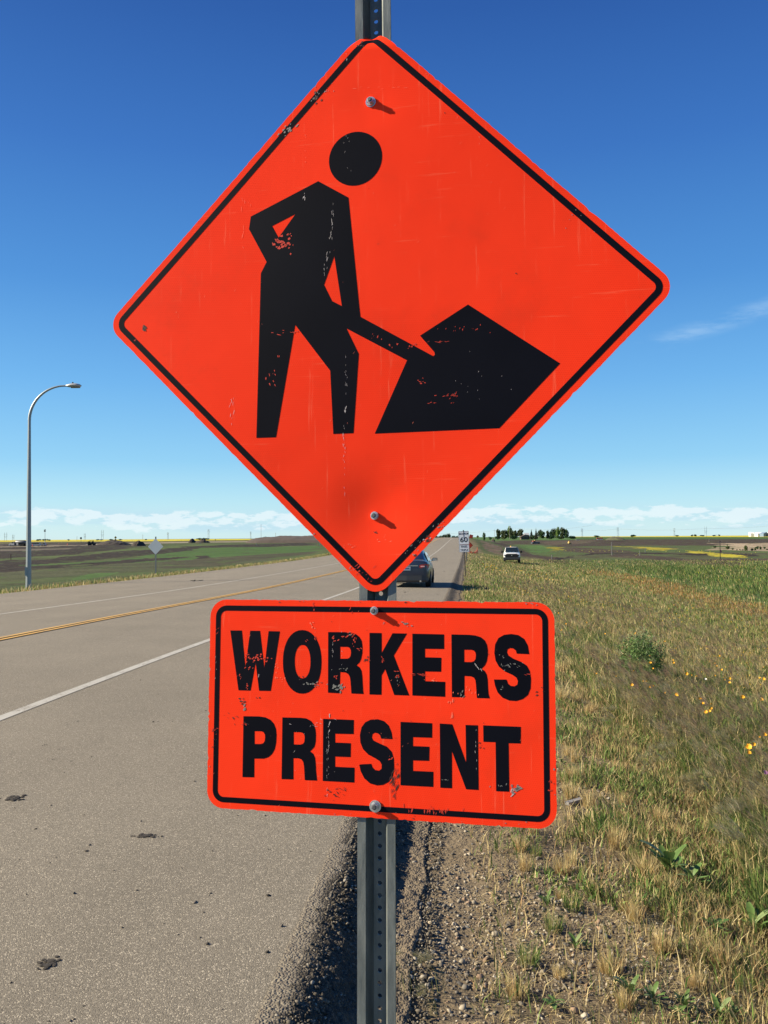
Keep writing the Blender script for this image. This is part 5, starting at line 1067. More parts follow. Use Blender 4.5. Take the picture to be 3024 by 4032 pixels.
# farmhouse
M_ROOF = simple('grey_brown_roof', (.13, .10, .085), .9, 0, .15, .5); M_ROOF2 = simple('pale_grey_roof', (.30, .32, .34), .7, 0, .08, .5); M_WALLH = simple('house_wall', (.10, .075, .06), .9, 0, .2, .5); M_WIN = simple('dark_window', (.02, .025, .03), .2)
g = far(X5(640), 960.); kx = 960/F_PX*.1929
fh = thing('farmhouse', 'low brown farmhouse between the two halves of the grove', 'house', g)
m2 = MB(); m2.box((0, 0, 1.4), (150*kx, 10, 4.0)); m2.build('wall', M_WALLH, fh)
m2 = MB(); w2 = 75*kx; m2.prism([(-w2-1.2, 2.9), (w2+.6, 2.9), (w2-1, 5.2), (w2*.1, 5.6), (-w2*.5, 4.4)], -6.5, 6.5); rf = m2.build('roof', M_ROOF, fh)
for i in range(5): m2 = MB(); m2.box((-w2*.8+i*w2*.4, -5.05, 1.8), (1.6, .1, 1.3)); m2.build('window', M_WIN, fh)
m2 = MB(); m2.box((0, -5.06, 1.2), (1.2, .1, 2.2)); m2.build('door', M_WIN, fh)
g2 = far(X5(686), 1010.); gb = thing('farm_shed', 'pale grey roofed farm building rising behind the farmhouse', 'shed', g2)
kx2 = 1010/F_PX*.1929
m2 = MB(); m2.box((0, 0, 2.4), (98*kx2, 12, 5.4)); m2.build('wall', M_WALLH, gb)
m2 = MB(); m2.loft([[(-50*kx2, -6.4, 5.0), (-50*kx2, 0, 7.6), (-50*kx2, 6.4, 5.0)], [(50*kx2, -6.4, 5.0), (50*kx2, 0, 7.6), (50*kx2, 6.4, 5.0)]], closed=True, cap=True); m2.build('roof', M_ROOF2, gb)
m2 = MB(); m2.box((0, -6.06, 2.0), (4, .1, 3.6)); m2.build('door', M_WIN, gb)
# silos and big shed at the right edge
M_SILO = simple('white_silo_metal', (.78, .78, .78), .4, .1, .06, .3); M_BSH = simple('blue_grey_cladding', (.13, .19, .27), .6, 0, .1, .3)
Zq = 1900.; kq = Zq/F_PX
for i, px in enumerate((2951.5, 2957, 2962.5, 2968)):
    g = far(px, Zq+(i % 2)*8); o = thing('grain_silo', ['first white grain silo from the left at the right horizon', 'second white grain silo of the row of four', 'third white grain silo of the row of four', 'last white grain silo, nearest the big shed'][i], 'silo', g, group='white grain silos'); hgt = pz(2094.5, px, Zq)-g.z
    m2 = MB(); m2.tube([(0, 0, -.5), (0, 0, hgt*.86)], 2.9*kq, 20); m2.build('wall', M_SILO, o, 40); m2 = MB(); m2.tube([(0, 0, hgt*.86), (0, 0, hgt)], [2.95*kq, .4*kq], 20); m2.build('roof', M_SILO, o, 40)
for px, wq, mt, mt2, lab, d3 in ((2988, 22, M_SILO, M_SILO, 'long white shed right of the silos', 0), (3010, 22, M_BSH, M_SILO, 'blue grey gable end of the barn at the right edge', -25), (3036, 26, M_SILO, M_SILO, 'white shed cut by the right edge', 10)):
    g = far(px, Zq+d3); hgt = pz(2095.5, px, Zq)-g.z; w2 = wq/2*kq; o = thing('farm_shed', lab, 'shed', g)
    m2 = MB(); m2.box((0, 0, hgt*.33), (2*w2, 20, hgt*.7)); m2.build('wall', mt, o); m2 = MB()
    if mt is M_BSH: m2.prism([(-w2, hgt*.68), (w2, hgt*.68), (0, hgt)], -10, 10)
    else: m2.prism([(-10.5, hgt*.68), (10.5, hgt*.68), (0, hgt)], -w2, w2, plane='yz')
    m2.build('roof', mt, o); m2 = MB(); m2.box((w2*.2, -10.1, hgt*.25), (w2*.5, .2, hgt*.5)); m2.build('door', M_WIN if mt is M_BSH else M_ROOF2, o)

# ------------------------------------------------------------------ earth heaps
M_SOILM = simple('turned_earth', (.036, .027, .021), .95, 0, .45, .9, .12); M_BANK = simple('brown_earth_bank', (.060, .043, .033), .95, 0, .25, .25, .2)
def grassy():
    m, t, p = new_mat('grassy_earth'); g = N(t, 'ShaderNodeNewGeometry').outputs['Position']; f = noise(t, .5, 5, .6, g)
    t.links.new(mixc(t, maprange(t, f, .4, .6), (.05, .045, .028), (.06, .075, .028)), p.inputs['Base Color']); p.inputs['Roughness'].default_value = .95; return m
M_GRASSY = grassy()
def heap(px0, px1, ytop, Z, label, mat, depth=None, seed=0, flat=0.0, name='earth_heap', rise=.3, ybase=None):
    c = far((px0+px1)/2, Z); w = (px1-px0)*Z/F_PX; 
    if ybase: c.z = pz(ybase, (px0+px1)/2, Z)
    h = pz(ytop, (px0+px1)/2, Z)-c.z; dp_ = depth or w*.6
    U, Vv = np.meshgrid(np.linspace(-1, 1, 90), np.linspace(-1, 1, 30)); r = np.sqrt((np.abs(U)**(2+flat*6))+(Vv**2))
    z = h*np.clip(1-r**1.5, 0, 1)**(.75 if not flat else .5)*(.72+.5*fbm(U*4+seed, Vv*3, 4, seed)); z += .12*h*(fbm(U*22+seed, Vv*12, 3, seed+1)-.5)*(z > .02*h)
    z = np.minimum(z, h*1.02)-.25
    X = U*w/2; Y = Vv*dp_/2; i = np.arange(U.size).reshape(U.shape); q = np.stack([i[:-1, :-1], i[:-1, 1:], i[1:, 1:], i[1:, :-1]], -1).reshape(-1, 4)
    o = link_mesh(name, mesh_np(name, np.stack([X, Y, z], -1), q, None, True, [mat]), loc=c); return tag(o, label, 'earth heap')
heap(385, 512, 2124.5, 520, 'long low dark dirt pile right of the loader', M_SOILM, 30, 1); heap(520, 572, 2125.5, 330, 'round dark dirt pile left of the grey sign back', M_SOILM, 9, 2, ybase=2147)
heap(741, 772, 2119.5, 700, 'dark dirt pile with a flat top in the middle distance', M_SOILM, 14, 3); heap(768, 828, 2123, 690, 'low dark dirt ridge beside the middle pile', M_SOILM, 14, 4)
heap(985, 1500, 2107.5, 650, 'very long flat-topped brown earth bank behind the big sign', M_BANK, 120, 5, flat=1.0); heap(2388, 2456, 2111, 560, 'grass covered mound in front of the right pylon', M_GRASSY, 26, 6, ybase=2125)
heap(1932, 1952, 2117, 420, 'small dark dirt pile left of the grove pole', M_SOILM, 6, 7); heap(-20, 60, 2141, 480, 'low dark dirt ridge behind the tanker at the left edge', M_SOILM, 10, 8); heap(165, 350, 2137, 500, 'long low dirt ridge behind the delineators', M_SOILM, 12, 9)
heap(2745, 2765, 2196, 118, 'small dark clod heap at the end of the brown strip', M_SOILM, 1.2, 10, ybase=2208); heap(1895, 1950, 2127, 300, 'low brown dirt ridge right of the yellow sign', M_BANK, 10, 12)

# ------------------------------------------------------------------ machines and vehicles far off on the left
M_TANK = simple('dark_tank', (.07, .08, .10), .5, .2, .2, 2); M_MACH = simple('dark_machine', (.045, .038, .032), .7, 0, .2, 2); M_VAN = simple('dusty_white', (.42, .40, .38), .6, 0, .1, 2); M_CATY = simple('machine_yellow', (.50, .34, .10), .6, 0, .15, 2); M_RMACH = simple('dull_red', (.22, .06, .04), .6)
def simple_wheels(parent, spots, r, w=.4):
    for x, y in spots:
        m2 = MB(); m2.tube([(x, y-w/2, r), (x, y+w/2, r)], r, 14); m2.build('wheel', M_RUBBER, parent)
Zt = 445.
g = far(72, Zt); o = thing('tanker_truck', 'tanker truck with a white cab and dark tank on the far road', 'truck', g, math.radians(-8)); kt = Zt/F_PX
m2 = MB(); m2.prism([(-4.6, .5), (-4.6, 1.1), (-4.2, 1.5), (-3.0, 1.65), (-2.7, 2.3), (-2.2, 2.45), (-1.6, 2.45), (-1.6, .5)], -1.15, 1.15); m2.build('cab', M_VAN, o)
m2 = MB(); m2.box((-2.45, -1.17, 1.95), (.8, .04, .5)); m2.build('window', M_GLASS, o); m2 = MB(); m2.box((-4.62, 0, .95), (.06, 1.4, .6)); m2.build('grille', M_DARK, o)
m2 = MB(); m2.loft([[(x, r*math.cos(2*math.pi*k/16)*1.1, 2.05+r*math.sin(2*math.pi*k/16)) for k in range(16)] for x, r in ((-1.4, .7), (-1.0, 1.05), (3.6, 1.05), (4.2, .8))]); m2.build('tank', M_TANK, o, 50)
m2 = MB(); m2.box((1.2, 0, .75), (5.8, 1.6, .3)); m2.build('chassis', M_DARK, o); m2 = MB(); m2.box((.2, -1.1, 1.2), (1.0, .3, 1.2)); m2.build('locker', M_VAN, o); simple_wheels(o, [(-3.6, -.95), (1.8, -.95), (3.0, -.95), (-3.6, .95), (1.8, .95), (3.0, .95)], .52)
g = far(140, Zt); o = thing('van', 'dusty white van just right of the lamp pole on the far road', 'van', g)
m2 = MB(); m2.prism([(-2.6, .3), (-2.6, .9), (-2.1, 1.15), (-1.7, 1.85), (2.2, 1.95), (2.35, 1.1), (2.35, .3)], -.95, .95); m2.build('body', M_VAN, o); m2 = MB(); m2.prism([(-1.75, 1.2), (-1.5, 1.72), (2.1, 1.78), (2.15, 1.2)], -.97, -.955); m2.build('side_window', M_GLASS, o); simple_wheels(o, [(-1.7, -.8), (1.5, -.8), (-1.7, .8), (1.5, .8)], .36, .25)
g = far(173, 455.); o = thing('car', 'partly hidden white hatchback at the foot of the light mast', 'car', g)
m2 = MB(); m2.prism([(-1.2, .3), (-1.2, .8), (-.7, 1.05), (-.2, 1.6), (.8, 1.65), (1.15, 1.0), (1.15, .3)], -.8, .8); m2.build('body', M_VAN, o); m2 = MB(); m2.prism([(-.5, 1.05), (-.1, 1.5), (.7, 1.5), (.9, 1.05)], -.82, -.805); m2.build('side_window', M_GLASS, o); simple_wheels(o, [(-.7, -.7), (.7, -.7), (-.7, .7), (.7, .7)], .32, .2)
g = far(177, 465.); o = thing('light_tower', 'tall thin light mast with a cluster of lamps above the far road', 'light mast', g); hm = pz(2085, 177, 465)-g.z
m2 = MB(); m2.tube([(0, 0, 0), (0, 0, hm-1)], [.14, .10], 6); m2.build('mast', M_STEEL, o); m2 = MB(); m2.box((0, 0, .6), (1.8, 1.3, 1.0)); m2.build('trailer', M_MACH, o)
for dx, dz_ in ((-.2, 0), (.25, .1), (-.2, -.65), (.25, -.55)): m2 = MB(); m2.disc_cyl((dx, -.15, hm-.3+dz_), (0, -1, -.3), .28, .22, 10); m2.build('lamp', M_MACH, o)
g = far(362, 480.); o = thing('wheel_loader', 'dark wheel loader seen from the side beside the far road', 'loader', g); kt = 480/F_PX*.217
m2 = MB(); m2.prism([(-1.0, .6), (-1.0, 1.5), (1.9, 1.3), (1.9, .7)], -1.0, 1.0); m2.build('body', M_MACH, o); m2 = MB(); m2.box((-.1, 0, 2.75), (1.9, 1.7, .14)); m2.build('cab_roof', M_MACH, o)
for x, y in ((-1, -.75), (.7, -.75), (-1, .75), (.75, .75)): m2 = MB(); m2.box((x, y, 2.1), (.12, .12, 1.3)); m2.build('cab_post', M_MACH, o)
m2 = MB(); m2.box((.35, 0, 1.8), (.7, 1.2, 1.0)); m2.build('seat', M_DARK, o); m2 = MB(); m2.prism([(-2.0, .1), (-1.4, .0), (-1.2, 1.3), (-1.5, 2.3), (-1.9, 2.2)], -1.2, 1.2); m2.build('bucket', M_MACH, o); simple_wheels(o, [(-.9, -.9), (1.2, -.9), (-.9, .9), (1.2, .9)], .62, .5)
def post_sign(px, y0, yb, Z, mat, label, side=.9, tab=None, border=None):
    g = far(px, Z); g.z = pz(yb, px, Z); o = thing('warning_sign', label, 'road sign', g); h = pz(y0, px, Z)-g.z
    small_post(None, h*.98, .12, parent=o, dz=-.3); diamond_panel(o, side, h-side*.72, mat, -.05, border=border)
    if tab: m2 = MB(); m2.box((0, -.05, h-side*1.42-.32), (.75, .01, .55)); m2.build('tab_panel', tab, o)
post_sign(319, 2113.6, 2135, 440, M_MACH, 'small dark back of a diamond sign left of the loader', .95)
post_sign(455, 2111, 2135, 420, M_YEL, 'yellow diamond sign with a tab above the long dirt pile', .92, M_YEL, M_BLACK)
post_sign(848, 2123, 2131, 520, M_YEL, 'tiny yellow sign right of the middle dirt piles', .5)
M_DELIN = simple('orange_delineator', (.80, .11, .05), .6, 0, .1, 3)
for px, y0, y1, lean, lab in ((129, 2141, 2151.5, -.25, 'orange delineator just right of the lamp pole in front of the van'), (184, 2137, 2149.5, -.2, 'orange delineator at the foot of the light mast'), (231, 2139, 2147, -.2, 'thin orange delineator left of the red barrel'), (265.5, 2139, 2147.5, 0, 'red orange barrel left of the loader'), (438, 2131, 2140.5, 0, 'left orange delineator of the three under the yellow sign'), (441.5, 2130, 2140, .0, 'middle orange delineator of the three under the yellow sign'), (449, 2129, 2139.5, 0, 'right orange delineator of the three under the yellow sign')):
    Z = 11567/(y1-hor(px)); Z = min(Z, 760); g = far(px, Z); h = (y1-y0)*Z/F_PX; o = thing('delineator', lab, 'delineator', g, group='orange delineators along the far road')
    m2 = MB(); m2.tube([(0, 0, .05), (lean, 0, h)], [Z/F_PX*1.5, Z/F_PX*1.0], 8); m2.build('body', M_DELIN, o); m2 = MB(); m2.disc_cyl((0, 0, 0), (0, 0, 1), Z/F_PX*2.4, .1, 8); m2.build('base', M_DARK, o)
    m2 = MB(); m2.tube([(lean*.55, 0, h*.55), (lean*.7, 0, h*.7)], Z/F_PX*1.42, 8); m2.build('reflective_band', M_VAN, o)
# right side machines
g = hit(2108, 2141); o = thing('excavator', 'dark low machine with a reddish top on the brown earth behind the pickup', 'machine', g); k = g.y/F_PX
m2 = MB(); m2.prism([(-15*k, 0), (-15*k, 4*k), (-9*k, 7*k), (13*k, 7*k), (16*k, 3*k), (15*k, 0)], -2, 2); m2.build('body', M_TANK, o); m2 = MB(); m2.box((-6*k, 0, 10*k), (9*k, 3, 5*k)); m2.build('cab', M_RMACH, o); m2 = MB(); m2.box((-2*k, 0, 13.4*k), (4*k, 2, 2*k)); m2.build('roof', M_CATY, o)
m2 = MB(); m2.tube([(-11*k, 0, 6*k), (-14*k, 0, 11*k), (-15*k, 0, 4*k)], .6*k, 5); m2.build('boom', M_RMACH, o); simple_wheels(o, [(-10*k, -1.9), (10*k, -1.9)], 2.4*k)
g = hit(2241, 2143); o = thing('grader', 'yellow grader seen end-on on the brown earth right of the grove', 'machine', g); k = g.y/F_PX
m2 = MB(); m2.box((0, 0, 4*k), (7*k, 3, 5*k)); m2.build('body', M_CATY, o); m2 = MB(); m2.box((0, 0, 9*k), (4.5*k, 2, 5*k)); m2.build('cab', M_CATY, o); m2 = MB(); m2.box((0, -1.05, 9.2*k), (3.4*k, .05, 3*k)); m2.build('window', M_GLASS, o); m2 = MB(); m2.tube([(0, 0, 11*k), (0, 0, 15*k)], .6*k, 5); m2.build('exhaust', M_CATY, o); simple_wheels(o, [(-4*k, -1), (4*k, -1), (-4*k, 1), (4*k, 1)], 2*k, 1.2)
m2 = MB(); m2.box((0, -1.7, 1.2*k), (12*k, .2, 2.2*k)); m2.build('blade', M_MACH, o)
g = far(2361, 690.); g.z = pz(2125, 2361, 690); o = thing('water_filled_barrier', 'row of orange barrier boards on white feet left of the grassy mound', 'barrier', g); k = 690/F_PX
for i in range(5): m2 = MB(); m2.box(((-10+5*i)*k, 0, 5.6*k), (4.6*k, .4, 4.4*k)); m2.build('board', M_DELIN, o)
for i in range(4): m2 = MB(); m2.prism([((-9+6*i)*k-1.5*k, 0), ((-9+6*i)*k+1.5*k, 0), ((-9+6*i)*k+.7*k, 3.6*k), ((-9+6*i)*k-.7*k, 3.6*k)], -.2, .2); m2.build('foot', M_SILO, o)
g = far(2275, 700.); m2 = MB(); m2.box((0, 0, .35), (15*700/F_PX, .5, .7)); m2.box((0, 0, .75), (15*700/F_PX, .3, .2)); o = m2.build('concrete_barrier', M_LATH); o.location = g; tag(o, 'short pale barrier on the earth left of the orange boards', 'barrier')
# low shrubs on the rubble
for i, (x, y, w_, h_, lab) in enumerate(((950, 440, 46, 36, 'small green shrub at the left edge of the rubble'), (1035, 445, 30, 26, 'tiny shrub on the pale rubble left of the big shrub'), (1090, 445, 30, 26, 'tiny shrub touching the left of the big shrub'), (1150, 450, 30, 26, 'tiny shrub below the pale rubble face'), (1230, 462, 110, 95, 'widest green shrub on the pale rubble'), (1340, 462, 60, 60, 'very dark shrub beside the widest one'), (1395, 455, 60, 60, 'green shrub right of the very dark one'), (1445, 430, 70, 70, 'round pale green shrub on the rubble'), (1510, 440, 50, 60, 'narrow green shrub right of the round one'), (1590, 420, 60, 50, 'shrub near the right edge of the rubble'), (850, 430, 80, 60, 'green shrub just right of the marker rod'), (590, 395, 90, 40, 'flat shrub left of the marker rod'), (835, 360, 26, 34, 'small upright shrub above the marker rod'), (1640, 445, 40, 30, 'shrub cut by the right edge of the photo'))):
    px, py = 2700+x*.1953, 2080+y*.1953; g = hit(px, py); k = g.y/F_PX*.1953; o = thing('shrub', lab, 'shrub', g, i*1.3, 'shrubs on the rubble'); c = link_mesh('foliage', CR['low' if i % 2 else 'mid'][i % 2], o); c.scale = (w_*k*1.1, w_*k*1.1, h_*k*1.25)
    t_ = link_mesh('stem', TRUNK, o); t_.scale = (w_*k*.3, w_*k*.3, h_*k*.8)

# ------------------------------------------------------------------ gravel, clods and small stones
def ico_unit():
    bm = bmesh.new(); bmesh.ops.create_icosphere(bm, subdivisions=1, radius=1.0); V = np.array([v.co[:] for v in bm.verts]); T = np.array([[v.index for v in f.verts] for f in bm.faces]); bm.free(); return V, T
IV, IT = ico_unit()
def stones(name, X, Y, S, colr, zf, sink=.35, seed=0, label=None, stuff=True):
    rg = np.random.default_rng(seed); n = len(X); nv = len(IV)
    sc = S[:, None]*np.stack([rg.uniform(.7, 1.3, n), rg.uniform(.6, 1.1, n), rg.uniform(.4, .8, n)], -1)
    P = IV[None]*(1+.22*rg.normal(size=(n, nv, 1)))*sc[:, None]
    a = rg.random(n)*6.283; ca, sa = np.cos(a)[:, None], np.sin(a)[:, None]
    x = P[..., 0]*ca-P[..., 1]*sa; y = P[..., 0]*sa+P[..., 1]*ca
    tl = rg.normal(size=(n, 1))*.35; z = P[..., 2]+x*tl
    Z = zf(X, Y)+S*(.5-sink)*.6
    V = np.stack([x+X[:, None], y+Y[:, None], z+Z[:, None]], -1).reshape(-1, 3)
    T = (IT[None]+(np.arange(n)*nv)[:, None, None]).reshape(-1, 3)
    o = link_mesh(name, mesh_np(name, V, T, np.repeat(colr, nv, 0), False, [M_STONE]))
    if stuff: o['kind'] = 'stuff'
    return o
def polar_sample(n, r0, r1, t0, t1, power=1.0, amin=-26, amax=26):
    """random ground points, denser near the viewer's feet"""
    out = np.zeros((0, 2))
    while len(out) < n:
        u = RNG.random(n*3); r = (r0**(2-power)+(r1**(2-power)-r0**(2-power))*u)**(1/(2-power)) if power != 2 else r0*(r1/r0)**u
        a = np.radians(RNG.uniform(amin, amax, n*3)); X = r*np.sin(a); Y = r*np.cos(a); s, t = to_st(X, Y)
        k = (t > t0) & (t < t1); out = np.vstack([out, np.stack([X[k], Y[k]], -1)])
    return out[:n, 0], out[:n, 1]
tz = lambda X, Y: terrain(X, Y)
X, Y = polar_sample(34000, 2.6, 22, -.50, 1.7, 1.7, -8, 27); s_, t_ = to_st(X, Y)
keep = (RNG.random(len(X)) < np.clip(1.25-.62*np.abs(t_-.3), .12, 1)*np.where(t_ < -.27, .8*sstep(t_+.12*(fbm(X*3, Y*3, 3, 52)-.5), -.50, -.28), 1)*(.35+.9*sstep(fbm(X*1.7, Y*1.7, 3, 51), .35, .6))); X, Y = X[keep], Y[keep]
S = RNG.lognormal(math.log(.0060), .45, len(X)); S = np.clip(S, .003, .021)
pal = np.array([(.21, .175, .13), (.13, .115, .095), (.29, .25, .19), (.075, .07, .065), (.24, .165, .11), (.40, .36, .29), (.10, .10, .105)])
ci = RNG.choice(len(pal), len(X), p=[.28, .24, .16, .12, .09, .05, .06]); c = pal[ci]*RNG.uniform(.75, 1.2, (len(X), 1))
GZF = lambda X, Y: np.where(to_st(X, Y)[1] < -.25, crumb_z(X, Y), terrain(X, Y))
def crumb_z(X, Y):
    s, t = to_st(X, Y); u = np.clip((t-T_EDGE)/(T_FOOT-T_EDGE), 0, 1); return roadz(s)+crown(np.minimum(t, T_EDGE))-drop_at(s)*edge_prof(u)
stones('gravel', X, Y, S, c, GZF, .30, 1)
X, Y = polar_sample(13000, 2.6, 14, T_EDGE-.06, T_FOOT+.10, 1.7, -10, 10)
S = np.clip(RNG.lognormal(math.log(.0055), .40, len(X)), .003, .015); c = np.array((.085, .073, .056))*RNG.uniform(.4, 2.0, (len(X), 1)); k = RNG.random(len(X)) < .08; c[k] = (.28, .25, .20)
stones('asphalt_crumbs', X, Y, S, c, crumb_z, .45, 2)
def road_z(X, Y):
    s, t = to_st(X, Y); return roadz(s)+crown(t)
X, Y = polar_sample(230, 3, 40, -4.2, -.7, 1.6, -26, 10); S = np.clip(RNG.lognormal(math.log(.0045), .5, len(X)), .002, .02); c = np.array((.07, .06, .05))*RNG.uniform(.5, 2.2, (len(X), 1)); stones('road_grit', X, Y, S, c, road_z, .2, 3)
M_MUD = simple('dried_mud', (.026, .021, .017), .95, 0, .5, 40, .004)
def clod(px, py, wpx, hpx, n, label, seed):
    d = ray(px, py); k = -EYE[2]/d[2]; x, y = d[0]*k, d[1]*k
    for _ in range(4): z = float(road_z(x, y)); k = (z-EYE[2])/d[2]; x, y = d[0]*k, d[1]*k
    W = wpx*y/F_PX; Hh = hpx*y/F_PX; D = Hh/max(.03, 1.7/y)*.8; rnd = random.Random(seed); mb = MB()
    for i in range(n):
        cx, cy = rnd.gauss(0, W*.24), rnd.gauss(0, D*.22); r = W*rnd.uniform(.05, .16)*(1.2-min(1, abs(cx)/W))
        vs = [(cx+p[0]*r*rnd.uniform(.7, 1.3), cy+p[1]*r*rnd.uniform(.7, 1.2), max(-.001, p[2]*r*.30*rnd.uniform(.6, 1.3)+r*.10)) for p in IV]
        mb.add(vs, [tuple(t) for t in IT])
    o = mb.build('mud_clod', M_MUD, None); o.location = (x, y, z+.001); tag(o, label, 'mud clod', 'mud clods on the road')
B8 = lambda x, y: (x*.66305, 2900+y*.66305)
clod(*B8(82, 370), 78, 26, 26, 'dark raised mud clod at the left edge of the road', 1); clod(*B8(870, 592), 84, 22, 24, 'flat brown mud clod left of the WORKERS PRESENT panel', 2); clod(*B8(290, 1350), 90, 60, 34, 'spread out dark mud clod at the lower left', 3)
clod(*B8(125, 216), 15, 6, 5, 'tiny mud crumb above the left edge clod', 4); clod(*B8(265, 52), 22, 6, 6, 'mud crumb near the left edge, farthest of the small ones', 5); clod(*B8(355, 75), 22, 7, 6, 'small mud crumb just right of the farthest one', 6); clod(*B8(315, 135), 18, 7, 6, 'small mud crumb between the white line and the left edge clod', 7); clod(*B8(420, 147), 16, 6, 5, 'rightmost of the small mud crumbs in the shoulder', 8)
clod(*B8(500, 1600), 20, 10, 5, 'small mud lump near the bottom of the road', 9); clod(1060, 3345, 18, 8, 4, 'small stone like lump left of the post', 10); clod(1500+690*.3617, 2000+690*.3617, 14, 4, 6, 'small dark clod on the shoulder right of the sedan', 11); clod(1500+620*.3617, 2000+942*.3617, 12, 4, 5, 'small dark clod behind the sedan', 12); clod(1500+265*.3617, 2000+918*.3617, 26, 2, 7, 'thin dirt streak behind the sedan bumper', 13); clod(770, 2287, 50, 4, 12, 'dark dirt patch on the road beyond the far white line', 14)
# weathered board in the gravel
g = hit(2262, 3166); o = thing('wooden_board', 'short weathered grey board lying in the gravel by the panel corner', 'board', g+Vector((0, 0, .015)), math.radians(38)); k = g.y/F_PX
m2 = MB(); m2.box((0, 0, .006), (88*k, .040, .022)); m2.build('plank', simple('weathered_wood', (.20, .19, .19), .8, 0, .35, 40, .001), o)

# ------------------------------------------------------------------ grass
def blades(name, X, Y, H, Wd, lean, ldir, colr, Z=None, seed=0, stuff=True, curl=.5, parent=None, tipc=None, mat=None):
    """curved tapering blades: two segments and a tip each"""
    rg = np.random.default_rng(seed); n = len(X); Z = terrain(X, Y)-.01 if Z is None else Z
    f = rg.random(n)*6.283; fx, fy = np.cos(f), np.sin(f); lx, ly = np.cos(ldir)*lean*H, np.sin(ldir)*lean*H
    hz_ = H*np.sqrt(np.clip(1-np.clip(lean, 0, .97)**2, .06, 1))
    B = np.stack([X, Y, Z], -1); Mid = np.stack([X+lx*.5*(1-curl), Y+ly*.5*(1-curl), Z+hz_*.58], -1); Tip = np.stack([X+lx, Y+ly, Z+hz_], -1)
    w = np.stack([fx, fy, np.zeros(n)], -1)*(Wd/2)[:, None]
    V = np.stack([B-w, B+w, Mid+w*.8, Mid-w*.8, Tip], 1).reshape(-1, 3); b = (np.arange(n)*5)[:, None]
    T = np.stack([b+np.array([0, 1, 2]), b+np.array([0, 2, 3]), b+np.array([3, 2, 4])], 1).reshape(-1, 3)
    c = np.repeat(colr[:, None], 5, 1)
    if tipc is not None: c[:, 4] = tipc; c[:, 2:4] = .5*(c[:, 2:4]+tipc[:, None])
    me = mesh_np(name, V, T, c.reshape(-1, 3), False, [mat or M_BLADE])
    o = link_mesh(name, me, parent)
    if stuff: o['kind'] = 'stuff'
    return o
DRY = np.array([(.52, .41, .20), (.42, .335, .155), (.62, .51, .27), (.33, .26, .12), (.38, .245, .12)]); GRN = np.array([(.105, .175, .038), (.135, .21, .05), (.18, .235, .065), (.07, .13, .032), (.21, .23, .075)])
PLUME = np.array([(.44, .34, .20), (.34, .24, .15), (.52, .43, .24), (.40, .27, .18), (.46, .39, .17)]); ORN = np.array([(.38, .19, .06), (.30, .15, .05), (.42, .29, .11)]); DGR = np.array([(.06, .11, .03), (.09, .15, .04), (.13, .18, .05)])
WIND = math.pi+.25
_bg = hit(2530, 2672)
def bush_clear(X, Y):
    """trodden patch round the bush and on the side towards the road"""
    return (np.hypot(X-_bg.x, Y-_bg.y) < .60) | ((np.abs(X-_bg.x*(Y/_bg.y)) < .42) & (Y < _bg.y) & (Y > _bg.y-1.2))
def field(n, r0, r1, t0, t1, power, seed):
    X, Y = polar_sample(n, r0, r1, t0, t1, power, -9, 27.5); s, t = to_st(X, Y); r = np.hypot(X, Y)
    n1 = fbm(X*.45, Y*.45, 4, 61+seed); n2 = fbm(X*1.9, Y*1.9, 3, 63+seed); n3 = fbm(X*.11, Y*.11, 3, 65)
    tt = t+.9*(n1-.5)
    cover = np.where(tt < .5, .05, np.where(tt < 1.0, .10+.5*sstep(n2, .50, .66), np.where(tt < 1.6, .28+.6*sstep(n2, .42, .60), 1.0))); cover = np.where((s > 18) & (t < 1.7), np.clip(.30+.025*s, 0, 1), cover)
    cover = np.where((tt > 1.7) & (r < 9), .55+.45*sstep(n2, .35, .5), cover)
    cover = cover*np.where(bush_clear(X, Y), .25, 1)
    k = RNG.random(len(X)) < cover; X, Y, s, t, r, n1, n2, n3, tt = (q[k] for q in (X, Y, s, t, r, n1, n2, n3, tt)); m = len(X)
    green_p = np.where(tt < 1.7, .20+.5*sstep(n2, .56, .7), .50+.38*sstep(n2, .40, .62)); green_p = np.where((r > 16) & (tt < 9), .42+.28*sstep(n1, .4, .6), green_p)
    isg = RNG.random(m) < green_p
    c = np.where(isg[:, None], GRN[RNG.integers(0, 5, m)], DRY[RNG.integers(0, 5, m)])
    tb = t+5.5*(fbm(X*.05, Y*.05, 4, 12)-.5)+2.2*(fbm(X*.25, Y*.25, 4, 11)-.5)
    od = .7*sstep(tb, 9.5, 12.2)*sstep(tb, 15.2, 13.0)*sstep(s, 95, 75); dg = .55*sstep(tb, 12.0, 17.0)*sstep(s, 108, 92)
    q = RNG.random(m); c = np.where((q < od*.7)[:, None], ORN[RNG.integers(0, 3, m)], c); c = np.where((q < dg*.9)[:, None], DGR[RNG.integers(0, 3, m)]*(1+.5*(n1[:, None]-.4)), c)
    c = c*RNG.uniform(.6, 1.25, (m, 1))
    H = np.where(tt < 1.7, RNG.uniform(.03, .15, m), RNG.uniform(.07, .30, m)*np.clip(.7+.05*r, .7, 1.0)); H = np.where(isg & (tt > 1.7), H*.8, H); H = np.where(dg > .4, RNG.uniform(.2, .42, m), H); H = H*np.where((s > 18) & (t < 1.7), 1.5, 1)
    H = H*np.where(t < .1, .6, 1)
    W = np.clip(.0028+.00042*r, .003, .035)*RNG.uniform(.7, 1.4, m)*np.where(isg, 1.25, .9)
    lean = np.clip(RNG.normal(.35, .2, m)+np.where(tt < 1.7, .1, .10), .02, .9); ld = np.where(RNG.random(m) < np.where(tt < 1.7, .3, .62), WIND+RNG.normal(0, .5, m), RNG.random(m)*6.283)
    return X, Y, H, W, lean, ld, c
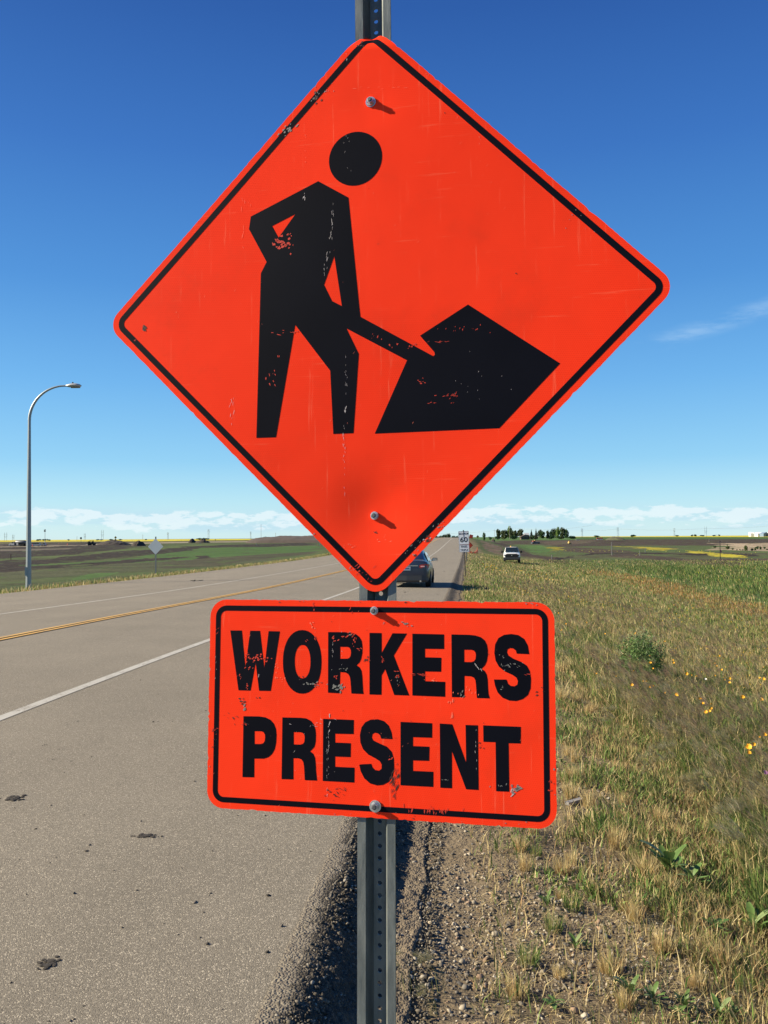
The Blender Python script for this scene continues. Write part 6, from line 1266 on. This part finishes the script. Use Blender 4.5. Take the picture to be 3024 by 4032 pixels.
for i, (n, r0, r1, t0, t1, pw) in enumerate(((95000, 2.9, 9, .0, 5, 1.35), (135000, 8, 34, -.1, 18, 1.7), (80000, 30, 125, -.2, 48, 1.75))):
    a = field(n, r0, r1, t0, t1, pw, i); blades('grass', *a, seed=i)
# wind blown plumes of foxtail barley: fine awns leaning left
def plumes(n, r0, r1, t0, t1, pw, na, seed):
    X, Y = polar_sample(n, r0, r1, t0, t1, pw, -4, 27.5); k = (RNG.random(len(X)) < .12+.88*sstep(fbm(X*.6, Y*.6, 3, 71), .42, .60)) & ~bush_clear(X, Y); X, Y = X[k], Y[k]; r = np.hypot(X, Y); m = len(X)
    hh = RNG.uniform(.22, .46, m); zc = terrain(X, Y)+hh; col_ = PLUME[RNG.integers(0, 5, m)]*RNG.uniform(.7, 1.25, (m, 1))
    Xa = np.repeat(X, na)+RNG.normal(0, .012, m*na); Ya = np.repeat(Y, na)+RNG.normal(0, .012, m*na); Za = np.repeat(zc, na)+RNG.normal(0, .02, m*na)
    H = RNG.uniform(.06, .15, m*na)*np.repeat(np.clip(1+r*.012, 1, 1.8), na); W = np.repeat(np.clip(.0011+.00030*r, .0014, .014), na)
    lean = np.clip(RNG.normal(.86, .12, m*na), .2, .98); ld = WIND+RNG.normal(0, .38, m*na)
    return blades('foxtail_grass', Xa, Ya, H, W, lean, ld, np.repeat(col_, na, 0)*RNG.uniform(.7, 1.3, (m*na, 1)), Z=Za, seed=seed, curl=.1), (X, Y, hh)
_, (X, Y, hh) = plumes(1500, 5.5, 16, 1.7, 9, 1.5, 22, 5)
blades('grass_stems', X, Y, hh, np.full(len(X), .004), np.full(len(X), .12), np.full(len(X), WIND+math.pi), np.full((len(X), 3), (.12, .11, .05)), seed=9)
plumes(4200, 15, 48, 1.6, 12, 1.7, 9, 6)
# pale verge beyond the far lane
X = []; 
S_ = RNG.uniform(22, 190, 20000); Tt = T_LEFT-RNG.exponential(1.0, 20000)-.05; X, Y = to_xy(S_, Tt); a = np.degrees(np.arctan2(X, Y)); k = (np.abs(a) < 27) & (Tt > T_LEFT-4.5); X, Y = X[k], Y[k]; m = len(X); r = np.hypot(X, Y)
isg = RNG.random(m) < .42+.3*(Tt[k] < T_LEFT-1.6); c = np.where(isg[:, None], GRN[RNG.integers(0, 5, m)], DRY[RNG.integers(0, 5, m)]*.95)*RNG.uniform(.7, 1.3, (m, 1))
blades('verge_grass', X, Y, RNG.uniform(.10, .34, m), np.clip(.0007*r, .02, .08), np.clip(RNG.normal(.4, .2, m), 0, .9), RNG.random(m)*6.283, c, seed=12)
# straw litter lying on the gravel
X, Y = polar_sample(9500, 2.8, 14, .0, 2.2, 1.5, -3, 27); m = len(X); blades('straw_litter', X, Y, RNG.uniform(.03, .12, m), np.full(m, .0026), RNG.uniform(.93, .97, m), RNG.random(m)*6.283, DRY[RNG.integers(0, 5, m)]*RNG.uniform(.8, 1.4, (m, 1)), Z=terrain(X, Y)+.006, seed=14)
# green ground-hugging herbs between the tufts
X, Y = polar_sample(26000, 2.9, 10, .25, 4.5, 1.5, 0, 27); n2 = fbm(X*1.5, Y*1.5, 3, 81); s_, t_ = to_st(X, Y); k = RNG.random(len(X)) < sstep(n2+np.clip((t_-1.5)*.12, -.06, .25), .50, .66); X, Y = X[k], Y[k]; m = len(X)
blades('low_herbs', X, Y, RNG.uniform(.02, .07, m)*np.clip(t_[k]*.7, .7, 2), RNG.uniform(.006, .013, m), RNG.uniform(.3, .9, m), RNG.random(m)*6.283, GRN[RNG.integers(0, 5, m)]*RNG.uniform(.6, 1.2, (m, 1)), Z=terrain(X, Y)+RNG.uniform(0, .06, m), seed=15)

# ------------------------------------------------------------------ single plants
def tuft_mesh(name, n, h, spread, cols, w=.0026, seed=0, tipc=None):
    rg = np.random.default_rng(seed); a = rg.random(n)*6.283; r = spread*.35*rg.random(n)**.6; X = r*np.cos(a); Y = r*np.sin(a)
    H = h*rg.uniform(.5, 1.1, n); lean = np.clip(r/spread*.9+rg.normal(.05, .12, n), .0, .8); ld = a+rg.normal(0, .3, n)
    c = cols[rg.integers(0, len(cols), n)]*rg.uniform(.7, 1.25, (n, 1))
    o = blades(name, X, Y, H, np.full(n, w), lean, ld, c, Z=np.zeros(n)-.005, seed=seed, stuff=False, curl=.2); me = o.data; bpy.data.objects.remove(o); return me
TUF = [tuft_mesh('blades', 190, .17, .17, DRY*1.05, .0030, 200+i) for i in range(4)]; TUG = [tuft_mesh('blades', 110, .15, .15, np.vstack([GRN, GRN, DRY[:2]]), .003, 210+i) for i in range(3)]
def place_tuft(px, py, hpx, green, label, group):
    hpx *= 1.3
    g = hit(px, py); me = (TUG if green else TUF)[int(px+py) % (3 if green else 4)]; k = hpx*g.y/F_PX/.17
    o = tag(link_mesh('green_grass_tuft' if green else 'dry_grass_tuft', me), label, 'grass tuft', group); o.location = g; o.rotation_euler = (0, 0, px*.37); o.scale = (k, k, k)
q6 = lambda x, y: (2000+x*.6172, 3000+y*.6172)
tufts = [(400, 230, 90, 0, 'straw coloured tuft right of the panel corner, above the grey board'), (520, 285, 85, 0, 'straw tuft touching the right end of the grey board'), (700, 545, 125, 0, 'bright straw tuft alone on the gravel, with a dark shadow'), (975, 400, 110, 0, 'brown straw tuft above the bright lone tuft'), (1090, 490, 90, 0, 'upright straw tuft right of the brown one'), (880, 730, 120, 0, 'thin straw tuft below the bright lone tuft'), (350, 720, 100, 0, 'loose straw tuft in the gravel below the board'), (1000, 1220, 130, 0, 'reddish straw tuft in the lower middle of the dry strip'),
         (1380, 1320, 140, 0, 'straw tuft with a long dark shadow at the lower right'), (1510, 1000, 95, 0, 'pale fan shaped tuft near the right edge'), (1220, 620, 60, 0, 'short pale tuft beside the broad leaves'), (770, 960, 110, 0, 'wispy straw tuft in the middle of the dry strip'), (1370, 480, 60, 0, 'short straw tuft under the right foxtail plumes'), (330, 1370, 80, 0, 'low straw tuft below the green clump by the post'), (750, 1560, 110, 0, 'straw tuft near the bottom edge, left of centre'), (610, 1330, 70, 0, 'thin leaning straw tuft in the lower gravel'),
         (120, 700, 90, 0, 'faint straw tuft on the gravel near the post'), (1200, 1430, 110, 0, 'tall thin straw tuft at the lower right of centre'), (290, 1080, 130, 1, 'big green grass clump right of the post foot'), (130, 1290, 150, 1, 'olive grass clump at the lower left by the post'), (60, 1480, 130, 0, 'pale straw tuft at the bottom beside the post'), (560, 870, 90, 1, 'thin green tuft in the centre of the dry strip'), (1100, 640, 110, 1, 'dark green tuft behind the broad leaves'), (1290, 1180, 90, 1, 'green tuft at the right with narrow leaves'), (180, 620, 80, 1, 'small olive tuft on the gravel below the board'), (850, 540, 60, 1, 'small green tuft right of the bright lone tuft')]
for i, (x, y, h_, gr_, lab) in enumerate(tufts): place_tuft(*q6(x, y), h_*.6172, gr_, lab, 'grass tufts on the gravel strip')
q5 = lambda x, y: (2100+x*.557, 2200+y*.557)
for x, y, h_, gr_, lab in ((190, 790, 70, 0, 'straw tuft right of the panel edge, below the small flowers'), (200, 1010, 90, 0, 'tall straw tuft right of the panel at letter height'), (300, 1030, 70, 0, 'straw tuft one step right of the panel edge'), (530, 1200, 70, 1, 'round dark green mat of weeds in the dry strip'), (250, 1390, 70, 0, 'brown straw tuft beside the bare patch'), (420, 1080, 60, 0, 'short straw tuft above the green mat'), (700, 1400, 70, 0, 'straw tuft at the boundary of the green grass'), (280, 1570, 90, 0, 'straw tuft above the grey board')):
    place_tuft(*q5(x, y), h_*.557, gr_, lab, 'grass tufts on the gravel strip')
X, Y = polar_sample(60, 4, 22, .3, 2.2, 1.3, -2, 27)
for i, (x, y) in enumerate(zip(X, Y)):
    me = (TUG if i % 4 == 0 else TUF)[i % 3]; o = tag(link_mesh('green_grass_tuft' if i % 4 == 0 else 'dry_grass_tuft', me), 'small tuft of thin grass scattered on the gravel shoulder', 'grass tuft', 'small tufts scattered on the gravel shoulder'); k = random.uniform(.35, .8); o.location = (x, y, terrain1(x, y)); o.rotation_euler = (0, 0, i); o.scale = (k, k, k)
M_LF = attr_mat('broad_leaf', .45, .25)
def weed_mesh(seed, n=11, L=.16, upright=.5):
    rnd = random.Random(seed); V = []; T = []; Cc = []
    for i in range(n):
        a = 2.4*i+rnd.uniform(-.3, .3); l = L*rnd.uniform(.6, 1.1); up = upright*rnd.uniform(.6, 1.4); w = l*rnd.uniform(.10, .16); b = len(V); base = rnd.uniform(0, L*.5); col_ = np.array(rnd.choice([(.12, .20, .055), (.16, .245, .075), (.09, .16, .045), (.20, .26, .11)]))*rnd.uniform(.8, 1.2)
        for k, (u, ww) in enumerate(((0, .2), (.3, .8), (.6, 1.0), (.85, .6), (1, 0))):
            r = l*u*math.cos(up*(1-.35*u)); z = base+l*u*math.sin(up)-l*.25*u*u
            cx, cy = r*math.cos(a), r*math.sin(a); dx, dy = -math.sin(a)*w*ww, math.cos(a)*w*ww
            V += [(cx-dx, cy-dy, z+w*.3*ww), (cx, cy, z), (cx+dx, cy+dy, z+w*.3*ww)]; Cc += [col_*1.1, col_*.8, col_]
        for k in range(4):
            for j in range(2): p = b+k*3+j; T += [(p, p+1, p+4), (p, p+4, p+3)]
    return mesh_np('leaves', V, T, np.array(Cc), True, [M_LF])
WE = [weed_mesh(300, 10, .17, .9), weed_mesh(301, 12, .14, .5), weed_mesh(302, 9, .2, 1.1)]
M_STEM = simple('plant_stem', (.07, .10, .035), .7, 0, .2, 30)
_sm = MB(); _sm.tube([(0, 0, -.02), (.004, 0, .08), (0, .003, .13)], [.004, .003, .0015], 5); STEMW = _sm.mesh('stem', M_STEM)
for i, (x, y, h_, lab) in enumerate(((650, 120, 60, 'light green leafy weed above the grey board'), (745, 330, 80, 'dark leafy weed in the upper middle of the gravel strip'), (1030, 740, 170, 'tallest broad leaved weed with upright pale leaves'), (1180, 820, 140, 'dark curled broad leaved weed right of the tallest one'), (1320, 1110, 130, 'upright leafy weed at the right of the dry strip'), (1570, 1110, 120, 'large grey green leaf plant at the right edge'), (250, 930, 80, 'leafy weed in the green clump right of the post'), (290, 1560, 100, 'dark flat dock like weed at the bottom near the post'), (780, 1500, 110, 'tall narrow leaved weed at the bottom centre'), (930, 1540, 110, 'dark upright weed at the bottom, right of centre'),
                                     (1090, 1620, 90, 'bright leafy weed on the bottom edge'), (1350, 1620, 90, 'pale leafy rosette at the lower right'), (1610, 840, 70, 'small leafy weed at the right edge of the strip'), (1310, 380, 80, 'upright leafy weed among the foxtail plumes'), (1130, 1560, 90, 'leafy weed between the bright one and the dark one'), (500, 1180, 50, 'small rosette right of the big green clump'), (640, 1290, 50, 'tiny leafy weed in the lower gravel'), (430, 1180, 60, 'low dark weed right of the post foot'), (1450, 1640, 90, 'leafy weed in the bottom right corner'), (1590, 1440, 70, 'brown green weed near the bottom right shadow'), (900, 950, 50, 'little weed in the centre of the dry strip'), (870, 1310, 45, 'little weed above the bottom dark weed'))):
    g = hit(*q6(x, y)); k = h_*.6172*g.y/F_PX/.17; o = thing('leafy_weed', lab, 'weed', g, i*1.1, 'leafy weeds on the gravel strip'); k *= 1.15; o.scale = (k, k, k); link_mesh('leaves', WE[i % 3], o); link_mesh('stem', STEMW, o)
for i, (x, y, h_, lab) in enumerate(((540, 1560, 60, 'light green weed beside the bare patch'), (940, 1060, 120, 'tall green weed below the bush'), (1440, 1200, 90, 'green weed among the big yellow flowers'), (1100, 590, 60, 'bright green weed behind and right of the bush'), (1580, 1420, 100, 'tall green weed at the right edge'), (1240, 1440, 80, 'green weed under the yellow flower group'), (900, 1560, 60, 'green weed at the edge of the dry strip'), (200, 1310, 50, 'flat dark weed close to the panel edge'), (1130, 1380, 70, 'pale weed left of the lower yellow flowers'))):
    g = hit(*q5(x, y)); k = h_*.557*g.y/F_PX/.17; o = thing('leafy_weed', lab, 'weed', g, i*1.7, 'leafy weeds in the grass'); o.scale = (k, k, k); link_mesh('leaves', WE[(i+1) % 3], o); link_mesh('stem', STEMW, o)
# foxtail clumps near by
def foxtail_clump(seed, n=9, h=.36):
    rg = np.random.default_rng(seed); X = rg.normal(0, .035, n); Y = rg.normal(0, .035, n); H = h*rg.uniform(.75, 1.1, n)
    st = blades('stems', X, Y, H, np.full(n, .0048), np.full(n, .32), np.full(n, WIND), np.tile((.13, .135, .055), (n, 1)), Z=np.zeros(n), seed=seed, stuff=False, curl=.5); ms = st.data; bpy.data.objects.remove(st)
    na = 46; tx = X+np.cos(WIND)*.32*H; ty = Y+np.sin(WIND)*.32*H; tzz = H*.94
    u = rg.random(n*na); ax = np.repeat(tx, na)-np.cos(WIND)*.0+np.cos(WIND)*u*.045; ay = np.repeat(ty, na)+np.sin(WIND)*u*.045; az_ = np.repeat(tzz, na)+.012*np.sin(u*2.2)-u*u*.02
    c = np.array([(.50, .42, .24), (.38, .31, .17), (.30, .31, .12), (.58, .52, .34)])[rg.integers(0, 4, n*na)]*rg.uniform(.8, 1.2, (n*na, 1))
    hd_ = blades('seed_heads', ax+rg.normal(0, .003, n*na), ay+rg.normal(0, .003, n*na), rg.uniform(.045, .085, n*na), np.full(n*na, .0021), np.clip(rg.normal(.84, .14, n*na), .3, .97), WIND+rg.normal(0, .32, n*na), c, Z=az_, seed=seed, stuff=False, curl=.1); mh = hd_.data; bpy.data.objects.remove(hd_)
    return ms, mh
FX = [foxtail_clump(400+i) for i in range(4)]
def place_fox(px, py, hpx, label, group):
    h0 = .30; g = hit(px, py, h=h0); k = 1.0 if hpx is None else hpx*g.y/F_PX/.36
    o = thing('foxtail_grass_clump', label, 'foxtail grass', g, random.uniform(-.4, .4), group); o.scale = (k, k, k); a = FX[int(px) % 4]; link_mesh('stems', a[0], o); link_mesh('seed_heads', a[1], o)
for x, y, h_, lab in ((930, 905, 190, 'foxtail clump just right of the post foot, leaning left'), (1120, 880, 200, 'foxtail clump with pale bristles right of the post foot'), (1070, 1060, 150, 'lower green foxtail clump beside the post')):
    px, py = 1000+x*.6631, 3200+y*.6631; g = hit(px, py+h_*.66); k = 1.25*h_*.66*g.y/F_PX/.36; o = thing('foxtail_grass_clump', lab, 'foxtail grass', g, 0, 'foxtail grass beside the post'); o.scale = (k, k, k); a = FX[int(px) % 4]; link_mesh('stems', a[0], o); link_mesh('seed_heads', a[1], o)
for px, py, lab in ((2790, 3080, 'foxtail clump over the dry strip boundary, left of the right edge'), (2860, 3100, 'foxtail clump with a long pale plume sweeping left'), (2990, 3180, 'brown foxtail plume at the right edge'), (2990, 3300, 'pale golden foxtail plume at the right edge, lowest'), (2960, 3240, 'foxtail plume between the brown and golden ones'), (2420, 2700, 'tan foxtail plume left below the bush'), (2500, 2720, 'broad tan foxtail plume below the bush'), (2380, 2580, 'tan foxtail plume left of the bush'), (2270, 2580, 'golden foxtail plume farther left of the bush'), (2750, 2860, 'large tan foxtail plume right of centre'), (2680, 2900, 'tan foxtail plume left of the large one'), (2910, 2905, 'rust tinted round foxtail plume at the right'), (2660, 2980, 'long foxtail plume sweeping left, low right'), (2700, 2970, 'pale foxtail plume beside the long one'), (2560, 2790, 'brown foxtail plume under the bush'), (2800, 3080, 'pale foxtail near the dry strip at the right'), (2990, 2760, 'pale foxtail plume near the big right flowers'), (2640, 2700, 'dark tan foxtail plume right of the bush foot'), (2460, 2820, 'foxtail plume left of the tall green weed'), (2940, 2660, 'foxtail plume above the right flowers'), (2850, 3000, 'foxtail plume beside the twin yellow flowers'), (2600, 3010, 'low foxtail plume at the edge of the dry strip')):
    place_fox(px, py, None, lab, 'windblown foxtail plumes')
# yellow wildflowers
M_PET = simple('yellow_petal', (.72, .34, .01), .6, 0, .12, 50); M_PETW = simple('white_petal', (.7, .68, .62), .6, 0, .1, 50); M_PETP = simple('purple_petal', (.35, .13, .35), .6, 0, .1, 50)
def flower(px, py, h, mat, label, group, size=.020, name='yellow_wildflower'):
    g = hit(px, py, h=h); o = thing(name, label, 'wildflower', g, px, group); bend = random.uniform(-.05, .05)
    m2 = MB(); m2.tube([(0, 0, -.02), (bend*.3, 0, h*.5), (0, 0, h)], [.0035, .0028, .002], 5); s_ = m2.build('stem', M_STEM, o); s_.rotation_euler = (0, 0, -px)
    m2 = MB(); 
    for k in range(9):
        a = 2*math.pi*k/9; r = size*random.uniform(.8, 1.1); dx, dy = math.cos(a), math.sin(a); w_ = size*.36
        m2.add([(dx*.002, dy*.002, 0), (dx*r*.7-dy*w_, dy*r*.7+dx*w_, size*.35), (dx*r, dy*r, size*.5), (dx*r*.7+dy*w_, dy*r*.7-dx*w_, size*.35)], [(0, 1, 2, 3)])
    m2.disc_cyl((0, 0, -.006), (0, 0, 1), size*.35, .010, 8)
    f = m2.build('flower_head', mat, o); f.location = (0, 0, h); f.rotation_euler = (random.uniform(.5, 1.1), random.uniform(-.5, .5), -px+random.uniform(-.5, .5))
fl = [(825, 690, 1, 'upper yellow flower in front of the bush'), (828, 740, 1, 'lower yellow flower in front of the bush'), (845, 780, .7, 'small yellow flower at the bottom of the bush'), (990, 740, 1.1, 'yellow flower right beside the bush'), (987, 722, .6, 'bud just above the flower right of the bush'), (1083, 820, 1.1, 'yellow flower between the bush and the right group'), (1115, 830, .7, 'small flower right of the one past the bush'), (1150, 838, .7, 'flat small flower farther right past the bush'), (1315, 692, .8, 'lone yellow flower highest at the right'), (1280, 748, .8, 'yellow flower right of centre below the lone one'), (1297, 772, .5, 'tiny bud under the right of centre flower'), (1333, 797, .8, 'yellow flower above the big right pair'), (1285, 830, .5, 'tiny yellow bud left of the big right pair'),
      (1385, 850, 1.2, 'upper flower of the big right pair'), (1388, 880, .8, 'lower flower of the big right pair'), (1352, 856, .5, 'orange bud left of the big right pair'), (1628, 855, 1.3, 'large yellow flower close to the right edge'), (1600, 845, .8, 'bud left of the large right edge flower'), (1018, 962, 1.1, 'yellow flower below and right of the bush'), (1480, 990, 1.3, 'large flower halfway to the right edge'), (1612, 1000, 1.4, 'largest yellow flower near the right edge'), (1172, 988, .8, 'small flower left of the bottom cluster'), (1186, 992, .5, 'tiny bud beside the small flower'), (1200, 1022, .8, 'yellow flower above the bottom cluster'), (1222, 1078, 1, 'left flower of the bottom cluster'), (1245, 1074, .9, 'middle flower of the bottom cluster'), (1255, 1055, .8, 'right flower of the bottom cluster'), (1257, 1023, .7, 'flower above the right of the bottom cluster'),
      (1525, 1330, 1.4, 'double petalled flower low at the right'), (1557, 1312, .9, 'small flower right of the double petalled one'), (1523, 1370, 1, 'flower under the double petalled one'), (1635, 1235, 1, 'yellow flower at the right edge, mid height'), (1597, 1270, .5, 'orange bud near the right edge'), (720, 527, 1.1, 'yellow flower on the top of the bush'), (712, 530, .7, 'second flower on the top of the bush'), (928, 580, 1, 'flower at the upper right of the bush'), (525, 752, 1, 'flower left of the bush, lower'), (507, 527, .8, 'flower left of the bush, upper'), (697, 893, 1, 'flower below the left of the bush'), (800, 865, .8, 'flower below the middle of the bush'), (775, 862, .6, 'bud below the middle of the bush'), (820, 912, .7, 'lowest small flower under the bush'), (850, 900, .6, 'orange bud under the bush'), (930, 950, .7, 'pale flower under the right of the bush'), (710, 800, .7, 'flower at the lower left of the bush'), (445, 813, .5, 'tiny flower well left of the bush'), (585, 830, .5, 'tiny flower left of the bush foot'),
      (175, 380, 1.1, 'bright flower close to the panel top right corner'), (172, 440, .6, 'orange bud near the panel corner'), (195, 500, 1, 'yellow flower right of the panel, upper'), (230, 457, .9, 'orange flower right of the panel corner'), (375, 453, .9, 'flower between the panel and the bush'), (60, 205, .7, 'small far flower above the panel corner'), (40, 185, .7, 'small far flower left of the other'), (165, 235, .8, 'far flower in the row above the panel corner'), (150, 233, .6, 'second far flower in the row'), (250, 242, .6, 'far flower right of the row'), (295, 250, .6, 'far flower at the end of the row'), (65, 200, .6, 'far flower at the start of the row'), (1265, 395, .5, 'small far flower right of centre')]
for x, y, s_, lab in fl: flower(*q5(x, y), .42, M_PET, lab, 'yellow wildflowers in the roadside grass', .021*s_)
flower(*q5(1218, 860), .40, M_PETW, 'single white flower right of the bush', None, .018, 'white_wildflower'); flower(*q5(1640, 1512), .30, M_PETP, 'single purple flower at the right edge', None, .022, 'purple_wildflower')
# far scattered yellow flower heads: nobody could count them
def fleck(name, n, r0, r1, t0, t1, colr, thr, seed, hgt=.3, sz=.0009, amax=27):
    X, Y = polar_sample(n, r0, r1, t0, t1, 1.8, -2, amax); k = RNG.random(len(X)) < sstep(fbm(X*.12, Y*.12, 3, seed), thr, thr+.1); X, Y = X[k], Y[k]; r = np.hypot(X, Y); m = len(X)
    return blades(name, X, Y, np.clip(sz*1.6*r, .02, .2), np.clip(sz*1.5*r, .015, .15), np.full(m, .3), RNG.random(m)*6.283, np.tile(colr, (m, 1))*RNG.uniform(.8, 1.2, (m, 1)), Z=terrain(X, Y)+hgt*RNG.uniform(.5, 1, m), seed=seed)
fleck('yellow_flowers', 1300, 14, 75, 1.2, 10, (.62, .36, .02), .52, 91, sz=.0006); fleck('mustard_flowers', 900, 60, 190, 16, 60, (.35, .36, .04), .54, 92, .5, sz=.0005)
# the round bush
g = hit(2530, 2672); k = g.y/F_PX
bush = thing('round_bush', 'round leafy green bush with pale seed tips among the yellow flowers', 'bush', g)
rg = np.random.default_rng(9); n = 5200; d = rg.normal(size=(n, 3)); d /= np.linalg.norm(d, axis=1)[:, None]; d[:, 2] = np.abs(d[:, 2])*1.0
R_b = 108*k; P = d*(R_b*(.35+.65*rg.random(n)**.4)*(.85+.22*np.sin(d[:, 0]*7+3)*np.sin(d[:, 1]*6+d[:, 2]*5)))[:, None]; P[:, 2] = P[:, 2]*1.55+.10
nr_ = rg.normal(size=(n, 3)); nr_ /= np.linalg.norm(nr_, axis=1)[:, None]; t1 = np.cross(nr_, rg.normal(size=(n, 3))); t1 /= np.linalg.norm(t1, axis=1)[:, None]; t2 = np.cross(nr_, t1); sz = (.011*(.6+.8*rg.random(n)))[:, None]
V = np.stack([P+t1*sz*1.6, P+t2*sz*.6, P-t1*sz*1.6, P-t2*sz*.6], 1).reshape(-1, 3); Qd = np.arange(n*4).reshape(-1, 4); c = np.array([(.080, .155, .042), (.115, .20, .055), (.06, .115, .035), (.26, .32, .15)])[rg.choice(4, n, p=[.4, .3, .22, .08])]*rg.uniform(.7, 1.2, (n, 1))
link_mesh('foliage', mesh_np('foliage', V, Qd, np.repeat(c, 4, 0), False, [M_LEAF]), bush)
m = 70; a = rg.random(m)*6.283; el_ = rg.uniform(.25, 1.5, m); tips = MB()
for i in range(m): tips.tube([(0, 0, 0), (R_b*1.02*math.cos(a[i])*math.cos(el_[i]), R_b*1.02*math.sin(a[i])*math.cos(el_[i]), R_b*1.38*math.sin(el_[i])+.08)], [.003, .0015], 4)
tips.build('stems', M_STEM, bush)
m = 420; a = rg.random(m)*6.283; e_ = rg.uniform(.5, 1.5, m); rr_ = R_b*rg.uniform(.95, 1.25, m); X, Y = rr_*np.cos(a)*np.cos(e_), rr_*np.sin(a)*np.cos(e_)
sd_ = blades('seed_tips', X, Y, np.full(m, .022), np.full(m, .007), np.full(m, .4), rg.random(m)*6.283, np.tile((.26, .31, .17), (m, 1)), Z=rr_*1.3*np.sin(e_)+.10, seed=77, stuff=False, parent=bush, mat=M_LEAF)
bpy.context.view_layer.update()
